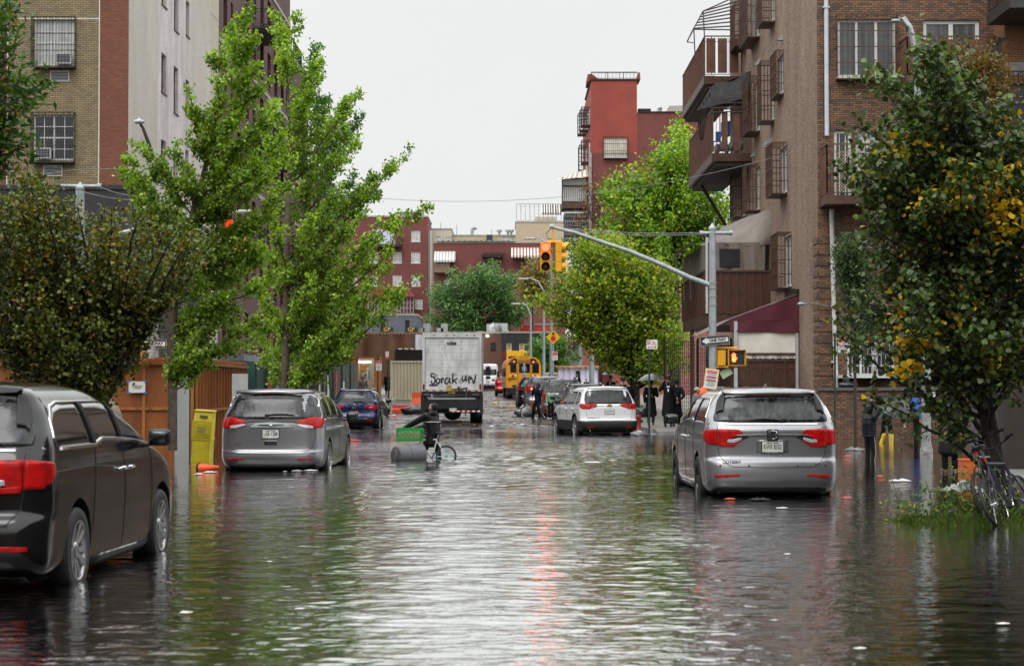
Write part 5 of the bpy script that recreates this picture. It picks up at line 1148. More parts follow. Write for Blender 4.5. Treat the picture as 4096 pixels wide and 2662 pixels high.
def ell_targets(c,r,n,seed,low=-.8,shell=.55):
    rg=np.random.default_rng(seed); out=[]
    while len(out)<n:
        v=rg.normal(size=3); v/=np.linalg.norm(v)
        if v[2]<low: continue
        k=rg.uniform(shell,1)**.6; out.append((c[0]+v[0]*r[0]*k,c[1]+v[1]*r[1]*k,c[2]+v[2]*r[2]*k))
    return out
def loc(px,py,Y,b): v=at(px,py,Y); return (v.x-b[0],v.y-b[1],v.z-b[2])
PG=[((.15,.25,.02),3),((.23,.35,.035),3),((.075,.15,.012),2),((.34,.47,.08),1.6)]     # ginkgo: fresh green
PG2=[((.055,.14,.025),3),((.09,.20,.03),3),((.03,.08,.015),2),((.14,.26,.04),1)]
# ginkgo nearest (trunk at px 690)
b=(gxp(690,41),41,-.12)
pts=[(690,1800),(690,1300),(700,1150),(760,900),(850,560),(905,330)]
tk=[loc(p[0],p[1],41,b)+(r,) for p,r in zip(pts,(.10,.095,.09,.07,.04,.02))]
tips=[(980,60),(1010,150),(930,130),(860,240),(880,320),(1040,260),(1075,330),(760,380),(790,470),(1100,420),(1060,520),(560,590),(510,610),(620,640),(700,600),(540,720),(500,700),(590,760),(680,760),(760,680),(1120,560),(1140,640),(1150,760),(1110,820),(1130,920),(1020,880),(600,850),(660,900),(740,860),(820,800),(900,760),(960,700),(1000,980),(1060,1020),(1110,1080),(960,1100),(900,1180),(820,1200),(760,1250),(800,1330),(870,1290),(940,1230),(1010,1290),(1080,1310),(740,1420),(780,1470),(700,1380),(820,990),(880,1010),(720,1010),(860,420),(920,480),(980,420),(820,560),(940,600),(880,680),(1020,640),(1080,700),(560,820)]
tg=[]; rg=np.random.default_rng(3)
for px,py in tips: v=at(px,py,41+rg.uniform(-1.3,1.3)); tg.append((v.x-b[0],v.y-b[1],v.z-b[2]))
tree('ginkgo_tree','bright green ginkgo with a slim trunk wrapped in a poster by the plywood booth',b,tk,tg,PG,.070,42000,LF,.080,9,.48,rtop=.02,seed=11,tight=True,trans=.4,rise=.5,up=.1)
# ginkgo with long arms reaching over the street (trunk at px 1135)
b=(gxp(1135,55),55,-.1)
pts=[(1135,1790),(1140,1500),(1148,1200),(1150,900),(1160,600),(1150,300)]
tk=[loc(p[0],p[1],55,b)+(r,) for p,r in zip(pts,(.12,.11,.095,.075,.05,.02))]
arms=[(1175,70),(1145,180),(1120,120),(1100,60),(1290,240),(1250,290),(1275,300),(1430,380),(1395,400),(1440,560),(1380,520),(1630,620),(1560,680),(1500,700),(1450,760),(1700,830),(1600,850),(1520,880),(1440,860),(1380,900),(1330,640),(1360,740),(1300,460),(1230,420),(1400,980),(1480,1010),(1540,1060),(1620,1150),(1660,1130),(1560,1150),(1480,1130),(1420,1100),(1340,1040),(1460,1240),(1400,1290),(1340,1200),(1300,1260),(1240,1220),(1440,1330),(1350,1340),(1290,1330),(1100,1280),(1060,1210),(1030,1140),(1220,980),(1240,860),(1060,1000),(1090,860),(1080,700),(1070,560),(1090,430),(1200,740),(1230,600),(1190,420),(1320,820),(1180,1080),(1260,1100),(1080,1100),(1120,1330),(1220,1330),(1040,1350)]
tg=[]
for px,py in arms: v=at(px,py,55+rg.uniform(-2.0,2.0)); tg.append((v.x-b[0],v.y-b[1],v.z-b[2]))
tree('ginkgo_tree','tall green ginkgo whose long bare-tipped arms reach out over the street',b,tk,tg,PG,.078,52000,LF,.088,8,.52,seed=12,tight=True,trans=.4,rise=.62,up=.1)
# darker ginkgos further down the pavement
for px,Y,tr_,lab,sd in ((1215,66,[(1260,200),(1245,330),(1290,420),(1330,560),(1290,640),(1320,700),(1250,760),(1210,620),(1300,860),(1350,960),(1240,1000),(1200,1150),(1300,1150),(1370,1210),(1180,1300),(1260,1350),(1150,1380),(1100,1400),(1320,1400)],'darker ginkgo standing behind the long-armed one',13),(1262,71,[(1440,470),(1400,560),(1350,480),(1300,400),(1420,700),(1360,800),(1290,900),(1400,1150),(1340,1050),(1260,1180),(1330,1330),(1420,1350),(1240,1360),(1310,1440),(1180,1430)],'dark green ginkgo with a thin leaning stem beside the green hoarding',14)):
    b=(gxp(px,Y),Y,0); tk=[loc(px,1600,Y,b)+(.12,),loc(px+3,1100,Y,b)+(.09,),loc(px+6,700,Y,b)+(.06,),loc(px+15,350,Y,b)+(.02,)]
    tg=[]
    for q,r_ in tr_: v=at(q,r_,Y+rg.uniform(-1.8,1.8)); tg.append((v.x-b[0],v.y-b[1],v.z-b[2]))
    tree('ginkgo_tree',lab,b,tk,tg,PG2,.095,9000,LF,.13,6,.6,seed=sd,tight=True,bark=M_barkd,trans=.3,rise=.6,group='dark ginkgos on the left pavement' if 0 else None)
# olive and rust leaved multi-stem tree on the near left
b=(gxp(400,31),31,-.1); PO=[((.075,.10,.012),4),((.035,.055,.010),2.5),((.15,.14,.015),2.2),((.24,.14,.018),.9),((.13,.17,.025),2.4)]
tk=[(0,0,0,.12),(.02,0,.6,.11),(.05,.0,1.0,.10),(-.05,0,1.35,.09)]
tg=[]; rg=np.random.default_rng(5)
def fill(poly_rows,Y,dy,n,rg,b,jit=1):
    """random points between left and right limits given per photo row"""
    out=[]; rows=np.array([r[0] for r in poly_rows],float)
    wts=np.array([max(1,(np.interp(y,rows,[r[2] for r in poly_rows])-np.interp(y,rows,[r[1] for r in poly_rows]))) for y in np.linspace(rows[0],rows[-1],60)]); wts/=wts.sum()
    for _ in range(n):
        y=np.linspace(rows[0],rows[-1],60)[rg.choice(60,p=wts)]+rg.uniform(-8,8); l=np.interp(y,rows,[r[1] for r in poly_rows]); r_=np.interp(y,rows,[r[2] for r in poly_rows])
        x=rg.uniform(l,r_); v=at(x,y,Y+rg.uniform(-dy,dy)*math.sqrt(max(.1,1-((x-(l+r_)/2)/((r_-l)/2+1))**2))); out.append((v.x-b[0],v.y-b[1],v.z-b[2]))
    return out
tg=fill([(735,60,180),(790,-20,330),(850,-60,640),(900,-100,900),(1000,-120,880),(1080,-140,760),(1180,-150,640),(1250,-160,620),(1310,-100,450),(1370,-60,380),(1460,0,420),(1510,200,430)],31,1.9,190,rg,b)
T=tree('street_tree','olive and rust leaved tree with several dark stems behind the near black minivan',b,tk,tg,PO,.062,50000,LH,.12,7,.42,bark=M_barkd,seed=21,rise=.9,trans=.25,rb=1.5,along=.3)
# oak branch entering at the upper left
b=(gxp(-520,22),22,-.1); PK=[((.055,.12,.015),3),((.03,.075,.012),3),((.10,.17,.02),1.4),((.22,.16,.02),.35)]
tk=[(0,0,0,.2),(.1,0,3,.18),(.5,0,5.0,.12),(.8,.1,7,.06)]
tg=fill([(0,-300,60),(40,-300,110),(120,-300,60),(175,-300,110),(230,-300,150),(290,-300,190),(330,-300,215),(380,-300,120),(440,-300,90),(500,-300,100),(560,-300,150),(620,-300,110),(690,-300,40)],22,1.2,90,rg,b)
tree('oak_tree','oak branch with dark green toothed leaves coming in at the upper left edge',b,tk,tg,PK,.10,9000,LN,.085,8,.38,bark=M_barkd,seed=22,rise=.35,trans=.3)
# linden, right foreground
b=(gxp(3950,25),25,-.05); PLN=[((.05,.08,.015),4),((.085,.125,.025),4),((.022,.042,.010),2.0),((.12,.19,.05),1.5),((.50,.33,.012),.30),((.30,.15,.02),.10)]
tk=[(.16,0,0,.13),(.06,0,.9,.12),(-.08,0,1.7,.10),(-.12,0,2.3,.085),(-.05,0,3.0,.06),(.0,.1,3.9,.03)]
rows=[(140,3735,3800),(250,3480,3880),(330,3400,3960),(420,3440,4030),(520,3420,4120),(640,3400,4200),(760,3390,4250),(900,3400,4280),(1040,3470,4300),(1160,3430,4320),(1250,3340,4330),(1320,3540,4300),(1370,3720,4250)]
tg=fill(rows,25,1.6,210,rg,b)+[loc(p[0],p[1],24.5,b) for p in ((3320,1330),(3350,1290),(3380,650),(3690,190),(3500,1590),(3700,1560))]
T=tree('linden_tree','large dark linden with scattered yellow leaves leaning over the bicycles at the right edge',b,tk,tg,PLN,.074,30000,LH,.10,7,.40,bark=M_barkd,seed=31,rise=.45,trans=.22,droop=.25)
# yellow sprays as part of it
rg=np.random.default_rng(8); Pn=[]
for cx,cy,n,s_ in ((3850,770,60,.13),(3960,810,90,.16),(4030,860,70,.15),(3990,920,50,.12),(3750,810,40,.10),(3620,1350,40,.08),(3640,1470,35,.06),(3700,1370,26,.08),(3590,1270,14,.05),(3580,600,22,.1),(3640,560,16,.08),(3620,1500,16,.05),(4040,700,40,.12),(3700,880,20,.1)):
    v=np.array(loc(cx,cy,24.1,b)); Pn.append(v+rg.normal(size=(n,3))*s_*np.array([1.3,.6,.8]))
leaves('yellow_foliage',T,np.concatenate(Pn),.085,[((.62,.42,.015),4),((.75,.50,.03),2),((.45,.22,.02),1),((.30,.34,.03),1)],LH,.2,.35,None,rg)
# lime and gold tree in the middle right
PY=[((.24,.34,.03),3),((.16,.27,.025),3),((.36,.42,.06),2.4),((.50,.42,.05),.8),((.09,.16,.018),1.3)]
b=(gxp(2540,96),96,gz(96,True)); tk=[(0,0,0,.26),(.0,0,1.4,.23),(.05,0,2.4,.18),(0,0,4.2,.12),(0,0,7,.04)]
tg=fill([(925,2330,2460),(990,2250,2560),(1060,2180,2680),(1140,2120,2740),(1220,2130,2760),(1290,2310,2780),(1390,2360,2800),(1450,2420,2780)],96,3.3,230,rg,b)
tree('street_tree','broad lime and gold tree spreading over the row of parked cars',b,tk,tg,PY,.16,34000,LQ,.26,5,.9,bark=M_barkd,seed=41,rise=.7,trans=.35)
b=(gxp(2700,112),112,gz(112,True)); tk=[(0,0,0,.34),(0,0,3,.28),(.1,0,7,.2),(.1,0,12,.07)]
PB=[((.20,.34,.025),3),((.13,.25,.02),3),((.32,.46,.05),2.4),((.06,.13,.014),1.5),((.36,.26,.05),.3)]
tg=fill([(480,2710,2740),(540,2670,2790),(610,2610,2850),(700,2450,2880),(760,2400,2940),(840,2400,2960),(900,2330,2960),(1000,2360,2960),(1080,2500,2960)],112,3.8,240,rg,b)
tree('street_tree','tall fresh green tree rising behind the lime and gold one',b,tk,tg,PB,.18,34000,LQ,.30,4,.9,bark=M_barkd,seed=42,rise=.5,trans=.35)
# wide dark green tree in the far centre
b=(gxp(1915,212),212,1.3); tk=[(0,0,0,.45),(0,0,4,.36),(.2,0,8,.25),(0,0,12,.1)]
PD=[((.055,.13,.03),3),((.09,.19,.04),3),((.15,.27,.08),1.8),((.025,.065,.018),2)]
tg=fill([(1035,1870,1940),(1075,1790,2000),(1120,1770,2090),(1165,1680,2110),(1215,1730,2150),(1260,1690,2080),(1310,1790,2110)],212,5,95,rg,b)
tree('spreading_tree','wide dark green feathery tree in front of the far red brick block',b,tk,tg,PD,.32,22000,LN,.42,2.2,1.6,bark=M_barkd,seed=43,rise=.3,trans=.3,droop=.2)
b=(gxp(2130,205),205,1.3); tk=[(0,0,0,.2),(0,0,5,.15),(0,0,9,.05)]; tg=fill([(1040,2090,2200),(1110,2080,2210),(1200,2080,2200)],205,2.5,50,rg,b)
tree('street_tree','thin rust and gold tree beside the far street lamps',b,tk,tg,[((.20,.13,.03),3),((.12,.14,.03),3),((.3,.2,.04),1)],.28,3500,LQ,.45,3,1.2,bark=M_barkd,seed=44,trans=.3)
b=(gxp(2205,165),165,gz(165,True)); tk=[(0,0,0,.14),(0,0,1.6,.1),(0,0,3.2,.05)]; tg=fill([(1335,2150,2230),(1370,2110,2280),(1410,2110,2320),(1450,2120,2300),(1480,2160,2260)],165,1.8,70,rg,b)
tree('young_tree','small round young tree with bright green leaves right of the school bus',b,tk,tg,[((.10,.24,.035),3),((.15,.32,.05),2),((.06,.14,.02),2)],.20,7000,LQ,.28,5,.7,bark=M_barkd,seed=45,trans=.35)
# bare autumn tree by the striped balcony
b=(gxp(2400,158),158,1.0); tk=[(0,0,0,.2),(0,0,6,.15),(.3,0,11,.08),(.4,0,15,.03)]; tg=fill([(690,2340,2440),(760,2300,2480),(860,2290,2470),(960,2310,2460)],158,2,70,rg,b)
tree('bare_tree','nearly bare tree with a few rust leaves in front of the red tower',b,tk,tg,[((.25,.10,.03),3),((.35,.2,.05),1)],.16,700,LQ,.3,5,1.3,bark=M_barkd,seed=46,rise=1.2)
# autumn tree behind the linden and a shrubby tree by the brick wall
b=(gxp(3900,58),58,0); tk=[(0,0,0,.16),(0,0,5,.12),(0,0,10,.04)]; tg=fill([(170,3820,3960),(300,3760,4040),(450,3740,4060),(600,3760,4060)],58,1.6,80,rg,b)
tree('street_tree','rust and orange leaved tree behind the top of the linden',b,tk,tg,[((.16,.09,.02),3),((.12,.08,.02),3),((.08,.08,.02),2),((.28,.15,.03),.6)],.10,7000,LH,.2,5,.7,bark=M_barkd,seed=47,trans=.3)
b=(gxp(3420,57),57,0); tk=[(0,0,0,.05),(0,0,2.5,.04),(0,0,4.5,.02)]; tg=fill([(940,3350,3400),(1020,3340,3480),(1150,3350,3520),(1280,3370,3540),(1340,3400,3500)],57,1.0,80,rg,b)
tree('street_tree','small leaved slender tree in front of the white drainpipe',b,tk,tg,[((.035,.075,.02),3),((.06,.11,.025),3),((.02,.045,.012),2)],.07,9000,LQ,.14,7,.5,bark=M_barkd,seed=48,trans=.25)
# ---------------------------------------------------------------- vehicles in the street
odyssey('parked_minivan','near black minivan cut off by the left edge with long red tail lamp',P_dark,(-4.66,15.6,-.10),R(-3.1))
odyssey('parked_minivan','silver minivan with wide red tail lamps parked in the water on the right',P_silver,(3.87,29.5,-.15),R(1.9),rim=mat('black_alloy',(.05,.05,.052),.3,.6),sp=5)
PAC=[(.19,.86,.25,4.98),(.25,.95,.10,5.06),(.34,.985,.03,5.13),(.44,1.0,.0,5.15),(.52,1.005,.015,5.16),(.58,1.01,.05,5.15),(.80,1.01,.07,5.05),(.98,1.005,.08,4.80),(1.10,.99,.10,4.45),(1.18,.975,.14,4.15),(1.26,.96,.19,3.96),(1.36,.93,.26,3.72),(1.46,.89,.33,3.45),(1.56,.845,.39,3.15),(1.63,.80,.40,2.92),(1.68,.74,.40,2.75),(1.715,.66,.55,2.5),(1.74,.50,.85,2.25),(1.752,.25,1.25,2.0)]
root,s,P,body=mk_car('parked_minivan','grey rounded minivan with black wraparound rear glass parked on the left',PAC,mat('ceramic_grey_paint',(.24,.24,.25),.3,.65,var=.05,vs=25,coat=1),rx=.38,ry=.28,loc=(-4.66,38.4,-.17),rz=R(-2.4),cat='minivan',crown=.07)
P('rear_window',[(-.93,1.20,1.26),(-.86,1.18,1.46),(-.80,1.175,1.57),(-.70,1.17,1.62),(0,1.165,1.645),(.70,1.17,1.62),(.80,1.175,1.57),(.86,1.18,1.46),(.93,1.20,1.26)],'R',G_rain,off=.006)
P('black_trim',[(-.62,1.0,1.165),(-.5,1.09,1.165),(0,1.11,1.162),(.5,1.09,1.165),(.62,1.0,1.165)],'R',M_black,off=.004)
P('spoiler',[(-.76,1.655,1.68),(0,1.665,1.70),(.76,1.655,1.68)],'R',MATS['ceramic_grey_paint'],off=.05,thick=.09); P('brake_light',[(-.25,1.64,1.655),(.25,1.64,1.655)],'R',M_redem,off=.03,thick=.05)
for sd in (-1,1):
    mm=lambda a:a if sd<0 else mirror_x(a)
    P('tail_light',mm([(-.97,1.0,1.18),(-.85,.99,1.20)]),'R',M_red,off=.014); q=P('tail_light',mm([(-.845,.99,1.20),(-.72,1.0,1.19),(-.60,1.04,1.16),(-.46,1.09,1.10)]),'R',M_red,off=.014)
    P('reversing_lamp',mm([(-.80,.985,1.03),(-.66,.99,1.05),(-.5,1.045,1.07)]),'R',M_clear,q,off=.019); P('tail_light',[(.14,1.0,1.18),(.3,1.03,1.19),(.42,1.10,1.17)],'S',M_red,flip=sd,off=.012)
    P('reflector',mm([(-.80,.375,.405),(-.52,.385,.41)]),'R',M_red,off=.012)
    P('window',[(.46,1.17,1.22),(.56,1.17,1.40),(.70,1.17,1.50)],'S',M_glassdark,flip=sd); P('window',[(.78,1.17,1.56),(1.1,1.17,1.61),(1.55,1.17,1.635)],'S',M_glassdark,flip=sd); P('window',[(1.62,1.17,1.635),(2.1,1.17,1.64),(2.56,1.16,1.635)],'S',M_glassdark,flip=sd); P('window',[(2.63,1.16,1.63),(2.9,1.15,1.58),(3.2,1.14,1.46),(3.6,1.12,1.27)],'S',M_glass,flip=sd)
    P('window_trim',[(.45,1.145,1.16),(2.0,1.145,1.16),(3.8,1.10,1.115)],'S',M_chrome,flip=sd,off=.01); P('window_trim',[(.50,1.38,1.42),(.74,1.57,1.595),(1.1,1.625,1.645),(2.6,1.65,1.67),(2.95,1.60,1.62),(3.3,1.44,1.46),(3.75,1.2,1.22)],'S',M_chrome,flip=sd,off=.01,nv=2)
    P('sill',[(1.5,.19,.30),(3.62,.19,.30)],'S',M_chrome,flip=sd,off=.02,thick=.05)
c=P('chrome_garnish',[(-.40,1.00,1.03),(-.3,1.0,1.075),(0,1.0,1.085),(.3,1.0,1.075),(.40,1.00,1.03)],'R',M_galv,off=.012)
b=MB(); y=s.rear_y(0,1.06)-.02
for sd in (-1,1): b.prism([(sd*.03,y,1.035),(sd*.25,y+.005,1.062),(sd*.25,y+.005,1.068),(sd*.03,y,1.06)],(0,0,0),(0,-.008,0)); 
b.ell((0,y,1.047),(.035,.008,.014)); b.build('emblem_mark',M_chrome,c)
plate(root,s,.88,'LAB 1288',M_paper,'NEW YORK','NEWAY'); P('handle_recess',[(-.12,.665,.75),(.12,.665,.75)],'R',M_black,off=.004); P('handle_bezel',[(-.13,.735,.755),(.13,.735,.755)],'R',M_galv,off=.015)
text(root,'PACIFICA',.05,(-.68,s.rear_y(-.68,.70)-.013,.68),(1,0,0),(0,0,1),M_chrome,sx=1.2); text(root,'NEWAY',.05,(-.74,s.rear_y(-.74,.92)-.013,.93),(1,0,0),(0,0,1),M_ink,sx=1.2)
P('bumper_lip',[(-.86,.19,.32),(-.7,.19,.27),(0,.19,.26),(.7,.19,.27),(.86,.19,.32)],'R',M_black,off=.012)
wiper(root,s,1.24,-.10,.45); mirrors(root,s,3.45,1.10,M_black,glass=M_mirror,sc=1.1); handles(root,s,(2.45,2.75),.98,MATS['ceramic_grey_paint']); fin(root,.85,1.735,M_galv)
seams(root,s,[('R',[(-.86,1.15),(-.84,.8),(-.80,.62),(-.70,.55),(0,.535),(.7,.55),(.80,.62),(.84,.8),(.86,1.15)],1),('R',[(-.98,.53),(-.6,.50),(0,.49),(.6,.50),(.98,.53)],1)]+[('S',q,sd) for sd in (-1,1) for q in ([(1.58,1.14),(1.62,.8),(1.5,.45)],[(2.6,1.14),(2.6,.35)],[(3.6,1.1),(3.64,.8),(3.6,.35)])])
b=MB()
for i in range(-4,5): b.box((i*.14,1.5,1.758-abs(i)*.006),(.022,1.3,.012))
b.build('roof_ribs',MATS['ceramic_grey_paint'],root)
# generic SUV / hatch seen from behind
def suv(name,label,pnt,loc,rz,L=4.8,W=.98,H=1.75,belt=1.10,lz=(.96,1.12),lx=.42,cladz=.45,wr=.37,tail=None,rails=True,plt=None,pz=.85,pm=None,glass=None,rim=None,emb=None,cat='suv',detail=True,steep=.25,lbar=False,group=None):
    k=lambda z:z*H/1.75; f=L/4.8; t=tail or M_red
    K=[(.22,.86*W,.22,4.6*f),(.28,.95*W,.10,4.7*f),(.42,.99*W,.01,4.78*f),(.52,W,.0,4.8*f),(.60,W,.03,4.79*f),(.66,W,.08,4.78*f),(.80,W,.10,4.72*f),(k(.97),W*.995,.10,4.5*f),(k(1.04),W*.985,.11,4.1*f),(belt,W*.975,.13,3.7*f),(belt+.07,W*.955,.16,3.5*f),(k(1.30),W*.91,.13+steep*.5,3.22*f),(k(1.42),W*.865,.13+steep*.8,2.95*f),(k(1.54),W*.81,.13+steep*1.05,2.68*f),(k(1.62),W*.76,.13+steep*1.1,2.48*f),(k(1.675),W*.68,.2+steep*1.2,2.3*f),(k(1.71),W*.5,.6+steep,2.15*f),(k(1.725),W*.25,1.0+steep,1.9*f)]
    root,s,P,body=mk_car(name,label,K,pnt,rx=.30,ry=.20,loc=loc,rz=rz,wr=wr,wy=(.95*f+.05,3.85*f),cat=cat,spec=dict(cladz=cladz,spokes=10 if not rim else 10,rim=rim or mat('alloy_rim',(.45,.45,.46),.3,.8,var=.1)),group=group)
    g=glass or G_rain; b0,b1=belt+.035,k(1.60)
    P('rear_window',[(-.83*W,b0+.01,b0+.12),(-.77*W,b0,(b0+b1)/2+.1),(-.70*W,b0,b1-.03),(0,b0-.005,b1+.01),(.70*W,b0,b1-.03),(.77*W,b0,(b0+b1)/2+.1),(.83*W,b0+.01,b0+.12)],'R',g,off=.006)
    P('spoiler',[(-.68*W,k(1.625),k(1.65)),(0,k(1.635),k(1.67)),(.68*W,k(1.625),k(1.65))],'R',pnt,off=.05,thick=.09)
    for sd in (-1,1):
        mm=lambda a:a if sd<0 else mirror_x(a); l0,l1=lz; h_=l1-l0
        P('tail_light',mm([(-.94*W,l0+.02*0,l1),(-.78*W,l0,l1),(-(W-.33),l0+.01,l1),(-lx,l0+h_*.45,l1-.01)]),'R',t,off=.014); P('tail_light',[(.10,l0,l1),(.22,l0+.01,l1),(.36,l0+h_*.5,l1)],'S',t,flip=sd,off=.012)
        if detail:
            P('reversing_lamp',mm([(-.78*W,l0+h_*.30,l0+h_*.5),(-(W-.33),l0+h_*.4,l0+h_*.55)]),'R',M_clear if not lbar else M_redem,off=.018); P('reflector',mm([(-.78*W,.37,.395),(-.55*W,.375,.40)]),'R',M_red,off=.014)
        P('window',[(.30+steep,belt+.06,belt+.20),(.42+steep,belt+.045,k(1.48)),(.62+steep,belt+.04,k(1.55)),(1.05+steep*.4,belt+.04,k(1.57))],'S',M_glassdark,flip=sd)
        P('window',[(1.14+steep*.4,belt+.04,k(1.575)),(1.6,belt+.03,k(1.585)),(2.10*f,belt+.025,k(1.58))],'S',M_glassdark,flip=sd); P('window',[(2.18*f,belt+.025,k(1.575)),(2.5*f,belt+.02,k(1.53)),(2.85*f,belt+.02,k(1.38)),(3.18*f,belt+.03,k(1.22))],'S',M_glassdark,flip=sd)
        P('window_trim',[(.4,belt+.012,belt+.03),(2,belt+.005,belt+.02),(3.3*f,belt,belt+.015)],'S',M_chrome,flip=sd,off=.01)
        if rails:
            r=MB(); x=.66*W; r.tube([(sd*x,.75,k(1.70)),(sd*x,.95,k(1.745)),(sd*x*1.0,2.2*f,k(1.745)),(sd*x,2.4*f,k(1.69))],.022,8); r.build('roof_rail',M_galv if rails!='b' else M_black,root)
    P('windscreen',[(-.7*W,belt+.08,k(1.56)),(0,belt+.05,k(1.62)),(.7*W,belt+.08,k(1.56))],'F',M_glass,nu=8)
    seams(root,s,[('R',[(-.80*W,belt+.02),(-.80*W,.8),(-.74*W,.62),(0,.60),(.74*W,.62),(.80*W,.8),(.80*W,belt+.02)],1)]+[('S',q,sd) for sd in (-1,1) for q in ([(1.10+steep*.4,belt),(1.2,.8),(1.22,.5)],[(2.14*f,belt),(2.14*f,.4)],[(3.25*f,belt),(3.3*f,.42)])])
    mirrors(root,s,3.05*f,belt+.02,M_black if detail!='w' else pnt,glass=M_mirror); handles(root,s,(1.35,2.3*f),belt-.14,pnt); fin(root,.75+steep,k(1.70),pnt)
    wiper(root,s,b0+.03,.0,.38)
    if plt: plate(root,s,pz,plt,pm or M_paper)
    return root,s,P
rt,s,P=suv('parked_suv','white suv with chrome tailgate bar standing askew at the water edge',P_white,(3.33,67.5,-.13),R(11.5),L=5.0,W=1.0,H=1.80,belt=1.14,lz=(1.0,1.17),lx=.42,cladz=.60,plt='UCG 8092',pz=.92,rails='b',tail=M_red,lbar=True,glass=rain('rain_hazed_glass2',amt=.25))
P('chrome_bar',[(-.44,1.10,1.14),(0,1.095,1.145),(.44,1.10,1.14)],'R',M_chrome,off=.016); b=MB(); y=s.rear_y(0,1.12)-.03; b.prism([(-.10,y,1.10),(-.035,y,1.10),(-.03,y,1.085),(.045,y,1.085),(.05,y,1.10),(.09,y,1.10),(.10,y,1.14),(.04,y,1.14),(.035,y,1.155),(-.04,y,1.155),(-.045,y,1.14),(-.09,y,1.14)],(0,0,0),(0,-.01,0)); b.build('emblem_mark',mat('gold_badge',(.5,.33,.08),.3,.7),rt)
text(rt,'TRAVERSE AWD',.045,(-.55,s.rear_y(-.55,.70)-.012,.70),(1,0,0),(0,0,1),M_ink,sx=1.3)
for x in (-.66,.66): b=MB(); b.smooth=True; b.lathe([(.055,-.02),(.065,-.01),(.06,.08),(.045,.08),(.045,-.02)],(x,s.rear_y(x,.3)-.01,.30),(0,1,0),16); b.build('exhaust_tip',M_chrome,rt)
rt,s,P=suv('moving_suv','dark blue suv with an orange licence plate driving off through the water',P_blue,(-6.05,76.2,-.06),R(-3.0),L=4.5,W=.89,H=1.60,belt=1.03,lz=(.82,.98),lx=.40,cladz=.48,wr=.34,plt='53470',pz=.66,pm=mat('orange_plate',(.75,.36,.02),.4),rails=True,glass=rain('rain_hazed_glass2'))
b=MB(); y=s.rear_y(0,.93)-.015; b.tube([(.07*math.cos(a),y,.93+.07*math.sin(a)) for a in np.linspace(0,2*PI,20)],.008,5); b.bar((-.045,y,.975),(-.02,y,.89),.010); b.bar((-.02,y,.89),(0,y,.94),.010); b.bar((0,y,.94),(.02,y,.89),.010); b.bar((.02,y,.89),(.045,y,.975),.010); b.bar((-.02,y,.985),(0,y,.95),.010); b.bar((.02,y,.985),(0,y,.95),.010); b.build('emblem_mark',M_chrome,rt)
text(rt,'TIGUAN',.045,(0,s.rear_y(0,.82)-.012,.81),(1,0,0),(0,0,1),M_chrome,sx=1.6)
P('chrome_strip',[(-.7,.46,.475),(.7,.46,.475)],'R',M_chrome,off=.014)
b=MB(); b.grid(lambda u,v:(-4.9+1.0*u,75.6+.9*u,.02+.5*v*(1-u)**1.2+.05*math.sin(u*20)*v),16,8); m=mat('splash_water',(.6,.63,.63),.15,0,var=.3,vs=9,alpha=.45); tag(b.build('water_splash',m),'pale splash of water thrown up beside the dark blue suv','splash',kind='structure')
GRP='cars parked nose to tail along the right kerb'
suv('parked_suv','dark bronze suv with roof rails directly ahead of the white suv',P_brown,(2.85,76.0,gz(77)),R(3),L=4.9,W=.96,H=1.76,detail=True,glass=rain('rain_hazed_glass2'),group=GRP)
suv('parked_minivan','grey minivan with pale tail lamp inserts between the bronze suv and the silver minivan',P_grey,(2.35,90.5,gz(92)),R(2),L=5.0,W=.97,H=1.78,lz=(.85,1.1),lx=.62,cladz=0,steep=.35,plt='HXR 4127',cat='minivan',group=GRP)
suv('parked_minivan','silver minivan with roof bars just behind the grey minivan in the kerb row',P_silver,(1.72,103,gz(105)),R(1.5),L=5.0,W=.97,H=1.80,lz=(.95,1.3),lx=.70,cladz=0,steep=.3,cat='minivan',group=GRP)
suv('parked_suv','black suv half hidden in front of the silver minivan in the kerb row',P_dark,(1.30,110.5,gz(112)),R(2),L=4.8,W=.95,H=1.72,group=GRP)
suv('parked_suv','bright red suv showing left of the school bus',P_redc,(-.35,152,gz(154)),R(1),L=4.6,W=.93,H=1.75,lz=(.85,1.3),lx=.7,group=None)
suv('parked_suv','pale grey suv with black roof rails parked right of the school bus',P_silver,(3.1,150,gz(152)),R(2),L=4.8,W=.96,H=1.8,rails='b')
suv('parked_suv','dark grey suv parked beside the white van far up the street',P_dark,(-1.35,200,gz(200)),R(0),L=4.7,W=.95,H=1.7)
# white cargo van in the distance
def cargo(label,loc,rz):
    K=[(.25,.85,.15,5.5),(.35,.97,.02,5.6),(.55,1.0,0,5.62),(.9,1.0,.03,5.5),(1.15,.995,.05,5.1),(1.3,.985,.07,4.8),(1.7,.96,.10,4.45),(2.1,.92,.13,4.1),(2.35,.87,.16,3.9),(2.45,.80,.22,3.75),(2.5,.6,.5,3.4),(2.51,.3,.9,3)]
    rt,s,P,b=mk_car('cargo_van',label,K,P_white,rx=.12,ry=.08,loc=loc,rz=rz,wr=.36,wy=(1.2,4.6),cat='van',crown=.02)
    for sd in (-1,1):
        mm=lambda a:a if sd<0 else mirror_x(a)
        P('rear_window',mm([(-.80,1.45,2.0),(-.12,1.45,2.02)]),'R',M_glassdark); P('tail_light',mm([(-.98,.95,1.5),(-.86,.95,1.5)]),'R',M_red,off=.02); P('rear_door',mm([(-.84,.55,1.35),(-.05,.55,1.35)]),'R',P_white,off=.012)
        P('window',[(3.6,1.4,1.95),(4.0,1.4,1.9),(4.4,1.4,1.6)],'S',M_glassdark,flip=sd)
    P('bumper',[(-.95,.3,.52),(.95,.3,.52)],'R',M_black,off=.04,thick=.08); mirrors(rt,s,4.3,1.45,M_black); plate(rt,s,.75,'81723 NB',M_paper)
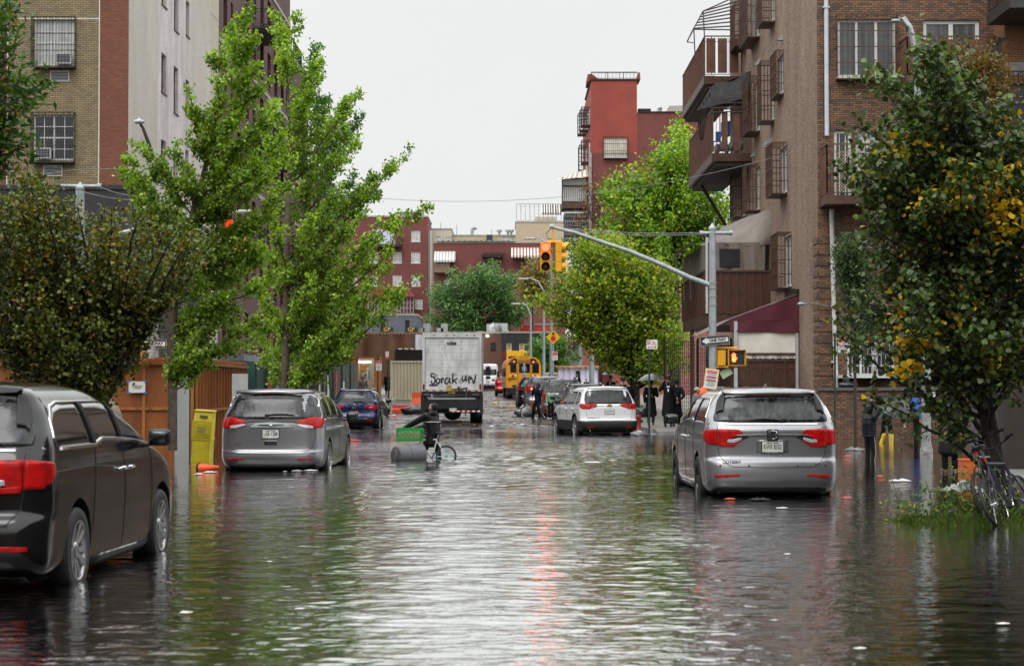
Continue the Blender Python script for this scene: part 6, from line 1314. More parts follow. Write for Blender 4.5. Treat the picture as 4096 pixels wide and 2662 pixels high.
cargo('white cargo van parked far up the street right of the box truck',(-2.25,186,gz(188)),R(-1))
# box truck
T=thing('box_truck','white box truck with a graffitied roll-up door and black tail lift','truck',(-2.47,82,gz(83)),0)
s_=97.1
def tz(py): return zp(py,82)-gz(83)
def tx(px): return gxp(px,82)+2.47
M_truck=mat('grimy_white_truck',(.62,.62,.60),.5,vs=2.5,streak=.25,c2=(.40,.39,.36)); M_door=mat('grimy_roller_door',(.68,.69,.69),.45,vs=3.5,streak=.3,c2=(.42,.42,.41))
zb,zt=tz(1564),tz(1330); b=MB(); hw=1.215
b.bb(-hw,-hw+.10,0,.12,zb,zt); b.bb(hw-.10,hw,0,.12,zb,zt); b.bb(-hw+.101,hw-.101,0,.12,zt-.2,zt); b.bb(-hw+.101,hw-.101,0,.12,zb,zb+.06); b.bb(-hw+.01,hw-.01,.121,6.4,zb+.01,zt-.01); b.build('cargo_box',M_truck,T)
n=7; D=None; b=MB(); z0,z1=zb+.065,zt-.205
for i in range(n): a=z0+(z1-z0)*i/n; c=z0+(z1-z0)*(i+1)/n; b.bb(-hw+.115,hw-.115,.05,.08,a+.006,c-.006)
D=b.build('roller_door',M_door,T)
b=MB(); [b.bb(-hw+.115,hw-.115,.055,.078,z0+(z1-z0)*i/n-.006,z0+(z1-z0)*i/n+.006) for i in range(1,n)]; [b.box((x,.046,z0+(z1-z0)*(i+.5)/n*1),(.03,.012,.10)) for i in range(0,n) for x in (-.42,.37)]; b.build('door_hinge',mat('grey_hinge',(.25,.25,.25),.5),D)
b=MB()
for i in range(5): b.ell((-.75+i*.42+(.1 if i in(1,3) else 0),-.004,zt-.1),(.05,.012,.02),10,6)
b.build('marker_lamp',M_redem,T)
M_tape=mat('reflective_red',(.5,.03,.03),.4,var=0); b=MB(); [b.bb(x,x+.13,-.006,0,zb+.01,zb+.05) for x in np.arange(-hw+.12,hw-.2,.29)]; b.build('reflective_tape',M_tape,T)
text(D,'milea',.19,(tx(1806),.04,tz(1371)),(1,0,0),(0,0,1),M_ink,bold=.006); text(D,'mileatruck.com',.055,(tx(1806),.04,tz(1377.5)),(1,0,0),(0,0,1),M_ink)
b=MB(); b.bb(tx(1716),tx(1750),.036,.045,tz(1543),tz(1536)); q=b.build('maker_badge',mat('navy_badge',(.02,.03,.12),.4),D); text(q,'MORGAN',.06,(tx(1735),.033,tz(1539.6)),(1,0,0),(0,0,1),M_redem)
# spray lettering
M_spray=mat('black_spray',(.012,.012,.014),.6,var=0); M_soft=mat('grey_spray_haze',(.36,.36,.37),.7,var=.2)
STR=[[(1739,1497),(1731,1491),(1724,1497),(1725,1504),(1733,1507),(1738,1510),(1740,1519),(1738,1529),(1731,1534),(1725,1528),(1727,1521)],
 [(1752,1512),(1746,1518),(1746,1529),(1751,1534),(1757,1528),(1758,1517),(1752,1511)],
 [(1764,1513),(1766,1521),(1766,1532)],[(1765,1518),(1770,1512),(1776,1514)],
 [(1792,1510),(1785,1512),(1780,1520),(1781,1531),(1788,1533),(1795,1525),(1797,1513)],[(1797,1510),(1798,1524),(1804,1534)],
 [(1812,1492),(1810,1512),(1811,1533)],[(1831,1512),(1820,1517),(1812,1521),(1820,1525),(1826,1534)],[(1841,1521),(1842,1522)],
 [(1851,1500),(1849,1512),(1852,1521),(1858,1519),(1862,1510),(1864,1500)],[(1864,1500),(1863,1514),(1867,1524)],
 [(1874,1506),(1875,1522),(1877,1534)],[(1874,1508),(1881,1505),(1884,1512),(1877,1518)],[(1886,1508),(1891,1522),(1894,1532),(1899,1518),(1901,1506),(1903,1497)]]
b=MB(); hz=MB()
for st in STR:
    pts=[(tx(x),.043,tz(y)) for x,y in st]; 
    sm=[]
    for i in range(len(pts)-1):
        p0=Vector(pts[max(i-1,0)]);p1=Vector(pts[i]);p2=Vector(pts[i+1]);p3=Vector(pts[min(i+2,len(pts)-1)])
        for k in range(5): t=k/5; sm.append(.5*((2*p1)+(p2-p0)*t+(2*p0-5*p1+4*p2-p3)*t*t+(3*p1-p0-3*p2+p3)*t**3))
    sm.append(Vector(pts[-1])); b.tube(sm,[.022+.012*math.sin(PI*i/len(sm)) for i in range(len(sm))],6)
for v in b.v: pass
b.v=[(x,.038+(y-.043)*.12,z) for x,y,z in b.v]; b.build('spray_lettering',M_spray,D)
for st in STR[:13:2]:
    p0=st[0]; hz.ell((tx(p0[0]+2),.0465,tz(p0[1]+4)),(.11,.003,.09),12,6)
hz.build('spray_haze',M_soft,D)
b=MB(); b.bb(-hw-.04,hw+.04,-.05,.5,zb-.12,zb-.002); b.bb(-hw-.06,-hw+.14,-.25,.3,zb-.95,zb-.121); b.bb(hw-.14,hw+.06,-.25,.3,zb-.95,zb-.121); b.bb(-hw+.15,hw-.15,-.3,.1,zb-.72,zb-.26); b.bb(-hw+.3,hw-.3,.2,.6,zb-.9,zb-.3)
for x in (-hw+.22,hw-.22): b.tube([(x-.14,-.32,zb-.17),(x+.14,-.32,zb-.17)],.07,12)
TL=b.build('tail_lift',mat('black_steel',(.025,.025,.027),.4,.4,var=.4),T)
b=MB(); b.bb(-hw+.25,hw-.25,-.32,-.301,zb-.33,zb-.27); b.build('lift_edge',M_galv,TL)
b=MB(); b.box((-.12,-.1,zb+.13),(.2,.16,.24)); b.build('lift_pump',mat('faded_yellow',(.4,.3,.06),.5,var=.4),TL); b=MB(); b.bb(-.16,.12,-.06,-.052,zb-.09,zb-.02); q=b.build('maker_plate',M_yellow,TL); text(q,'MAXON',.055,(-.02,-.065,zb-.055),(1,0,0),(0,0,1),M_ink)
b=MB(); b.bar((.02,-.12,zb+.08),(.5,-.12,zb+.1),.05); b.box((.28,-.12,zb+.1),(.1,.1,.2)); b.bar((.6,-.15,zb+.15),(.56,-.35,.35),.05); b.bar((.35,-.14,zb+.1),(.65,-.14,zb+.13),.06); b.build('lift_linkage',M_dkmetal,TL)
b=MB(); zz=tz(1643)
for i in range(12): b.mi=i%2; b.bb(-.1+i*.105,-.1+(i+1)*.105-.002,-.36,-.34,zz-.03,zz+.03)
b.build('striped_bumper',[mat('reflective_red'),M_white],T)
b=MB(); b.bb(tx(1799),tx(1828),-.37,-.36,tz(1642),tz(1631)); q=b.build('licence_plate',M_paper,T); text(q,'53519 MG',.09,(tx(1813),-.375,tz(1636)),(1,0,0),(0,0,1),M_ink)
for sx_ in (-1,1):
    b=MB(); b.smooth=True; b.tube([(sx_*(hw-.05),-.012,tz(1556)),(sx_*(hw-.05),-.012,tz(1535))],.035,8); b.build('tail_light',M_redem,T)
    for y in (1.2,):
        wheel_parts(T,sx_*.98,y,.48,sx_,M_galv,8,wd=.5)
    wheel_parts(T,sx_*.98,6.9,.48,sx_,M_galv,8,wd=.26)
b=MB(); b.ell((0,.9,.42),(.36,.4,.28),16,8); b.bb(-.5,.5,.3,7,.62,.85); b.build('rear_axle',M_dkmetal,T)
b=MB(); b.smooth=False; b.bb(-1.05,1.05,6.45,8.0,.6,2.35); b.bb(-1.0,1.0,8.0,8.6,.6,1.5); cab=b.build('cab',P_white,T)
b=MB(); b.bb(-1.055,1.055,6.9,7.7,1.5,2.1); b.build('cab_window',M_glassdark,cab)
for sx_ in (-1,1):
    b=MB(); x=sx_*1.40; b.bb(x-.11,x+.11,7.35,7.44,tz(1497),tz(1458)); b.bb(x-.1,x+.1,7.35,7.44,tz(1512),tz(1500)); b.tube([(sx_*1.02,7.5,2.45),(x,7.45,2.5),(x,7.42,1.5),(sx_*1.02,7.5,1.3)],.02,6); b.build('wing_mirror',M_black,T)
# school bus
T=thing('school_bus','yellow school bus with round red and amber lamps seen from behind','bus',(.80,137,gz(139)),R(2.2)); Y_=mat('school_bus_yellow',(.72,.30,.012),.35,var=.08,coat=.4)
g=gz(139); bz=lambda py:zp(py,137)-g; bx=lambda px:gxp(px,137)-.80
hw=1.2; prof=[(-hw,.75),(-hw,2.15),(-hw*.985,2.35),(-hw*.9,2.62),(-hw*.72,2.80),(-hw*.45,2.90),(0,2.94)]; prof=prof+[(-x,z) for x,z in prof[-2::-1]]
b=MB(); b.prism([(x,0,z) for x,z in prof],(0,0,0),(0,9.6,0)); b.build('body',Y_,T)
b=MB(); b.bb(-1.1,1.1,9.6,11.2,.6,1.6); b.build('bonnet',Y_,T)
for x0,x1 in ((2040,2066),(2165-27,2164-0)): pass
for (a,c,d,e) in ((2041,2066,1455,1489),(2076,2120,1454,1490),(2129,2156,1456,1491)):
    b=MB(); b.bb(bx(a),bx(c),-.015,.0,bz(e),bz(d)); q=b.build('window',M_black,T); b=MB(); b.bb(bx(a)+.03,bx(c)-.03,-.022,-.016,bz(e)+.03,bz(d)-.03); b.build('pane',M_glassdark,q)
b=MB(); 
for x in (bx(2071),bx(2125)): b.bb(x-.015,x+.015,-.03,0,.95,2.3)
b.bb(bx(2071),bx(2125),-.03,0,bz(1450)-.01,bz(1450)+.01); b.build('door_seam',mat('bus_seam',(.35,.15,.01),.5),T)
b=MB(); b.prism([(-1.10,-.012,2.32),(-.48,-.012,2.36),(-.44,-.012,2.72),(-.62,-.012,2.80),(-.88,-.012,2.66)],(0,0,0),(0,.01,0)); b.prism([(1.10,-.012,2.32),(.48,-.012,2.36),(.44,-.012,2.72),(.62,-.012,2.80),(.88,-.012,2.66)],(0,0,0),(0,.01,0)); b.build('lamp_panel',M_ink,T)
M_amb=mat('amber_lens',(.75,.22,.01),.2,coat=1,emit=(1,.3,.02),es=.3)
for x,z,r,m in ((-.86,2.52,.085,M_red),(-.66,2.53,.085,M_amb),(.66,2.5,.085,M_amb),(.86,2.5,.085,M_red),(-.92,bz(1504),.085,M_amb),(-.75,bz(1504),.09,M_red),(-.56,bz(1504),.075,M_clear),(.62,bz(1504),.075,M_clear),(.8,bz(1504),.09,M_red),(.96,bz(1504),.085,M_amb),(-.94,bz(1522),.055,M_red)):
    b=MB(); b.smooth=True; b.lathe([(0,-.05),(r*.8,-.045),(r,-.02),(r,.0)],(x,0,z),(0,1,0),18); b.build('tail_light' if z<2 else 'warning_light',m,T)
b=MB(); b.bb(-.47,.47,-.014,-.002,2.40,2.70); q=b.build('name_board',M_ink,T); b=MB(); b.bb(-.44,.44,-.02,-.0145,2.43,2.67); q2=b.build('board_face',Y_,q); text(q,'SCHOOL BUS',.20,(0,-.026,2.55),(1,0,0),(0,0,1),M_ink,bold=.008,maxw=.82)
b=MB(); [b.ell((x,.0,2.85),(.07,.04,.03),8,6) for x in (-.2,0,.2)]; b.build('marker_lamp',M_redem,T)
# round crest of pale rays on the rear door glass, blue number disc, bumper
b=MB(); cx,cz=bx(2097),bz(1474)
for i in range(22):
    a=2*PI*i/22; b.bar((cx+.09*math.cos(a),-.026,cz+.12*math.sin(a)),(cx+.17*math.cos(a),-.026,cz+.23*math.sin(a)),.016)
b.ell((cx,-.024,cz+.29),(.07,.006,.05),10,6); b.bb(cx-.05,cx+.05,-.03,-.024,cz-.08,cz+.08); b.build('crest_decal',mat('pale_decal',(.55,.62,.66),.5),T)
b=MB(); b.smooth=True; b.lathe([(0,-.012),(.12,-.010),(.12,0)],(bx(2098),0,bz(1498)),(0,1,0),20); q=b.build('number_disc',mat('sky_blue_disc',(.10,.32,.62),.4),T); text(q,'16',.14,(bx(2098),-.015,bz(1498)),(1,0,0),(0,0,1),M_white)
b=MB(); b.bb(bx(2030),bx(2064),-.02,0,bz(1517),bz(1513)); b.bb(.1,.75,-.02,0,1.05,1.45); b.build('black_strip',M_ink,T)
b=MB(); b.bb(-1.22,1.22,-.12,.0,.32,.74); b.bb(-1.1,1.1,-.05,.4,.05+.2,.33); b.build('bumper',mat('black_steel'),T)
b=MB(); b.bb(-1.215,1.215,.3,9.3,1.06,1.10); b.bb(-1.215,1.215,.3,9.3,.90,.93); b.build('rub_rail',M_ink,T)
for i in range(9):
    for sd in (-1,1): b=MB(); b.bb(sd*1.19,sd*1.206,.5+i*.98,1.3+i*.98,1.55,2.15); b.build('window',M_glassdark,T)
for sd in (-1,1):
    wheel_parts(T,sd*.92,1.9,.46,sd,M_galv,8,wd=.45); wheel_parts(T,sd*.98,8.9,.46,sd,M_galv,8,wd=.25)
    b=MB(); b.bb(sd*1.45-.09,sd*1.45+.09,9.7,9.78,1.55,1.95); b.tube([(sd*1.1,10,1.6),(sd*1.45,9.74,2.0),(sd*1.45,9.74,1.4)],.02,6); b.build('wing_mirror',M_black,T)
# ---------------------------------------------------------------- people
M_suit=mat('black_suit',(.008,.008,.0095),.75,spec=.15,var=.4,vs=6,bump=.3,bs=12); M_felt=mat('black_felt',(.01,.01,.01),.8); M_shirt=mat('white_shirt',(.68,.68,.68),.7,var=.05)
M_beard_b=mat('brown_beard',(.05,.03,.02),.9,bump=.5,bs=60); M_beard_w=mat('white_beard',(.55,.53,.5),.9,bump=.5,bs=60); M_shoe=mat('black_shoe',(.01,.01,.01),.3); M_eye=mat('dark_eye',(.01,.008,.006),.3,var=0)
def hand(mb,w,d,s,sc=1,curl=.5,fr=.0095):
    """palm, four unequal fingers and a thumb from the side of the palm; w wrist, d pointing direction, s sideways (thumb side)"""
    w=Vector(w); d=Vector(d).normalized(); s=(Vector(s)-d*Vector(s).dot(d)).normalized(); n=d.cross(s)
    p=w+d*.05*sc; mb.ell(w+d*.045*sc,(.04*sc,.026*sc,.05*sc),10,6,Matrix((s,n,d)).transposed())
    for i,(L,o) in enumerate(((.070,.027),(.080,.009),(.074,-.009),(.058,-.026))):
        a=w+d*.08*sc+s*o*sc; b=a+(d*(1-curl*.3)+n*curl*.5).normalized()*L*.5*sc; c=b+(d*(1-curl)+n*curl*1.1).normalized()*L*.5*sc; mb.tube([a-d*.03*sc,a,b,c],[fr*sc,fr*sc,fr*.95*sc,fr*.75*sc],6)
    a=w+d*.03*sc+s*.030*sc; b=a+(s*.8+d*.7).normalized()*.035*sc; c=b+(s*.2+d*1+n*curl*.4).normalized()*.030*sc; mb.tube([w+d*.02*sc+s*.01*sc,a,b,c],[.013*sc,.012*sc,.010*sc,.008*sc],6)
def person(label,loc,rz,h=1.75,J={},skin=None,hair=M_hair,top=None,legs=None,coat=None,hem=.55,hat=None,beard=None,shirt=False,vox=.013,curls=False,group=None,glove=None,look=(0,0),shoes=None,bulk=1.0,hood=None,hairlen=0,short=False,cat='person'):
    k=h/1.75; root=thing('person',label,cat,loc,rz,group); root.scale=(k,k,k); skin=skin or M_skin
    D=dict(pel=(0,0,.95),che=(0,0,1.27),nek=(0,0,1.47),hd=(0,.02,1.63),ls=(-.185,0,1.42),rs=(.185,0,1.42),le=(-.245,-.02,1.15),re=(.245,-.02,1.15),lw=(-.235,.07,.91),rw=(.235,.07,.91),lh=(-.09,0,.92),rh=(.09,0,.92),lk=(-.10,.02,.50),rk=(.10,.02,.50),la=(-.10,0,.09),ra=(.10,0,.09))
    D.update(J); V={a:Vector(b) for a,b in D.items()}
    hd=V['hd']; Rh=Euler((R(look[1]),0,R(look[0]))).to_matrix()
    b=MB(); hp=lambda x,y,z: hd+Rh@Vector((x,y,z))
    cap(b,V['pel'],V['che'],.125,.135); cap(b,V['che'],V['nek']-Vector((0,0,.06)),.13,.09); cap(b,V['nek']-Vector((0,0,.05)),hd-Vector((0,0,.05)),.058,.052)
    b.ell(hd,(.076,.094,.118),16,12,Rh); b.ell(hp(0,.035,-.055),(.055,.058,.062),12,8,Rh); b.ell(hp(0,.10,-.012),(.014,.022,.024),8,6,Rh)
    for sd in (-1,1): b.ell(hp(sd*.078,-.005,-.01),(.012,.022,.032),8,6,Rh)
    b.ell(hp(0,.088,-.055),(.024,.012,.008),8,6,Rh); b.ell(hp(0,.088,.028),(.055,.012,.012),8,6,Rh)
    for q in 'lr':
        sd=-1 if q=='l' else 1; S,E,W_,H,K_,A=[V[q+c] for c in 'sewhka']
        cap(b,S,E,.052,.042); cap(b,E,W_,.042,.028); cap(b,V['che'],S,.09,.055); cap(b,H,K_,.082,.055); cap(b,K_,A,.055,.036); cap(b,V['pel'],H,.11,.09)
        if not glove: hand(b,W_,(W_-E),Vector((0,1,0)) if abs((W_-E).normalized().y)<.8 else Vector((-sd,0,0)))
        f=Vector((0,.0,0)); cap(b,A-Vector((0,.03,.04)),A+Vector((0,.13,-.055)),.035,.028)
    body=blob('body',b,skin,root,vox,2)
    e=MB(); 
    for sd in (-1,1): e.ell(hp(sd*.03,.086,.012),(.011,.008,.007),8,6,Rh)
    e.build('eyes',M_eye,root)
    if hair:
        m=MB(); m.ell(hp(0,-.012,.025),(.083,.097,.108),16,10,Rh)
        if hairlen: m.ell(hp(0,-.05,-.06),(.08,.06,.09+hairlen),12,8,Rh)
        o=m.build('hair',hair,root)
        # keep the face clear
        me=o.data; bm=bmesh.new(); bm.from_mesh(me); Ri=Rh.inverted()
        dl=[f for f in bm.faces if (Ri@(f.calc_center_median()-hd)).y>.045 and (Ri@(f.calc_center_median()-hd)).z<.06]; bmesh.ops.delete(bm,geom=dl,context='FACES'); bm.to_mesh(me); bm.free()
    if beard:
        m=MB(); m.ell(hp(0,.062,-.095),(.052,.045,.07),12,8,Rh); m.build('beard',beard,root)
    if curls:
        m=MB(); [m.tube([hp(sd*.078,.03,-.01+0),hp(sd*.088,.035,-.06),hp(sd*.08,.04,-.12)],[.008,.012,.006],6) for sd in (-1,1)]; m.build('sidelocks',beard or M_hair,root)
    if legs:
        m=MB()
        for q in 'lr':
            H,K_,A=[V[q+c] for c in 'hka']; cap(m,H,K_,.098,.072); cap(m,K_,A+Vector((0,0,.03)),.072,.058)
        cap(m,V['pel'],V['lh'],.12,.10); cap(m,V['pel'],V['rh'],.12,.10); blob('trousers',m,legs,root,.015,3)
    tp=top or coat
    if tp:
        m=MB(); B=bulk
        cap(m,V['pel']+Vector((0,0,.02)),V['che'],.145*B,.158*B); cap(m,V['che'],V['nek']-Vector((0,0,.07)),.155*B,.105*B)
        for q in 'lr':
            S,E,W_=[V[q+c] for c in 'sew']; cap(m,V['che'],S,.12*B,.075*B); cap(m,S,E,.072*B,.062*B)
            if short: m.v=m.v
            else: cap(m,E,E.lerp(W_,.93),.060*B,.047*B)
        if coat:
            c=V['pel']; n=16; leg=(V['lk']+V['rk'])/2
            for i in range(n):
                t=i/(n-1); z=c.z+.12-(c.z+.12-hem)*t; xy=Vector((c.x,c.y,0)).lerp(Vector((leg.x,leg.y,0)),t); m.ell((xy.x,xy.y,z),(.175+.06*t,.135+.06*t,.10),16,8)
        blob('coat' if coat else 'jacket' if not short else 't_shirt',m,tp,root,.016,3)
    if shirt:
        m=MB(); c=V['che']+Vector((0,.135,.09)); n=V['nek']
        m.prism([(n.x-.05,n.y+.075,n.z-.02),(n.x+.05,n.y+.075,n.z-.02),(c.x+.012,c.y+.05,c.z-.14),(c.x-.012,c.y+.05,c.z-.14)],(0,0,0),(0,.012,0)); m.build('shirt_front',M_shirt,root)
    m=MB()
    for q in 'lr': A=V[q+'a']; m.ell(A+Vector((0,.06,-.045)),(.05,.14,.05),12,8)
    m.build('shoes',shoes or M_shoe,root)
    if hat:
        m=MB(); m.smooth=True; q=Rh@Vector((0,0,1)); o=hp(0,-.008,.058)
        if hat=='brim': m.lathe([(.0,.105),(.082,.10),(.092,.085),(.094,.012),(.165,-.004),(.178,.006),(.165,.008),(.0,.0)],o,q,24); m.build('hat',M_felt,root); m=MB(); m.smooth=True; m.lathe([(.096,.012),(.097,.035)],o,q,24); m.build('hat_band',M_shoe,root)
        elif hat=='flat': m.lathe([(.0,.075),(.10,.07),(.105,.055),(.098,.012),(.185,.004),(.188,.014),(.0,.01)],o,q,24); m.build('hat',M_felt,root)
        elif hat=='kippah': m.ell(hp(0,-.03,.055),(.082,.085,.085),16,8,Rh); m.build('skullcap',M_felt,root)
        else: m.ell(hp(0,-.01,.045),(.088,.104,.09),16,8,Rh); m.box(hp(0,.12,.045),(.11,.10,.012),Rh); m.build('cap',hat,root)
    if hood:
        m=MB(); m.ell(hp(0,-.025,.01),(.105,.118,.145),16,10,Rh); o=m.build('hood',hood,root); me=o.data; bm=bmesh.new(); bm.from_mesh(me); Ri=Rh.inverted(); dl=[f for f in bm.faces if (Ri@(f.calc_center_median()-hd)).y>.045 and (Ri@(f.calc_center_median()-hd)).z<.075]; bmesh.ops.delete(bm,geom=dl,context='FACES'); bm.to_mesh(me); bm.free()
    return root,V
M_umb=mat('black_umbrella',(.02,.021,.023),.35,var=.2,coat=.2); M_umbg=mat('grey_umbrella',(.055,.058,.062),.35,var=.3,vs=12,coat=.3)
def umbrella(label,top,r=.52,tilt=(0,0),m=None,L=.8,depth=.24,fan=8,rz=0):
    """top: position of the ferrule; the shaft runs down from it"""
    T=thing('umbrella',label,'umbrella',top,rz); T.rotation_euler=(R(tilt[0]),R(tilt[1]),rz); b=MB(); n=fan*4; V=[(0,0,0)]; Fs=[]
    for j in range(1,9):
        t=j/8
        for i in range(n):
            a=2*PI*i/n; ph=(i%4)/4; sag=1-.07*t*math.sin(ph*PI); V.append((r*t*sag*math.cos(a),r*t*sag*math.sin(a),-depth*(t**1.9)+ .02*t*math.sin(ph*PI)))
    for i in range(n): Fs.append((0,1+i,1+(i+1)%n))
    for j in range(7):
        for i in range(n): Fs.append((1+j*n+i,1+(j+1)*n+i,1+(j+1)*n+(i+1)%n,1+j*n+(i+1)%n))
    b.smooth=True; b.add(V,Fs); C=b.build('canopy',m or M_umb,T,fix=False)
    b=MB()
    for i in range(fan):
        a=2*PI*i/fan; b.tube([(0,0,-.02),(r*.5*math.cos(a),r*.5*math.sin(a),-depth*.27-.012),(r*math.cos(a),r*math.sin(a),-depth-.005)],.003,4); b.bar((0,0,-.3),(r*.5*math.cos(a),r*.5*math.sin(a),-depth*.3),.004)
    b.build('ribs',M_dkmetal,T)
    b=MB(); b.tube([(0,0,.05),(0,0,-L)],.006,6); b.build('shaft',M_dkmetal,T); b=MB(); b.tube([(0,0,-L),(0,0,-L-.1),(.02,0,-L-.13),(.045,0,-L-.12),(.05,0,-L-.1)],.012,6); b.build('handle',M_wood,T)
    return T
def G(px,Y,walk=True): return (gxp(px,Y),Y,gz(Y,walk))
CAM=PI
HOLD=dict(rw=(.12,.22,1.22),re=(.25,.02,1.15))
# left pavement
person('man in black coat and wide hat sheltering under the domed umbrella by the green hoarding',G(1297,96),R(200),1.72,dict(HOLD),coat=M_suit,legs=M_suit,hat='brim',beard=M_beard_b,shirt=True,hem=.6)
v=at(1322,1478,96); umbrella('black double layered umbrella held over the man by the hoarding',(v.x,95.9,v.z),.57,(4,-3),M_umbg,.75,.22)
person('young man in open black suit and round black hat facing the camera, left pavement',G(1395,118),R(182),1.66,{},top=M_suit,legs=M_suit,hat='flat',shirt=True,curls=True)
person('man in an olive cap and dark shirt standing by the lit booth',G(1452,110),R(185),1.62,{},top=mat('dark_grey_shirt',(.06,.065,.065),.8),legs=M_suit,hat=mat('olive_cap',(.09,.10,.06),.8),skin=M_skind)
person('man in black suit and hat turned sideways beside the no parking sign',G(1506,128),R(110),1.64,dict(rw=(.2,.15,.88)),coat=M_suit,legs=M_suit,hat='brim',curls=True,hem=.72,beard=M_beard_b)
person('man in long black coat walking away beside the beige container',G(1550,140),R(5),1.66,dict(lk=(-.1,.1,.5),la=(-.1,.0,.12),rk=(.1,-.02,.5),ra=(.1,-.12,.1)),coat=M_suit,legs=M_suit,hat='kippah',hem=.5)
person('small child peeking out behind the dark blue suv',G(1342,92),R(180),1.14,{},top=mat('grey_child_top',(.2,.2,.22),.8),legs=M_suit)
person('child with dark hair behind the orange bin on the left pavement',G(1286,93),R(0),1.18,{},top=M_suit,legs=M_suit,skin=M_skin)
# man in the black T-shirt under the ginkgo
person('man in black T-shirt looking at the phone in his raised hand behind the ginkgo trunk',(gxp(642,56),56,-.12),R(-75),1.78,dict(rw=(.15,.36,1.25),re=(.26,.08,1.13),lw=(-.14,.32,1.18),le=(-.25,.06,1.13)),skin=M_skind,top=M_suit,legs=mat('olive_trousers',(.05,.048,.04),.8),hat='kippah',beard=M_hair,short=True,vox=.010,look=(0,-12))
# right pavement
person('man in black hat and coat standing at the doorway of the white cloth booth',G(2308,138),R(178),1.62,{},coat=M_suit,legs=M_suit,hat='brim',beard=M_beard_b,shirt=True)
person('boy in a black skullcap standing right of the white booth doorway',G(2346,132),R(175),1.28,{},top=M_suit,legs=M_suit,hat='kippah')
person('man in black coat holding a dark umbrella beside the pink brick wall',G(2444,100),R(150),1.68,dict(HOLD,rw=(.05,.2,1.22)),coat=M_suit,legs=M_suit,hat='brim',shirt=True,curls=True)
v=at(2447,1481,100); umbrella('dark grey umbrella held up beside the pink brick wall',(v.x,99.8,v.z),.52,(0,3),M_umbg,.72,.23)
person('older man with a long white beard and black hat under the lime tree',G(2493,90),R(120),1.66,{},coat=M_suit,legs=M_suit,hat='brim',beard=M_beard_w)
person('man seen from behind in black jacket and skullcap under the lime tree',G(2516,86),R(15),1.62,{},top=M_suit,legs=M_suit,hat='kippah')
def G2(px,Y): return (gxp(px,Y),Y,max(gz(Y,True),.03+.15*min(1,(Y-66)/3)))
person('tall man in black hat and long coat talking on the phone, facing the camera',G2(2672,72),R(178),1.80,dict(rw=(-.10,.10,1.58) if 0 else (.11,.06,1.60),re=(.29,.06,1.28),lw=(-.30,.16,1.02),lk=(-.1,.05,.5)),coat=M_suit,legs=M_suit,hat='brim',beard=M_beard_b,shirt=True,hem=.42,bulk=1.08,vox=.011)
person('man in long black coat and hat standing with hands clasped behind his back',G2(2706,72.6),R(4),1.68,dict(lw=(-.04,-.19,.95),rw=(.04,-.20,.95),le=(-.27,-.12,1.16),re=(.27,-.12,1.16)),coat=M_suit,legs=M_suit,hat='brim',hem=.40,vox=.011)
person('man in long black coat striding away beneath the clear grey umbrella',G2(2603,72.8),R(-8),1.68,dict(HOLD,lk=(-.09,.12,.5),la=(-.09,.16,.12),rk=(.1,-.03,.5),ra=(.1,-.2,.14)),coat=M_suit,legs=M_suit,hat='brim',hem=.45)
v=at(2601,1494,72.6); umbrella('rain-spotted grey umbrella in front of the dark mesh fence',(v.x,72.6,v.z),.50,(0,-4),M_umbg,.75,.24)
person('youth in a pale cap and slate top passing behind the silver minivan',(gxp(2786,61.5),61.5,-.02),R(-70),1.62,{},top=mat('slate_top',(.10,.11,.14),.8),legs=M_suit,hat=mat('pale_cap',(.38,.36,.31),.8))
# child in puffer jacket with hands on head
M_puff=mat('black_puffer',(.009,.010,.013),.4,spec=.25,bump=.2,bs=9); M_track=mat('black_track_trousers',(.009,.009,.010),.7,spec=.2)
rt,V=person('child in black puffer jacket standing in the flood with both hands on the raised hood',(gxp(3478,44),44,-.24),R(-60),1.46,dict(le=(-.24,.10,1.63),lw=(-.07,.02,1.83),re=(.24,.12,1.60),rw=(.07,.04,1.83),rk=(.10,.06,.5)),top=M_puff,legs=M_track,hood=M_puff,bulk=1.35,vox=.009,look=(0,-5))
m=MB()
for i in range(7): z=.93+i*.075; m.smooth=True; m.lathe([(.185,-.035),(.215,0),(.185,.035)],(0,0,z),(0,0,1),22,squash=.95)
m.build('quilted_panel',M_puff,rt)
m=MB(); [m.tube([V[q+'h']+Vector((sd*.10,0,0)),V[q+'k']+Vector((sd*.075,0,0)),V[q+'a']+Vector((sd*.06,0,.05))],.006,5) for q,sd in (('l',-1),('r',1))]; m.build('side_stripe',M_shirt,rt)
# bending person with yellow boots
M_boot=mat('yellow_rubber_boot',(.70,.48,.02),.35); M_navy=mat('navy_jacket',(.010,.015,.035),.7,spec=.2,var=.2)
rt,V=person('person bending forward in navy striped jacket and yellow rubber boots, reaching into the water',(gxp(3545,57),57,-.13),R(-80),1.66,dict(che=(0,.30,1.16),nek=(0,.45,1.27),hd=(0,.60,1.30),ls=(-.17,.38,1.28),rs=(.17,.38,1.28),re=(.2,.42,.98),rw=(.18,.48,.76),le=(-.18,.45,1.02),lw=(-.12,.62,.98),lk=(-.12,-.06,.5),rk=(.12,.10,.5),la=(-.12,-.16,.09),ra=(.12,.10,.09)),top=M_navy,legs=M_suit,hair=M_hair,vox=.010,look=(0,-50),shoes=M_boot)
m=MB()
for q in 'lr': cap(m,V[q+'a'],V[q+'k']-Vector((0,0,.10)),.065,.085)
blob('rubber_boots',m,M_boot,rt,.016,2)
m=MB(); m.tube([V['rs']+Vector((.075,0,0)),V['re']+Vector((.066,0,0)),V['rw']+Vector((.05,0,.03))],.016,6); m.build('sleeve_stripe',M_shirt,rt)
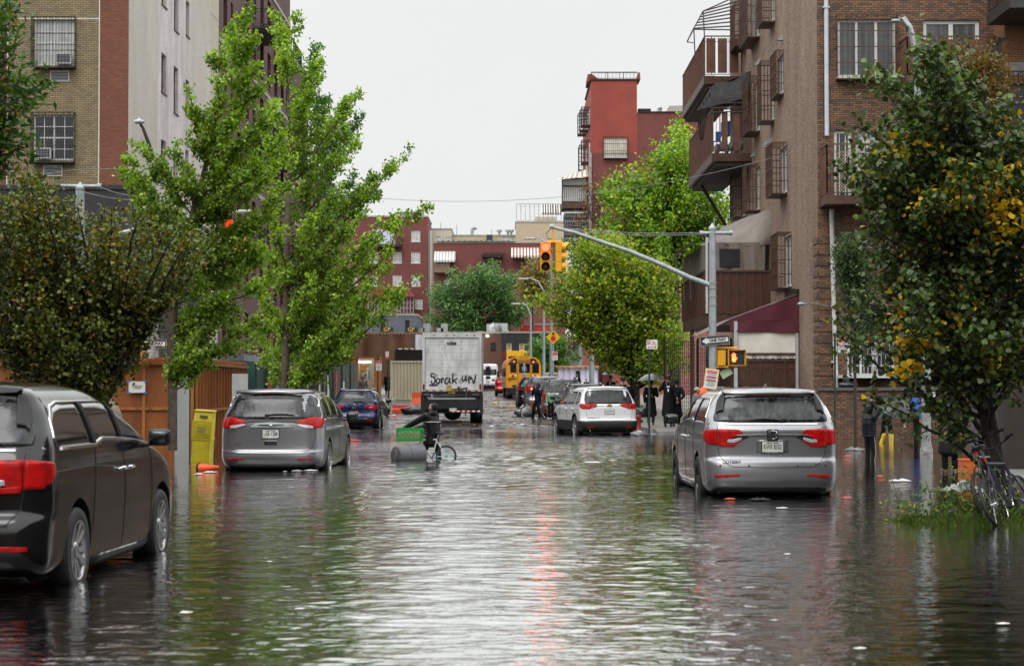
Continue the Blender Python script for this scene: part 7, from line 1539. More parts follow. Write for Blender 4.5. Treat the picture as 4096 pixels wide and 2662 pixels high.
b=MB(); v=at(3560,1735,56.8); b.tube([(0,0,0),(.03,0,-.36)],.012,6); tag(b.build('stick',mat('pale_stick',(.55,.5,.42),.6)),'pale stick poked into the water by the bending person','stick').location=v
v=at(3590,1592,55); T=umbrella('large black umbrella tipped sideways over the bending person',(v.x,55,v.z),.62,(0,0),M_umb,.8,.30); T.rotation_euler=(R(30),R(18),0)
# person in blue jacket behind the white lamp post
person('person in a blue jacket holding papers behind the white lamp post',(gxp(3662,52.5),52.5,-.1),R(-100),1.72,dict(rw=(.1,.25,1.2)),top=mat('blue_jacket',(.02,.10,.42),.6),legs=M_suit,hat='kippah')
# big man in long black coat
person('large man in a long wet black coat standing with his back turned under the linden',(gxp(3798,38.6),38.6,-.06),R(12),1.80,dict(lw=(-.28,.12,1.2),le=(-.32,-.02,1.2),rw=(.33,.05,.92),re=(.33,-.03,1.18)),coat=mat('wet_black_coat',(.009,.009,.010),.5,spec=.25,var=.3,vs=5,bump=.4,bs=8),legs=M_suit,hat='kippah',hem=.42,bulk=1.35,vox=.011)
# boy in the green shirt and the rider with the phone
person('boy in a green and white striped shirt standing between the parked cars',(gxp(2203,87),87,gz(87)+.1),R(182),1.30,{},top=mat('green_striped_shirt',(.04,.32,.12),.7,c2=(.5,.6,.52),vs=18,streak=4),legs=M_suit,hat='kippah',curls=True)
rt,V=person('hooded rider in dark coat photographing with a phone astride an orange hire bicycle',(gxp(2152,88),88,gz(88)-.02),R(150),1.62,dict(pel=(0,0,.92),lw=(-.04,.30,1.50),le=(-.24,.14,1.25),rw=(.04,.30,1.50),re=(.24,.14,1.25),lh=(-.1,0,.92),rh=(.1,0,.92),lk=(-.16,.28,.62),la=(-.20,.20,.10),rk=(.2,.1,.5),ra=(.26,0,.09)),skin=M_skind,top=M_navy,legs=M_suit,hood=M_navy,coat=None,bulk=1.12,vox=.011)
b=MB(); b.box((0,0,0),(.075,.012,.15)); o=b.build('phone',M_ink); tag(o,'dark phone held up by the hooded rider','phone'); o.location=Vector(rt.location)+Euler((0,0,R(150))).to_matrix()@Vector((0,.36,1.55))*(1.62/1.75)
# boy wading with a bicycle
M_rain=mat('black_rainwear',(.009,.0095,.0105),.38,spec=.25,var=.3,vs=4,bump=.5,bs=9)
rt,V=person('boy in a black rain suit wading with his bicycle, head thrown back',(gxp(1728,45),45,-.34),R(58),1.60,dict(pel=(0,-.04,.96),che=(0,.0,1.28),nek=(0,.02,1.47),hd=(0,-.03,1.63),ls=(-.2,.04,1.42),rs=(.2,.02,1.42),le=(-.30,.40,1.22),lw=(-.24,.66,1.12),re=(.28,.36,1.16),rw=(.16,.62,1.10),lk=(-.14,.16,.5),la=(-.13,.10,.09),rk=(.14,-.10,.5),ra=(.14,-.16,.09)),coat=M_rain,hem=.74,legs=M_rain,bulk=1.25,vox=.009,look=(0,38),hat='kippah')
m=MB(); c=V['che']; m.smooth=True; m.lathe([(.215,-.010),(.217,.010)],(c.x,c.y,c.z-.0),(0,0,1),24); m.build('reflective_band',M_shirt,rt)
m=MB(); m.ell((V['nek'].x,V['nek'].y-.09,V['nek'].z+.02),(.12,.08,.09),12,8); m.build('hood',M_rain,rt)
# ---------------------------------------------------------------- street furniture, booths, litter
M_ply=mat('orange_stained_plywood',(.34,.11,.022),.5,var=.45,vs=1.6,streak=.2,c2=(.17,.05,.014)); M_batten=mat('orange_timber',(.42,.15,.035),.55,var=.4,vs=6,streak=.15,c2=(.22,.07,.02)); M_board=mat('pale_board',(.40,.41,.40),.6,var=.12,vs=4)
M_green=mat('dark_green_hoarding',(.012,.05,.035),.45,var=.3,vs=1.5,streak=.4); M_pole=mat('dark_green_pole',(.02,.04,.03),.45); M_sign=mat('sign_white',(.72,.72,.70),.4,var=.03); M_signred=mat('sign_red',(.55,.015,.03),.4,var=.03)
M_sigy=mat('signal_yellow',(.75,.36,.012),.4,var=.1)
def tub(root,name,pts,r,m,n=8): b=MB(); b.tube(pts,r,n); return b.build(name,m,root)
# plywood booth
T=thing('plywood_booth','orange stained plywood holiday booth with twig roof on the left corner','booth',(-11,53,-.1)); fy,fx=53,-8.45
b=MB()
for i,(x0,x1) in enumerate(((-14.5,-13.3),(-13.28,-12.1),(-12.08,-11.0),(-10.98,-9.8),(-9.78,-8.9))): b.bb(x0,x1,fy,fy+.03,-.15,2.2)
b.build('front_wall',M_ply,T,world=True)
b=MB()
for x in (-13.29,-12.09,-10.99,-9.79,-8.87,-8.5): b.bb(x-.04,x+.04,fy-.05,fy,-.15,2.25)
b.bb(-14.5,-8.5,fy-.052,fy-.002,1.0,1.08); b.build('batten',M_batten,T,world=True)
b=MB(); rg=random.Random(4); y=53.2
while y<63: w_=rg.uniform(.12,.2); b.bb(fx-.02,fx+.01,y,y+w_,-.15,2.05+rg.uniform(-.03,.12)); y+=w_+rg.uniform(.01,.05)
b.build('side_wall',M_ply,T,world=True)
b=MB(); y=53.1
while y<63.2: b.bb(fx+.012,fx+.06,y,y+.06,-.15,2.25); y+=.55
b.bb(fx+.06,fx+.10,53,63.2,.95,1.02); b.build('side_batten',M_batten,T,world=True)
b=MB(); b.bb(-14.6,-8.35,52.9,63.3,2.2,2.27); 
for i in range(70): x=-14.6+i*.09; b.bar((x,52.6+rg.uniform(-.2,.2),2.33+rg.uniform(-.02,.05)),(x+rg.uniform(-.1,.1),63.4,2.33+rg.uniform(-.02,.05)),.04)
b.build('twig_roof',M_batten,T,world=True)
b=MB(); v=at(548,1547,52.9); b.box((v.x,52.90,v.z),(.44,.01,.3)); q=b.build('notice',M_paper,T,world=True); text(q,'ATTENTION\n  SUKKAH',.05,(v.x,52.888,v.z),(1,0,0),(0,0,1),M_ink,world=True)
b=MB(); [b.box((v.x+a*.22,52.885,v.z+c*.15),(.07,.004,.05)) for a in (-1,1) for c in (-1,1)]; b.build('blue_tape',mat('blue_tape',(.03,.2,.7),.5),q,world=False).parent=T
for o in kids(T):
    if o.name.startswith('blue_tape'): o.data.transform(Matrix.Translation(-Vector(T.location)))
for px0,px1,y0_,y1_,Y,lab in ((700,757,1503,1755,47,'tall pale board standing upright by the ginkgo trunk'),(928,992,1494,1600,52,'pale board standing between the plywood booth and the green hoarding')):
    T=thing('upright_board',lab,'board',(gxp((px0+px1)/2,Y),Y,-.1)); w_=(px1-px0)*Y/F; h_=zp(y0_,Y)+.1; b=MB(); b.bb(-w_/2,w_/2,0,.06,0,h_); b.build('face',M_board,T); b=MB(); b.bb(w_/2+.002,w_/2+.02,.01,.10,0,h_-.02); b.build('edge',M_iron,T)
# green hoarding
T=thing('green_hoarding','dark green painted plywood hoarding with pasted bills along the left pavement','fence',(-8.2,64,0)); b=MB(); rg=random.Random(9)
y=64.0; i=0
while y<105: b.bb(-8.22-.015*(i%2),-8.18-.015*(i%2),y+.01,y+1.2,gz(y,True)-.15,gz(y,True)+2.35+rg.uniform(0,.06)); y+=1.22; i+=1
b.build('panel',M_green,T,world=True)
b=MB(); b.bb(-10.5,-8.25,63.95,64.0,-.1,2.4); b.build('end_panel',M_green,T,world=True)
for (y,z,w_,h_,m) in ((66,1.6,.5,.75,M_signred),(69,1.2,.55,.5,mat('foil_poster',(.45,.5,.55),.2,.5)),(71.5,1.5,.45,.5,M_paper),(79,1.3,.2,1.4,M_paper),(84,1.4,.25,1.2,M_paper),(88,1.3,.3,1.3,M_paper),(92,1.6,.3,1.1,M_signred),(96,1.2,.3,.8,M_paper)):
    b=MB(); b.bb(-8.16,-8.15,y,y+w_*3,gz(y)+z-h_/2,gz(y)+z+h_/2); b.build('poster',m,T,world=True)
for y in np.arange(66,105,4.9): b=MB(); b.bb(-8.17,-8.10,y,y+.1,gz(y,True),gz(y,True)+2.5); b.build('post',M_pole,T,world=True)
# yellow news box, leaning
T=thing('news_box','battered yellow plastic newspaper box leaning in the water','news box',(gxp(806,44),44,-.28),R(-6)); T.rotation_euler=(R(2),R(4),R(-4))
M_box=mat('lemon_plastic',(.80,.66,.03),.4,var=.2,vs=4,c2=(.6,.48,.03)); b=MB(); w_=.20
b.prism([(-w_,-.2,0),(-w_,-.2,1.12),(-w_,-.12,1.36),(-w_,.2,1.36),(-w_,.2,0)],(0,0,0),(2*w_,0,0)); b.build('case',M_box,T)
b=MB(); b.bb(-w_-.02,w_+.02,-.225,-.2,.80,1.16); b.bb(-w_-.01,w_+.01,-.215,.2,.74,.79); b.bb(-w_+.02,w_-.02,-.235,-.225,.86,1.10); b.bb(-w_-.02,w_+.02,-.14,.22,1.361,1.385); b.bb(-w_+.03,w_-.03,-.212,-.2,.08,.70); b.build('door',M_box,T)
text(T,'FREE',.085,(.02,-.19,1.25),(1,0,0),(0,.33,1),M_ink,bold=.004)
b=MB(); b.bb(-.09,.09,-.24,-.236,.90,1.03); b.build('torn_sticker',mat('torn_sticker',(.40,.32,.10),.7,var=.6,vs=30),T)
# ---- signal gear
def pedsig(root,c,hw=.255,hh=.235,side=1):
    c=Vector(c); b=MB(); b.box(c+Vector((0,.09,0)),(2*hw,.18,2*hh)); b.bb(c.x-hw-.015,c.x+hw+.015,c.y-.12,c.y+.0,c.z+hh,c.z+hh+.015); b.bb(c.x-hw-.015,c.x-hw,c.y-.12,c.y,c.z-hh,c.z+hh); b.bb(c.x+hw,c.x+hw+.015,c.y-.12,c.y,c.z-hh,c.z+hh); P_=b.build('pedestrian_signal',M_sigy,root)
    b=MB(); b.bb(c.x-hw+.03,c.x+hw-.03,c.y-.012,c.y-.002,c.z-hh+.03,c.z+hh-.03); b.build('signal_face',M_black,P_)
    m=mat('lit_hand',(1,.25,.05),.4,var=0,emit=(1,.13,.03),es=5); b=MB(); x=c.x-.09; y=c.y-.02
    b.ell((x,y,c.z-.06),(.062,.008,.07),12,8)
    for i,(dx,h_) in enumerate(((-.048,.09),(-.018,.125),(.012,.12),(.040,.09))): b.tube([(x+dx*.9,y,c.z-.02),(x+dx*1.15,y,c.z+.03+h_)],[.0135,.011],6)
    b.tube([(x+.04,y,c.z-.08),(x+.075,y,c.z-.03),(x+.09,y,c.z+.02)],.012,6); b.build('hand_symbol',m,P_)
    b=MB(); 
    for k in range(26): b.box((c.x+.11+.05*math.cos(k*2.4)*(k/26),y,c.z+.09-.2*(k/26)+.02*math.sin(k)),(.008,.006,.008))
    b.build('unlit_dots',mat('unlit_dots',(.14,.14,.14),.5),P_); return P_
def tsig(root,c,lit=0,facing=-1,side=False,es=22):
    """three-lamp head; facing -1 looks at the camera"""
    c=Vector(c); H=.30
    def fv(x,y,z): return c+(Vector((x,y,z)) if not side else Vector((-y,x,z)))
    b=MB(); 
    for i in range(3):
        p0=fv(-.155,.0,.30-H*i-.15+.0); 
        b.box(fv(0,.09,.30-H*i),(.31,.18,.292) if not side else (.18,.31,.292))
    HB=b.build('signal_head',M_sigy,root)
    for i in range(3):
        V=[];Fs=[];n=18; r=.135
        for k in range(n+1):
            a=-.25*PI+1.5*PI*k/n
            for d in (0,.24*(.55+.45*math.sin(max(0,min(PI,a))))): V.append(fv(r*math.cos(a),-d,.30-H*i+r*math.sin(a)))
        for k in range(n): Fs.append((2*k,2*k+1,2*k+3,2*k+2))
        b=MB(); b.smooth=True; b.add(V,Fs); b.build('visor',M_sigy,HB)
        m=mat('red_lamp_lit' if es>9 else 'red_lamp_lit_dimmer',(1,.05,.03),.3,var=0,emit=(1,.02,.009),es=es) if i==lit else mat('unlit_lamp',(.03,.012,.008),.3)
        b=MB(); b.smooth=True; b.lathe([(0,.035),(.07,.03),(.11,.012),(.122,0)],fv(0,-.002,.30-H*i),(0,-1,0) if not side else (1,0,0),20); b.build('lamp',m,HB)
    return HB
# right mast arm
Y=60.5; X0=gxp(2851,Y); z=lambda py:zp(py,Y); x=lambda px:gxp(px,Y)
T=thing('traffic_light','grey mast pole with a long curved arm carrying yellow signal heads over the street','traffic light',(X0,Y,-.15))
W=lambda px,py,dy=0:(x(px)-X0,dy,z(py)+.15)
b=MB(); b.tube([(0,0,0),W(2851,1200),W(2851,915)],[.13,.115,.10],14); b.lathe([(.12,0),(.12,.05),(.06,.13),(.02,.19),(0,.2)],W(2851,918),(0,0,1),12); b.lathe([(.2,0),(.2,.3),(.13,.4)],(0,0,0),(0,0,1),8); b.build('pole',M_galv,T)
b=MB(); P5=[(2851,1143),(2760,1110),(2640,1055),(2520,1005),(2400,965),(2300,930),(2225,912),(2200,905)]; b.tube([W(*p) for p in P5],[.085,.08,.075,.068,.062,.057,.052,.05],12); b.lathe([(.07,-.06),(.07,.06)],W(2207,905),(1,0,.1),12); b.build('mast_arm',M_galv,T)
b=MB(); [b.lathe([(.128,-.02),(.135,-.02),(.135,.02),(.128,.02)],W(2851,py),(0,0,1),14) for py in (1130,1152,1185,1218)]; b.build('clamp',M_galv,T)
b=MB(); b.tube([W(2802,932),W(2925,932)],.055,10); b.lathe([(.075,0),(.075,.1)],W(2918,931),(1,0,0),12); b.lathe([(.075,0),(.075,.09)],W(2800,932),(1,0,0),12); b.build('cross_arm',M_galv,T); tub(T,'antenna',[W(2858,905),W(2858,868)],.012,M_galv,5)
b=MB(); b.tube([W(2212,910),W(2212,965)],.03,8); b.tube([W(2190,968,-.02),W(2250,968,-.02)],.035,8); b.build('hanger',M_sigy,T)
tub(T,'cable',[W(2202,915),W(2185,935),W(2190,955),W(2208,955)],.012,M_iron,5)
c=W(2182,1028,-.12); tsig(T,c,0); c=W(2246,1028,-.1); tsig(T,c,-1,side=True)
# one way sign, pointing left, tilted
def oneway(root,c,tilt,left=True):
    c=Vector(c); u=Vector((math.cos(tilt),0,math.sin(tilt))); v=Vector((-math.sin(tilt),0,math.cos(tilt))); n=Vector((0,-1,0))
    P=lambda a,b_,d:c+u*a+v*b_+n*d
    b=MB(); b.prism([P(-.46,-.15,0),P(.46,-.15,0),P(.46,.15,0),P(-.46,.15,0)],(0,0,0),n*.01); S=b.build('one_way_sign',M_ink,root)
    b=MB(); e=.013
    for a0,b0,a1,b1 in ((-.44,-.13,.44,-.13),(.44,-.13,.44,.13),(.44,.13,-.44,.13),(-.44,.13,-.44,-.13)): b.bar(P(a0,b0,.012),P(a1,b1,.012),.012,.006)
    b.prism([P(-.40,0,.011),P(-.24,-.105,.011),P(-.255,-.065,.011),P(.40,-.065,.011),P(.40,.065,.011),P(-.255,.065,.011),P(-.24,.105,.011)],(0,0,0),n*.004); q=b.build('white_arrow',M_sign,S)
    text(q,'ONE WAY',.125,P(.08,0,.018),u,v,M_ink,bold=.006,maxw=.52)
oneway(T,W(2858,1361,-.14),R(5))
b=MB(); b.tube([W(2851,1391,-.0),W(2950,1391,-.06)],.028,8); b.tube([W(2851,1467,-.0),W(2950,1467,-.06)],.028,8); b.box(Vector(W(2886,1430,.12)),(.24,.4,.46)); b.build('signal_bracket',M_sigy,T)
pedsig(T,W(2945,1431,-.18))
for px,py,w_,h_,rz_,m in ((2842,1515,.42,.62,-6,M_paper),):
    t2=R(-6); b=MB(); c=Vector(W(px,py,-.2)); b.box(c,(w_,.01,h_),(0,R(-8)*-1,0)); q=b.build('poster',M_yellow,T); b=MB(); b.box(c+Vector((0,-.008,0)),(w_-.04,.006,h_-.04),(0,R(8),0)); b.build('poster_face',M_paper,q)
    b=MB(); M8=Euler((0,R(8),0)).to_matrix()
    for i,(zz,mm) in enumerate(((.24,0),(.19,0),(.06,0),(-.04,0))): b.box(c+M8@Vector((0,-.014,zz)),(w_-.1,.004,.03),(0,R(8),0))
    b.build('red_heading',M_signred,q); b=MB(); [b.box(c+M8@Vector((.01*(i%3),-.014,.14-.035*i)),(w_-.14-.04*(i%3),.004,.008),(0,R(8),0)) for i in range(11)]; b.build('small_print',M_ink,q)
b=MB(); c=Vector(W(2905,1490,.05)); b.box(c,(.36,.01,.25),(0,R(-30),R(-20))); b.build('bill',mat('pale_green_bill',(.45,.55,.35),.6),T)
# left pedestrian signal pole
Y=60; X0=gxp(618,Y); T=thing('signal_pole','grey signal pole with lit red hand, posters and one way sign by the plywood booth','signal pole',(X0,Y,-.1)); W=lambda px,py,dy=0:(gxp(px,Y)-X0,dy,zp(py,Y)+.1)
b=MB(); b.tube([(0,0,0),W(620,1240)],.12,12); [b.lathe([(.123,-.015),(.13,-.015),(.13,.015),(.123,.015)],W(619,py),(0,0,1),12) for py in range(1250,1330,14)]; b.build('pole',M_galv,T)
b=MB(); b.tube([W(618,1405),W(532,1405,-.1)],.03,8); b.tube([W(618,1474),W(532,1474,-.1)],.03,8); b.build('signal_bracket',M_sigy,T); pedsig(T,W(536,1440,-.2),.26,.235)
oneway(T,W(610,1374,-.14),R(-1))
b=MB(); c=Vector(W(624,1507,-.15)); b.box(c,(.52,.01,.52)); q=b.build('poster',mat('pale_green_paper',(.6,.66,.58),.6),T); b=MB(); [b.box(c+Vector((-.16+.02*(i%2),-.008,.2-.035*i)),(.10+.03*(i%3),.004,.008)) for i in range(11)]; [b.box(c+Vector((.12,-.008,.12-.04*i)),(.2-.03*(i%2),.004,.018)) for i in range(4)]; b.build('small_print',M_ink,q); b=MB(); b.prism([c+Vector((.08,-.008,-.2)),c+Vector((.2,-.008,-.05)),c+Vector((.25,-.008,-.2)),c+Vector((.16,-.008,-.12))],(0,0,0),(0,-.004,0)); b.build('green_blot',mat('lime_print',(.25,.55,.05),.6),q)
b=MB(); c=Vector(W(560,1232,-.1)); b.box(c,(.62,.02,.26)); q=b.build('street_name_sign',mat('street_sign_green',(.01,.22,.14),.4),T); text(q,'Bedford Ave',.13,c+Vector((0,-.016,0)),(1,0,0),(0,0,1),M_sign,maxw=.55)
# left mast arm by the olive tree
Y=49; X0=gxp(315,Y); T=thing('traffic_light','grey signal mast rising through the olive tree with a lit red lamp among the leaves','traffic light',(X0,Y,-.1)); W=lambda px,py,dy=0:(gxp(px,Y)-X0,dy,zp(py,Y)+.1)
b=MB(); b.tube([(0,0,0),W(316,1200),W(316,760)],[.15,.13,.11],12); b.lathe([(.12,0),(.12,.05),(.06,.12),(0,.2)],W(316,758),(0,0,1),12); b.build('pole',M_galv,T)
b=MB(); b.tube([W(240,744),W(392,746)],.05,10); b.lathe([(.075,0),(.075,.12)],W(383,746),(1,0,0),12); b.build('cross_arm',M_galv,T)
b=MB(); b.tube([W(316,1000),W(500,930),W(700,880),W(930,848),W(1000,845)],[.08,.075,.065,.055,.05],10); b.build('mast_arm',M_galv,T)
tsig(T,W(925,955,-.3),0,es=3); tsig(T,W(968,960,.1),-1,side=True)
# overhead cables
def wire(label,a,b_,sag,r=.012,n=24):
    a=Vector(a); b_=Vector(b_); mb=MB(); mb.tube([a.lerp(b_,i/n)-Vector((0,0,sag*4*(i/n)*(1-i/n))) for i in range(n+1)],r,5); o=mb.build('overhead_cable',mat('cable_grey',(.22,.22,.23),.5),None); tag(o,label,'cable')
wire('thin cable sagging across the street from the left block to the right balconies',at(1100,740,70),at(3330,560,66),1.2,.008)
wire('upper cable of the pair strung to the right mast pole',at(2210,905,60.5),at(2804,930,60.5),.1,.012); wire('lower cable of the pair strung to the right mast pole',at(2215,912,60.5),at(2804,936,60.5),.12,.012)
wire('upper cable leaving the left mast pole towards the pale wall',at(392,744,49),at(560,778,74),.1); wire('lower cable leaving the left mast pole towards the pale wall',at(335,768,49),at(590,795,74),.1)
wire('slack thin cable crossing the tan brick front',at(20,740,74),at(560,686,74),-.3,.012); 
# street lamps
def lamp(label,px,ytop,Y,tip,dark=False,base=None):
    X0=gxp(px,Y); T=thing('street_lamp',label,'street lamp',(X0,Y,gz(Y,True))); g=gz(Y,True); m=M_galv; W=lambda a,b_:(gxp(a,Y)-X0,0,zp(b_,Y)-g)
    b=MB(); top=W(px,ytop); b.tube([(0,0,0),(0,0,top[2]*.5),top],[.13,.10,.07],10); b.build('pole',m,T)
    t=W(*tip); b=MB(); b.tube([(0,0,top[2]-.1),(t[0]*.35,0,top[2]+(t[2]-top[2])*.75),(t[0]*.8,0,t[2]+.05),(t[0],0,t[2])],[.055,.05,.04,.035],8); b.build('arm',m,T)
    s_=1 if t[0]>0 else -1; b=MB(); b.rbox((t[0]+s_*.30,0,t[2]-.02),(.36,.14,.06)); b.build('lamp_head',mat('lamp_head_grey',(.45,.47,.48),.4),T); return T
lamp('distant street lamp, lowest of the three over the lime tree',2123,1255,150,(2080,1214)); lamp('distant street lamp, middle of the three over the lime tree',2175,1160,135,(2110,1114)); lamp('distant street lamp, topmost and partly behind the signal heads',2205,1010,115,(2140,953))
T=thing('street_lamp','grey street lamp pole on the left with a hooded head leaning from the ginkgo','street lamp',(gxp(604,58),58,0)); X0=gxp(604,58); W=lambda a,b_:(gxp(a,58)-X0,0,zp(b_,58))
b=MB(); b.tube([(0,0,0),W(606,900),W(606,620)],[.13,.11,.08],10); b.build('pole',M_galv,T); b=MB(); b.tube([W(606,620),W(585,560),W(566,510),W(556,498)],[.06,.055,.045,.04],8); b.build('arm',M_iron,T)
b=MB(); b.smooth=True; b.lathe([(.0,.10),(.03,.10),(.04,.05),(.14,.03),(.17,-.03),(.12,-.07),(0,-.08)],W(551,485),(0,0,1),16); b.build('lamp_head',mat('lamp_head_grey'),T)
T=thing('street_lamp','white painted lamp post in the flood with taped papers and a curved galvanised neck','street lamp',(gxp(3704,46),46,-.15)); X0=gxp(3704,46); W=lambda a,b_:(gxp(a,46)-X0,0,zp(b_,46)+.15)
M_wp=mat('flaking_white_paint',(.26,.26,.25),.6,var=.5,vs=9); b=MB(); b.lathe([(.15,0),(.15,.30),(.12,.42),(.11,.5),(.105,2.0)],(0,0,0),(0,0,1),8); b.build('base',M_wp,T)
b=MB(); b.tube([(0,0,2.0),W(3690,1200),W(3676,330),W(3668,200),W(3648,110),W(3622,72),W(3604,74)],[.11,.09,.075,.07,.06,.055,.05],10); b.build('pole',M_galv,T)
b=MB(); b.rbox(W(3590,84),(.10,.07,.04)); b.build('lamp_head',M_galv,T); b=MB(); b.box(W(3722,1590),(.2,.01,.28),(0,R(8),0)); b.box(W(3708,1628),(.22,.02,.2),(0,R(-14),0)); b.build('taped_paper',M_paper,T); b=MB(); b.box(W(3706,1600),(.05,.2,.16)); b.build('yellow_sticker',M_yellow,T)
# signs on posts
def signpost(label,px,Y,ytop,signs,lean=0,m=None,g=None,top=None):
    X0=gxp(px,Y); g=gz(Y,True) if g is None else g; T=thing('sign_post',label,'street sign',(X0,Y,g)); zz=lambda py:zp(py,Y)-g
    b=MB(); b.tube([(0,0,-.1),(lean,0,zz(ytop))],.032 if Y<90 else .045,8); b.build('post',m or M_pole,T)
    for (x0,x1,y0,y1,kind) in signs:
        cx=(gxp(x0,Y)+gxp(x1,Y))/2-X0; w_=(x1-x0)*Y/F; h_=(y1-y0)*Y/F; cz=zz((y0+y1)/2); yy=-.05
        b=MB(); b.bb(cx-w_/2,cx+w_/2,yy,yy+.012,cz-h_/2,cz+h_/2); S=b.build('sign',M_sign,T)
        if kind=='ns':
            b=MB(); b.bb(cx-w_/2+.015,cx+w_/2-.015,yy-.004,yy-.001,cz+.02,cz+h_/2-.015); q=b.build('red_field',M_signred,S); text(q,'NO STANDING',.06,(cx,yy-.008,cz+h_*.40),(1,0,0),(0,0,1),M_sign,maxw=w_*.86); text(q,'Monday-Friday\n   8am-7pm',.05,(cx,yy-.008,cz+h_*.25),(1,0,0),(0,0,1),M_sign,maxw=w_*.8)
            b=MB(); b.box((cx,yy-.006,cz+h_*.07),(w_*.6,.004,.015)); b.prism([(cx-w_*.38,yy-.004,cz+h_*.07),(cx-w_*.28,yy-.004,cz+h_*.09),(cx-w_*.28,yy-.004,cz+h_*.05)],(0,0,0),(0,-.004,0)); b.build('arrow',M_sign,q)
            b=MB(); b.lathe([(w_*.10,-.004),(w_*.13,-.004),(w_*.13,0),(w_*.10,0)],(cx-w_*.3,yy-.003,cz-h_*.12),(0,1,0),16); b.bar((cx-w_*.38,yy-.006,cz-h_*.12+.05),(cx-w_*.22,yy-.006,cz-h_*.12-.05),.015,.006); b.box((cx,yy-.006,cz-h_*.40),(w_*.6,.004,.012)); b.build('red_symbol',M_signred,S); text(S,'Tuesday\nFriday\n9:30-11am',.045,(cx+w_*.1,yy-.006,cz-h_*.16),(1,0,0),(0,0,1),M_redink,maxw=w_*.45)
        elif kind=='np':
            b=MB(); b.bb(cx-w_/2+.01,cx+w_/2-.01,yy-.004,yy-.001,cz+h_*.20,cz+h_/2-.01); q=b.build('red_field',M_signred,S); text(q,'NO\nPARKING',.085,(cx,yy-.008,cz+h_*.34),(1,0,0),(0,0,1),M_sign,maxw=w_*.8)
            text(S,'24 HOUR',.07,(cx,yy-.006,cz+h_*.11),(1,0,0),(0,0,1),M_redink,maxw=w_*.8); text(S,'ACTIVE DRIVEWAY\nUNAUTHORIZED\nVEHICLES\nTOWED AWAY',.05,(cx,yy-.006,cz-h_*.2),(1,0,0),(0,0,1),M_ink,maxw=w_*.8)
        elif kind=='pk':
            b=MB(); b.bb(cx-w_*.46,cx-w_*.16,yy-.004,yy-.001,cz,cz+h_*.45); q=b.build('red_field',M_signred,S); text(q,'P',.11,(cx-w_*.31,yy-.008,cz+h_*.22),(1,0,0),(0,0,1),M_sign); b=MB(); b.lathe([(w_*.10,-.003),(w_*.125,-.003),(w_*.125,0),(w_*.10,0)],(cx-w_*.31,yy-.005,cz+h_*.22),(0,1,0),16); b.build('ring',M_sign,q)
            text(S,'Monday -\nThursday\n11am-12:30pm',.05,(cx+w_*.14,yy-.006,cz+h_*.14),(1,0,0),(0,0,1),M_redink,maxw=w_*.5)
            b=MB(); b.box((cx,yy-.006,cz-h_*.30),(w_*.6,.004,.016)); [b.prism([(cx+s_*w_*.40,yy-.004,cz-h_*.30),(cx+s_*w_*.28,yy-.004,cz-h_*.30+.035),(cx+s_*w_*.28,yy-.004,cz-h_*.30-.035)],(0,0,0),(0,-.004,0)) for s_ in (-1,1)]; b.build('arrow',M_signred,S)
        elif kind=='or': b=MB(); b.bb(cx-w_/2,cx+w_/2,yy-.004,yy-.001,cz-h_/2,cz-h_*.22); b.build('orange_field',M_orange,S); text(S,'Tue\n8 am',.1,(cx,yy-.006,cz+h_*.15),(1,0,0),(0,0,1),M_redink,maxw=w_*.6)
    return T
signpost('sign post with red and white no standing plates, left of the dark blue suv',1366,86,1380,[(1340,1369,1390,1441,'ns')])
signpost('dark post with a blank white plate beside the umbrella man',1264,84,1370,[(1277,1312,1404,1441,'')])
signpost('post leaning to the right of the blank white plate',1330,82,1400,[],lean=-.22)
signpost('post with the no parking active driveway notice',1512,120,1417,[(1504,1527,1441,1481,'np')]); signpost('post with a small white and orange plate left of the beige container',1553,112,1404,[(1542,1555,1405,1434,'or')])
signpost('dark green post with the two way arrow parking plate in front of the white suv',2597,66.5,1352,[(2586,2630,1358,1395,'pk')],g=-.1)
signpost('tall dark green post with a red parking plate by the brick corner wall',3340,60,1330,[(3351,3398,1336,1410,'ns')],g=-.15)
T=signpost('post with the yellow stop ahead diamond above the parked cars',2213,112,1330,[(2210,2231,1405,1440,'ns')],m=M_galv); Yd=112; c=Vector((gxp(2213,Yd)-T.location.x,-.08,zp(1348,Yd)-T.location.z)); r=.43
D4=lambda r_,d:[c+Vector((0,d,r_)),c+Vector((r_,d,0)),c+Vector((0,d,-r_)),c+Vector((-r_,d,0))]
b=MB(); b.prism(D4(r,0),(0,0,0),(0,.01,0)); S=b.build('stop_ahead_sign',M_ink,T); b=MB(); b.prism(D4(r-.02,-.006),(0,0,0),(0,.004,0)); b.build('yellow_face',M_yellow,S)
b=MB(); b.prism([c+Vector((.15*math.cos(PI/8+i*PI/4),-.018,-.07+.15*math.sin(PI/8+i*PI/4))) for i in range(8)],(0,0,0),(0,.006,0)); b.build('red_octagon',M_signred,S); b=MB(); b.box(c+Vector((0,-.016,.14)),(.07,.006,.10)); b.prism([c+Vector((-.11,-.018,.19)),c+Vector((.11,-.018,.19)),c+Vector((0,-.018,.29))],(0,0,0),(0,.006,0)); b.build('arrow',M_ink,S)
T=thing('utility_pole','stout grey pole standing in front of the white cloth booth','pole',(gxp(2369,112),112,gz(112,True))); tub(T,'shaft',[(0,0,0),(-.05,0,3.0),(-.08,0,5.2)],[.16,.14,.12],M_galv,12); b=MB(); b.rbox((.05,-.2,3.6),(.12,.12,.2)); b.build('meter_box',M_galv,T)
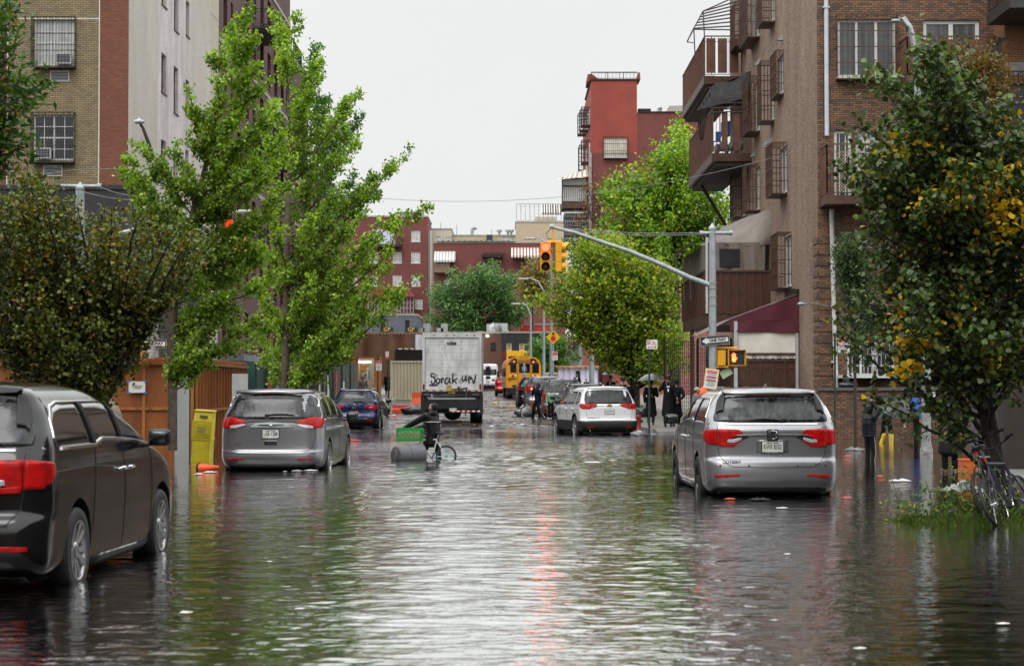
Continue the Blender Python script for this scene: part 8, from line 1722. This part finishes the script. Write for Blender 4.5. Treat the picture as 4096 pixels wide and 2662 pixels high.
# booths, tarps and containers up the left side
T=thing('tarp_wall','brown tarpaulin stretched over a tall booth frame behind the beige container','tarpaulin',(gxp(1530,150),150,gz(150,True))); M_bt=mat('brown_tarp',(.13,.065,.035),.5,var=.2,vs=1.2)
def folds(u,v): return .12*math.sin(u*23)*v+.25*abs(math.sin(u*9.0+.6))**3*v
b=MB(); b.grid(lambda u,v:(gxp(1385,150)+(gxp(1662,150)-gxp(1385,150))*u,150-folds(u,v),zp(1565-40*u,150)*(1-v)+(zp(1337,150))*v),70,14); b.build('tarpaulin',M_bt,T,world=True)
b=MB(); b.grid(lambda u,v:(gxp(1660,149.7)+(gxp(1692,149.7)-gxp(1660,149.7))*u,149.7-.1*math.sin(u*9),zp(1560,150)*(1-v)+zp(1338,150)*v),10,6); b.build('white_sheet',mat('white_sheet',(.62,.63,.66),.6),T,world=True)
b=MB(); [b.bar((gxp(1380+i*14,150),149.8+.2*(i%2),zp(1334,150)),(gxp(1400+i*14,150),150.3,zp(1330+(i%3),150)),.12) for i in range(22)]; b.build('twig_roof',M_wood,T,world=True)
T=thing('lit_booth','timber booth with open doorway, strip light, painted backdrop and ladder','booth',(gxp(1462,124),124,gz(124,True))); Y=124; g=gz(124,True); X=lambda p:gxp(p,Y); Z=lambda p:zp(p,Y)
b=MB(); b.bb(X(1392),X(1428),Y,Y+.05,g,Z(1430)); b.bb(X(1428),X(1434),Y-.06,Y+.06,g,Z(1428)); b.bb(X(1496),X(1502),Y-.06,Y+.06,g,Z(1428)); b.bb(X(1502),X(1525),Y,Y+.05,g,Z(1432)); b.bb(X(1390),X(1527),Y-.06,Y+.1,Z(1434),Z(1427)); b.build('timber_frame',M_batten,T,world=True)
b=MB(); b.bb(X(1428),X(1502),Y+2.5,Y+2.55,g+.0,Z(1432)); b.bb(X(1426),X(1430),Y+.1,Y+2.5,g,Z(1432)); b.bb(X(1500),X(1504),Y+.1,Y+2.5,g,Z(1432)); b.build('inner_wall',mat('warm_wall',(.5,.42,.28),.7,var=.2),T,world=True)
b=MB(); b.bb(X(1432),X(1470),Y+2.44,Y+2.48,Z(1510),Z(1450)); bd=b.build('painted_backdrop',mat('blue_backdrop',(.12,.3,.45),.6,var=.4,vs=2,c2=(.35,.42,.4)),T,world=True)
b=MB(); [b.ell((X(px),Y+2.42,Z(py)),(.17,.02,.13),10,6) for px,py in ((1440,1462),(1452,1458),(1438,1476),(1456,1474))]; b.tube([(X(1436),Y+2.42,Z(1504)),(X(1446),Y+2.42,Z(1498)),(X(1452),Y+2.42,Z(1490)),(X(1462),Y+2.42,Z(1488))],.09,6); b.build('painted_fruit',mat('ochre_fruit',(.45,.22,.05),.6),bd,world=False); [o.data.transform(Matrix.Translation(-Vector(T.location))) for o in kids(bd)]
b=MB(); b.ell((X(1455),Y+.3,Z(1447)),(.45,.08,.06)); b.build('strip_light',mat('lamp_glow_white',(1,1,.95),.5,var=0,emit=(1,.93,.75),es=14),T,world=True)
b=MB(); [b.bar((X(1459),Y+.8,g),(X(1464),Y+1.5,Z(1470)),.06),b.bar((X(1490),Y+.8,g),(X(1490),Y+1.5,Z(1470)),.06)]; [b.bar((X(1460),Y+.85+i*.1,g+.3+i*.33),(X(1490),Y+.85+i*.1,g+.3+i*.33),.05) for i in range(6)]; L_=b.build('ladder',M_galv,T,world=True)
T=thing('storage_container','beige corrugated steel storage container standing on the left side of the road','container',(gxp(1565,133),133,gz(133))); b=MB(); w_=2.44; g=2.62
V=[];Fs=[]; n=44
for i in range(n+1):
    x_=w_*i/n; d=.0 if (i%4) in (0,1) else .06; V+= [(x_,d,.12),(x_,d,g-.12)]
for i in range(n): Fs.append((2*i,2*i+2,2*i+3,2*i+1))
b.add(V,Fs); b.bb(.0,w_,.07,6,.1,g-.05); b.build('corrugated_wall',mat('beige_container',(.46,.41,.29),.5,var=.1,vs=2,streak=.3),T); b=MB(); b.bb(-.05,w_+.05,-.04,.08,g-.12,g); b.bb(-.05,w_+.05,-.04,.08,0,.12); b.bb(-.06,.04,-.05,.07,.121,g-.121); b.bb(w_-.04,w_+.06,-.05,.07,.121,g-.121); b.build('corner_frame',mat('beige_container'),T)
T=thing('stacked_panels','stack of black metal grid panels lying on top of the beige container','panel stack',(gxp(1577,133.5),133.5,gz(133)+2.63)); b=MB(); [b.bb(0,2.3-.05*(i%3),0,2.5,i*.085,i*.085+.055) for i in range(9)]; b.build('grid_panels',M_iron,T); b=MB(); [b.box((.4+i*.4,-.02,.80),(.25,.04,.07),(0,R(5*i),0)) for i in range(4)]; b.build('scrap_on_top',M_sign,T)
def barrier(label,loc,L,h,m,rz=0,name='plastic_barrier'):
    T=thing(name,label,'barrier',loc,rz); b=MB(); b.prism([(0,-.25,0),(0,.25,0),(0,.22,.2),(0,.10,h*.7),(0,.09,h),(0,-.09,h),(0,-.10,h*.7),(0,-.22,.2)],(0,0,0),(L,0,0)); b.build('body',m,T); b=MB(); b.bb(.15,.3,-.26,.26,0,.06); b.bb(L-.3,L-.15,-.26,.26,0,.06); b.build('foot_slot',M_iron,T); return T
Y=98; g=gz(Y); barrier('long red plastic barrier lying left of the box truck',(gxp(1570,Y),Y,g),1.5,.42,mat('red_barrier',(.6,.045,.02),.4,var=.15)); barrier('short yellow plastic barrier at the left end of the barrier row',(gxp(1518,Y),Y+.3,g),.42,.42,M_yellow); barrier('orange plastic barrier against the beige container beside the truck',(gxp(1648,104),104,gz(104)),.62,.95,M_orange); 
def bag(label,loc,r=(.3,.25,.18),m=None,seed=1,name='rubbish_bag',cat='rubbish bag',group=None):
    rg=np.random.default_rng(seed); b=MB(); b.ell((0,0,0),(1,1,1),18,12); V=np.array(b.v); ph=rg.uniform(0,6.28,12)
    f=1+.10*np.sin(V[:,0]*5+ph[0])*np.sin(V[:,1]*4+ph[1])+.08*np.sin(V[:,2]*7+V[:,0]*6+ph[2])+.05*np.sin(V[:,1]*13+ph[3]); V=V*f[:,None]*np.array(r); V[:,2]=np.maximum(V[:,2],-r[2]*.6)+r[2]*.6; 
    top=V[:,2]>r[2]*1.35; V[top,0]*=.5; V[top,1]*=.5; b.v=[tuple(v) for v in V]; o=b.build(name,m or mat('black_bin_liner',(.018,.018,.02),.25,coat=.3,bump=.6,bs=14),None); o.location=loc; return tag(o,label,cat,group)
M_gbag=mat('grey_plastic_bag',(.12,.12,.13),.25,coat=.4,bump=.5,bs=14); M_wbag=mat('white_plastic_bag',(.55,.56,.57),.3,bump=.5,bs=20,coat=.3)
bag('black bag slumped between the yellow and red barriers',(gxp(1535,97.5),97.5,gz(97)),(.33,.3,.28),seed=1); bag('long black bag draped over the right end of the red barrier',(gxp(1665,97.4),97.4,gz(97)),(.75,.3,.28),seed=2)
for i,(px,Y,r,l) in enumerate(((2082,97,(.32,.25,.14),'flat black bag lying furthest left in the road by the hire bicycle'),(2112,96,(.5,.4,.3),'large grey black bag heaped behind the front wheel of the hire bicycle'),(2100,93,(.4,.3,.25),'shiny black bag in front of the heap by the hire bicycle'))): bag(l,(gxp(px,Y),Y,gz(Y)),r,M_gbag if i else None,seed=5+i)
bag('translucent grey bag half sunk at the rear corner of the white suv',(gxp(2560,66),66,-.06),(.34,.3,.15),M_gbag,seed=11); bag('black bag of rubbish beside the lime tree trunk',(gxp(2568,88),88,gz(88,True)),(.5,.4,.32),seed=12); bag('knotted black bag lying on the coping of the brick wall',(gxp(3392,62.1),62.15,1.6),(.30,.2,.12),seed=13); bag('small black bag bunched up on top of the wall coping',(gxp(3386,62.1),62.2,1.72),(.12,.1,.16),seed=14)
T=thing('litter_bin','green mesh litter bin behind the poster on the mast pole','litter bin',(gxp(2895,66),66,-.1)); b=MB(); b.lathe([(.26,0),(.30,1.62),(.32,1.65),(.28,1.66)],(0,0,0),(0,0,1),16); b.build('bin_body',M_pole,T); b=MB(); b.ell((0,0,1.66),(.27,.27,.08)); b.build('bin_liner',MATS['black_bin_liner'],T)
o=bag('bright orange netting bundled beside the youth in the pale cap',(gxp(2812,63),63,1.2),(.28,.2,.25),M_orange,seed=15,name='orange_netting',cat='netting')
barrier('orange plastic bin barrier on the pavement behind the dark blue suv',(gxp(1258,92),92,gz(92,True)),.62,1.05,M_orange,name='plastic_barrier')
T=thing('fire_hydrant','rusty red and black hydrant at the kerb behind the white suv','hydrant',(gxp(2551,68),68,-.0)); b=MB(); b.smooth=True; b.lathe([(.16,0),(.16,.06),(.11,.08),(.105,.55),(.13,.57),(.13,.62),(.10,.66)],(0,0,0),(0,0,1),16); b.build('barrel',mat('hydrant_red',(.25,.03,.02),.5,var=.3),T); b=MB(); b.smooth=True; b.lathe([(.10,.66),(.09,.74),(.05,.80),(.03,.84),(0,.84)],(0,0,0),(0,0,1),12); b.tube([(-.17,0,.45),(.17,0,.45)],.05,8); b.build('cap',M_iron,T)
# white cloth booth on the right
T=thing('cloth_booth','white cloth holiday booth with straw edging and open doorway','booth',(gxp(2232,139),139,gz(139,True))); Y=139; g=gz(139,True); X=lambda p:gxp(p,Y); Z=lambda p:zp(p,Y)
M_cl=mat('lilac_white_cloth',(.60,.58,.72),.7,var=.05); b=MB()
for a,c in ((2232,2303),(2321,2392)): b.grid(lambda u,v,a=a,c=c:(X(a)+(X(c)-X(a))*u,Y-.05*math.sin(u*19)-.03*math.sin(v*7),g-.1+(Z(1470)-g+.1)*v),30,6)
b.grid(lambda u,v:(X(2303)+(X(2321)-X(2303))*u,Y,Z(1482)+(Z(1470)-Z(1482))*v),4,2); b.build('cloth_wall',M_cl,T,world=True)
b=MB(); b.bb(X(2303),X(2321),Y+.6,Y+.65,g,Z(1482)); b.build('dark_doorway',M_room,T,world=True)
b=MB(); rg=random.Random(3); [b.bar((X(2228)+i*.055,Y-.25+rg.uniform(-.1,.1),Z(1466)+rg.uniform(-.06,.04)),(X(2228)+i*.055+rg.uniform(-.2,.2),Y+2,Z(1462)),.04) for i in range(54)]; b.bb(X(2226),X(2396),Y-.2,Y-.1,Z(1471),Z(1463)); b.build('straw_edge',mat('straw',(.5,.28,.10),.8,var=.3),T,world=True)
b=MB(); [b.bar((X(px),Y+.1,g),(X(px),Y+.1,Z(1468)),.09) for px in (2233,2391)]; b.build('post',M_batten,T,world=True)
# leopard umbrella and its surroundings
v=at(452,1600,38); T=umbrella('leopard print umbrella tilted behind the near black minivan',(v.x-.1,38,v.z+.10),.56,(0,38),mat('leopard_cloth',(.42,.34,.26),.7,c2=(.07,.04,.03),vs=26),.7,.22)
person('person in dark clothes hidden under the leopard print umbrella',(gxp(430,38.3),38.3,-.2),R(90),1.45,dict(rw=(.1,.2,1.15)),top=M_suit,legs=M_suit)
T=thing('shop_sign','yellow and black price sign hung behind the olive tree','sign',(gxp(345,58),58,0)); b=MB(); v=at(350,1490,58); b.box((v.x,58,v.z),(.7,.03,.32)); q=b.build('board',M_ink,T,world=True); text(q,'99 TL',.2,(v.x,57.975,v.z),(1,0,0),(0,0,1),M_sign,world=True); b=MB(); v=at(322,1485,58); b.ell((v.x,57.96,v.z),(.14,.02,.14)); b.build('yellow_disc',M_yellow,T,world=True)
b=MB(); b.bar((gxp(345,58),58.05,0),(gxp(345,58),58.05,2.1),.06); b.build('post',M_iron,T,world=True)
T=thing('shop_awning','grey canvas market awning behind the olive tree on the far left','awning',(-14,60,0)); b=MB(); b.grid(lambda u,v:(gxp(-60,58)+(gxp(300,58)-gxp(-60,58))*u,58+2.5*v,1.9+.75*v-.25*abs(math.sin(u*6.3))*(1-v)),30,6); b.build('canvas',mat('grey_canvas2',(.17,.18,.19),.7),T,world=True); b=MB(); [b.bar((gxp(px,58),58,-.1),(gxp(px,58),58,1.9),.05) for px in (-50,120,290)]; b.build('post',M_iron,T,world=True)
# ---- bicycles
def bicycle(label,loc,rz,r=.33,wb=1.02,fm=None,lean=0,tm=None,basket=False,name='bicycle',lights=True,bars=.58,step=False,accent=None):
    T=thing(name,label,'bicycle',loc,rz); T.rotation_euler=(0,R(lean),rz); fm=fm or M_iron
    def wheel(y):
        b=MB(); b.smooth=True; b.lathe([(r-.035,-.018),(r-.01,-.022),(r,0),(r-.01,.022),(r-.035,.018),(r-.04,0),(r-.035,-.018)],(0,y,r),(1,0,0),36); W=b.build('wheel',M_rubber,T)
        b=MB(); b.smooth=True; b.lathe([(r-.035,-.012),(r-.05,0),(r-.035,.012)],(0,y,r),(1,0,0),36); b.lathe([(.03,-.04),(.03,.04)],(0,y,r),(1,0,0),10); b.smooth=False
        for i in range(20): a=2*PI*i/20; b.bar((.02*(-1)**i,y,r),(0,y+(r-.04)*math.cos(a),r+(r-.04)*math.sin(a)),.003)
        b.build('rim',accent or M_chrome,W)
    wheel(0); wheel(wb); k=r/.33; bb=(0,wb*.44,r*.85); st=(0,wb*.30,r+.50*k); hd=(0,wb*.80,r+.48*k); hb=(0,wb*.84,r+.34*k)
    b=MB(); b.tube([bb,st],.017,8); b.tube([st,hd],.017,8); b.tube([bb,hb],.02,8); b.tube([hd,hb],.022,8)
    for s_ in (-1,1): b.tube([(s_*.05,0,r),(s_*.015,bb[1],bb[2])],.010,6); b.tube([(s_*.05,0,r),(0,st[1],st[2]-.03)],.009,6); b.tube([(s_*.03,hb[1],hb[2]),(s_*.05,wb,r)],.013,6)
    b.build('frame',fm,T)
    b=MB(); b.tube([st,(0,st[1]-.04,st[2]+.18*k)],.013,6); b.build('seat_post',M_chrome,T); b=MB(); b.rbox((0,st[1]-.07,st[2]+.20*k),(.07,.13,.028)); b.build('saddle',M_black,T)
    b=MB(); h=Vector((0,hd[1]-.03,hd[2]+.20*k)); b.tube([hd,tuple(h)],.014,6); b.tube([tuple(h+Vector((-bars/2,-.06,.07))),tuple(h+Vector((-.1,.02,.04))),tuple(h),tuple(h+Vector((.1,.02,.04))),tuple(h+Vector((bars/2,-.06,.07)))],.012,8); b.build('handlebar',M_dkmetal,T)
    b=MB(); [b.tube([tuple(h+Vector((s_*bars/2,-.06,.07))),tuple(h+Vector((s_*(bars/2-.12),-.03,.065)))],.018,8) for s_ in (-1,1)]; b.build('grip',M_black,T)
    b=MB(); b.lathe([(.09*k,-.006),(.09*k,.006)],(.05,bb[1],bb[2]),(1,0,0),18); b.tube([(.06,bb[1],bb[2]),(.07,bb[1]+.1*k,bb[2]-.13*k)],.010,6); b.tube([(-.06,bb[1],bb[2]),(-.07,bb[1]-.1*k,bb[2]+.13*k)],.010,6); b.box((.12,bb[1]+.1*k,bb[2]-.13*k),(.09,.06,.02)); b.box((-.12,bb[1]-.1*k,bb[2]+.13*k),(.09,.06,.02)); b.build('crank',M_dkmetal,T)
    if lights: b=MB(); b.box((0,st[1]-.03,st[2]+.05),(.03,.02,.045)); b.build('rear_reflector',M_red,T)
    return T,st,hd
bicycle('small white bicycle pushed through the water by the boy in rainwear',(gxp(1785,44.8),44.8,-.17),R(80),.24,.72,mat('white_bike_paint',(.6,.6,.6),.35),accent=mat('turquoise_rim',(.05,.35,.42),.4),lights=False,bars=.5)
bicycle('orange hire bicycle under the hooded rider beside the kerb row',(gxp(2196,88.2),88.2,gz(88)),R(84),.33,.95,M_orange)
T=thing('milk_crate','green plastic milk crate riding on the front of the boy\'s bicycle','crate',(gxp(1640,44.6),44.6,zp(1762,44.6)),R(8)); M_gr=mat('green_plastic',(.01,.26,.03),.4,var=.1); b=MB(); w_,d_,h_=.29,.19,.29
for (x0,x1,y0,y1) in ((-w_,w_,-d_,-d_+.012),(-w_,w_,d_-.012,d_),(-w_,-w_+.012,-d_+.013,d_-.013),(w_-.012,w_,-d_+.013,d_-.013)):
    b.bb(x0,x1,y0,y1,0,.04); b.bb(x0,x1,y0,y1,.23,h_); 
b.bb(-w_,w_,-d_,d_,-.005,.008)
for s_,al in ((-d_+.006,0),(d_-.006,0)):
    for i in range(6):
        x_=-w_+.02+i*.1; b.bar((x_,s_,.04),(min(w_,x_+.1),s_,.14),.012); b.bar((min(w_,x_+.1),s_,.04),(x_,s_,.14),.012); b.bar((x_,s_,.14),(min(w_,x_+.1),s_,.235),.012); b.bar((min(w_,x_+.1),s_,.14),(x_,s_,.235),.012)
for s_ in (-w_+.006,w_-.006):
    for i in range(6): y_=-d_+.02+i*.06; b.bar((s_,y_,.04),(s_,y_+.05,.14),.012); b.bar((s_,y_+.05,.04),(s_,y_,.14),.012); b.bar((s_,y_,.14),(s_,y_+.05,.235),.012); b.bar((s_,y_+.05,.14),(s_,y_,.235),.012)
b.build('lattice_body',M_gr,T)
T=thing('rubbish_bin','grey round plastic bin floating on its side in front of the bicycle','bin',(gxp(1583,44),44,.10),R(0)); T.rotation_euler=(R(90),0,R(125)); b=MB(); b.smooth=True; b.lathe([(.0,0),(.20,0),(.215,.02),(.235,.35),(.25,.60),(.27,.61),(.27,.65),(.245,.65),(.22,.62),(.20,.03),(0,.03)],(0,0,0),(0,0,1),32); M_bin=mat('grey_bin_plastic',(.10,.105,.11),.4,var=.15); b.build('bin_body',M_bin,T); b=MB(); b.smooth=True; [b.lathe([(q,-.01),(q+.012,-.018),(q+.024,-.01)],(0,0,0),(0,0,1),28) for q in (.08,.17)]; b.lathe([(.242,.30),(.25,.31),(.242,.32)],(0,0,0),(0,0,1),28); b.build('moulded_rings',M_bin,T)
bicycle('black bicycle leaning on the linden trunk with a red rear light',(gxp(3960,23.8),23.8,-.05),R(-28),.34,1.03,mat('black_bike',(.02,.02,.022),.3,coat=.5),lean=-16)
bicycle('second bicycle with pale lilac tubes lying against the first, at the right edge',(gxp(4020,23.4),23.4,-.08),R(-35),.34,1.03,mat('lilac_bike',(.04,.035,.065),.35),lean=-24)
b=MB(); b.grid(lambda u,v:(gxp(3790,28)+.55*u,28+.5*v,.16+.14*math.sin(u*PI)*math.sin(v*PI)+.02*math.sin(u*14)),12,8); o=b.build('plastic_sheet',M_gbag); tag(o,'sagging dark plastic sheet draped beside the linden','plastic sheet')
T=thing('orange_crate','orange mesh crate standing between the big man and the linden','crate',(gxp(3868,36),36,-.05)); b=MB(); b.bb(-.14,.14,-.14,.14,0,.34); b.build('crate_body',mat('orange_mesh',(.55,.13,.03),.6,bump=.5,bs=60),T); b=MB(); b.bb(-.15,.15,-.15,.15,.34,.37); b.build('rim',M_orange,T)
# grass mound and weeds at the foot of the linden
b=MB(); o_=(gxp(3880,24),24,0); rg=np.random.default_rng(17); n=5200; V=np.zeros((n*4,3)); q=0; C=[]
ang=rg.uniform(0,2*PI,n); rad=np.sqrt(rg.uniform(0,1,n))*(1+.18*np.sin(ang*5)+.12*np.sin(ang*9+1)); gx_=rad*np.cos(ang)*1.15+.25; gy_=rad*np.sin(ang)*.8
hgt=rg.uniform(.03,.24,n)*(1.15-rad*.9)*(.6+.5*np.sin(gx_*6)*np.cos(gy_*5+gx_*3)+.2)
for k in range(n):
    a=rg.uniform(0,2*PI); w_=.006; lx,ly=math.cos(a)*w_,math.sin(a)*w_; bx_,by_=rg.normal()*hgt[k]*.5,rg.normal()*hgt[k]*.5
    V[4*k]=(gx_[k]-lx,gy_[k]-ly,-.06); V[4*k+1]=(gx_[k]+lx,gy_[k]+ly,-.06); V[4*k+2]=(gx_[k]+bx_+lx*.2,gy_[k]+by_,hgt[k]); V[4*k+3]=(gx_[k]+bx_*.4-lx,gy_[k]+by_*.4-ly,hgt[k]*.6)
me=bpy.data.meshes.new('grass'); me.from_pydata([tuple(v) for v in V],[],[(4*k,4*k+1,4*k+2,4*k+3) for k in range(n)]); A=np.ones((n*4,4)); cc=np.array([(.09,.15,.02),(.05,.09,.015),(.14,.19,.035),(.17,.15,.06)])[rg.choice(4,n,p=[.4,.35,.18,.07])]; A[:,:3]=np.repeat(cc,4,0); at_=me.attributes.new('Col','FLOAT_COLOR','POINT'); at_.data.foreach_set('color',A.ravel().astype(np.float32)); me.materials.append(leafmat('leaf_35',.35)); o=bpy.data.objects.new('grass',me); COL.objects.link(o); o.location=o_; tag(o,'bright wet grass tuft rising from the flood at the foot of the linden','grass',kind='stuff')
T=thing('weed_clump','leafy green weeds growing around the linden trunk','weeds',o_); P=[];
for cx,cy,cz,s_,n_ in ((-.70,.0,.12,.14,170),(-.55,.1,.14,.15,150),(-.15,-.1,.30,.17,330),(.0,.0,.55,.13,130),(.3,-.15,.16,.2,220),(-.35,.0,.2,.18,240),(.9,-.1,.14,.2,220)): P.append(np.array((cx,cy,cz))+rg.normal(size=(n_,3))*s_*np.array([1.3,.8,.6]))
P=np.concatenate(P); P=P[P[:,2]>.0]; leaves('foliage',T,P,.055,[((.09,.18,.02),3),((.05,.11,.015),2),((.16,.24,.03),1.5),((.35,.33,.04),.4)],LN,.3,.35,None,rg); b=MB(); [b.tube([(x_,0,-.1),(x_+.03,0,.25),(x_-.04,.02,.5)],.006,5) for x_ in (-.9,-.5,-.1,.05,.4,.9)]; b.build('stems',mat('weed_stem',(.08,.12,.03),.6),T)
# floating rubbish
def scrap(name,label,cat,loc,r,m,seed,h=.14,asp=.7):
    rg=np.random.default_rng(seed); n=20; out=r*(1+.35*rg.normal(size=n)*.6); out=(out+np.roll(out,1))/2; b=MB(); V=[(0,0,r*h*.8)]; Fs=[]
    for j in (1,2,3,4):
        for i in range(n): a=2*PI*i/n; q=out[i]*j/4; V.append((q*math.cos(a),q*math.sin(a)*asp,max(0,r*h*(1-(j/4)**1.5)*(1+.9*rg.normal())*.7+.004)))
    for i in range(n): Fs.append((0,1+i,1+(i+1)%n))
    for j in range(3):
        for i in range(n): Fs.append((1+j*n+i,1+(j+1)*n+i,1+(j+1)*n+(i+1)%n,1+j*n+(i+1)%n))
    b.add(V,Fs); o=b.build(name,m); o.location=loc; o.rotation_euler=(0,0,rg.uniform(0,3)*.2); return tag(o,label,cat)
M_rl=mat('red_litter',(.5,.06,.05),.5)
FL=[(840,1890,.15,M_wbag,'plastic_bag','white bag floating left of the yellow box reflection'),(795,1898,.12,M_wbag,'plastic_bag','crumpled white bag beside the floating traffic cone'),(1140,1888,.05,M_wbag,'paper_cup','small white cup shape floating behind the grey minivan'),(1190,1885,.10,M_wbag,'plastic_bag','tangled clear plastic floating behind the grey minivan'),(1240,1884,.13,M_wbag,'plastic_bag','flat white plastic floating at the right rear wheel of the grey minivan'),(3600,1925,.2,M_wbag,'plastic_sheet','white plastic sheet floating between the white post and the weeds'),(3420,1800,.36,M_gbag,'plastic_sheet','grey sheet floating beside the child in the puffer jacket'),(3520,1905,.07,M_orange,'wrapper','orange scrap floating behind the child in the puffer jacket'),(3390,1825,.12,M_rl,'wrapper','red and orange scrap floating right of the silver minivan'),(3385,1993,.10,M_rl,'wrapper','bright red scrap floating behind the right rear of the silver minivan'),(2920,1998,.09,M_orange,'leaf','amber leaf floating behind the silver minivan'),(3040,2000,.16,M_iron,'plank','dark board end just breaking the water behind the silver minivan'),(1410,1763,.28,M_rl,'wrapper','red wrapper floating right of the grey minivan mirror'),(730,1818,.16,M_rl,'wrapper','red strip floating right of the ginkgo trunk'),(770,1866,.08,M_rl,'wrapper','small pink scrap floating near the yellow box'),(3130,2035,.08,M_wbag,'paper','pale foam floating far behind the silver minivan'),(745,2456,.05,M_paper,'leaf','pale leaf floating in the left foreground'),(4010,2500,.05,M_paper,'leaf','pale leaf floating in the right foreground'),(3440,2600,.045,M_paper,'leaf','pale scrap floating at the bottom right'),(1200,2440,.035,M_paper,'leaf','tiny pale leaf floating in the dark reflection, lower left'),(1080,2250,.03,M_paper,'leaf','tiny grey leaf floating below the grey minivan'),(3150,2220,.04,M_paper,'leaf','pale leaf floating below the silver minivan'),(2450,1850,.05,M_orange,'leaf','tan leaf floating mid street ahead of the silver minivan')]
for i,(px,py,r,m,nm,l) in enumerate(FL):
    Y=CZ/((CZ-at(px,py,1.0).z)); v=at(px,py,Y); scrap(nm,l,nm.replace('_',' '),(v.x,v.y,.012),r,m,40+i)
T=thing('traffic_cone','orange traffic cone floating on its side below the yellow box','traffic cone',(gxp(800,38.5),38.5,.03)); T.rotation_euler=(0,R(84),R(-20)); b=MB(); b.smooth=True; b.lathe([(.12,0),(.115,.03),(.03,.42),(0,.43)],(0,0,0),(0,0,1),20); b.build('cone',mat('cone_orange',(.85,.10,.02),.4),T); b=MB(); b.smooth=True; b.lathe([(0,-.005),(.13,-.01),(.135,.02),(.12,.03)],(0,0,0),(0,0,1),20); b.build('base_ring',M_iron,T)
# wet litter and leaves scattered over the road beyond the water
b=MB(); rg=random.Random(77); mats=[M_paper,mat('brown_leaf_litter',(.12,.06,.03),.7),M_orange,M_iron,M_wbag]
for i in range(900):
    y=79+60*rg.random()**1.5; x_=rg.uniform(XL(y)+.3,XR(y)-2.2); z_=gz(y)+.012; s_=rg.uniform(.03,.13); b.mi=rg.choice([0,1,1,1,3,3,4,2] if rg.random()<.5 else [1,3]); a=rg.uniform(0,6.28)
    P=[(x_+s_*math.cos(a+k*1.57+rg.uniform(-.3,.3)),y+s_*1.4*math.sin(a+k*1.57+rg.uniform(-.3,.3)),z_+rg.uniform(0,.05)) for k in range(4)]; b.quad(*P)
o=b.build('road_litter',mats,fix=False); tag(o,'wet leaves, twigs and paper scraps scattered over the road beyond the water','litter',kind='stuff')
bag('yellow fruit lying on the road between the truck and the bus',(gxp(1981,118),118,gz(118)),(.12,.10,.10),M_yellow,seed=90,name='fruit',cat='fruit')
# the rest of the block beside and behind the photographer: what the cars and the water mirror
def backblock(name,label,X0,N,y0,y1,h,m,step=3.4):
    T=thing(name,label,'building',(X0,y0,0)); fr=Fxp(X0) if N>0 else Fxm(X0); H=[]
    y=y0+1.2
    while y+1.4<y1:
        z=1.6
        while z+1.7<h-.6: H.append((y,y+1.3,z,z+1.7)); z+=3.2
        y+=step
    wall(T,fr,y0,y1,-.3,h,H,m,'wall',.15)
    for q in H: win(T,fr,q,1,2,depth=.15)
    mb=MB(); mb.fb(fr,y0,y1,h,h+.3,-.4,.12); mb.build('coping',M_stone,T,world=True); wall(T,Fy(y0-.01),min(X0,X0-6*N),max(X0,X0-6*N),-.3,h,[],m,'end_wall')
backblock('apartment_building','red brick block left of the photographer, outside the photo',-16.2,1,-45,46,15,B_dkred,5.2)
backblock('apartment_building','dark glazed brick block right of the photographer, outside the photo',14.2,-1,-45,30,16,B_base,5.2)  # out of view; brick made dark so the near minivan reflects darker
T=thing('apartment_building','tan brick block across the crossing behind the photographer','building',(0,-46,0)); H=[(x_,x_+1.4,z_,z_+1.7) for x_ in range(-26,26,6) for z_ in (2,5.4,8.8)]; fr=Fr((0,-46,0),(1,0,0),(0,1,0)); wall(T,fr,-30,30,-.3,13,H,B_tan); [win(T,fr,h,1,2) for h in H]
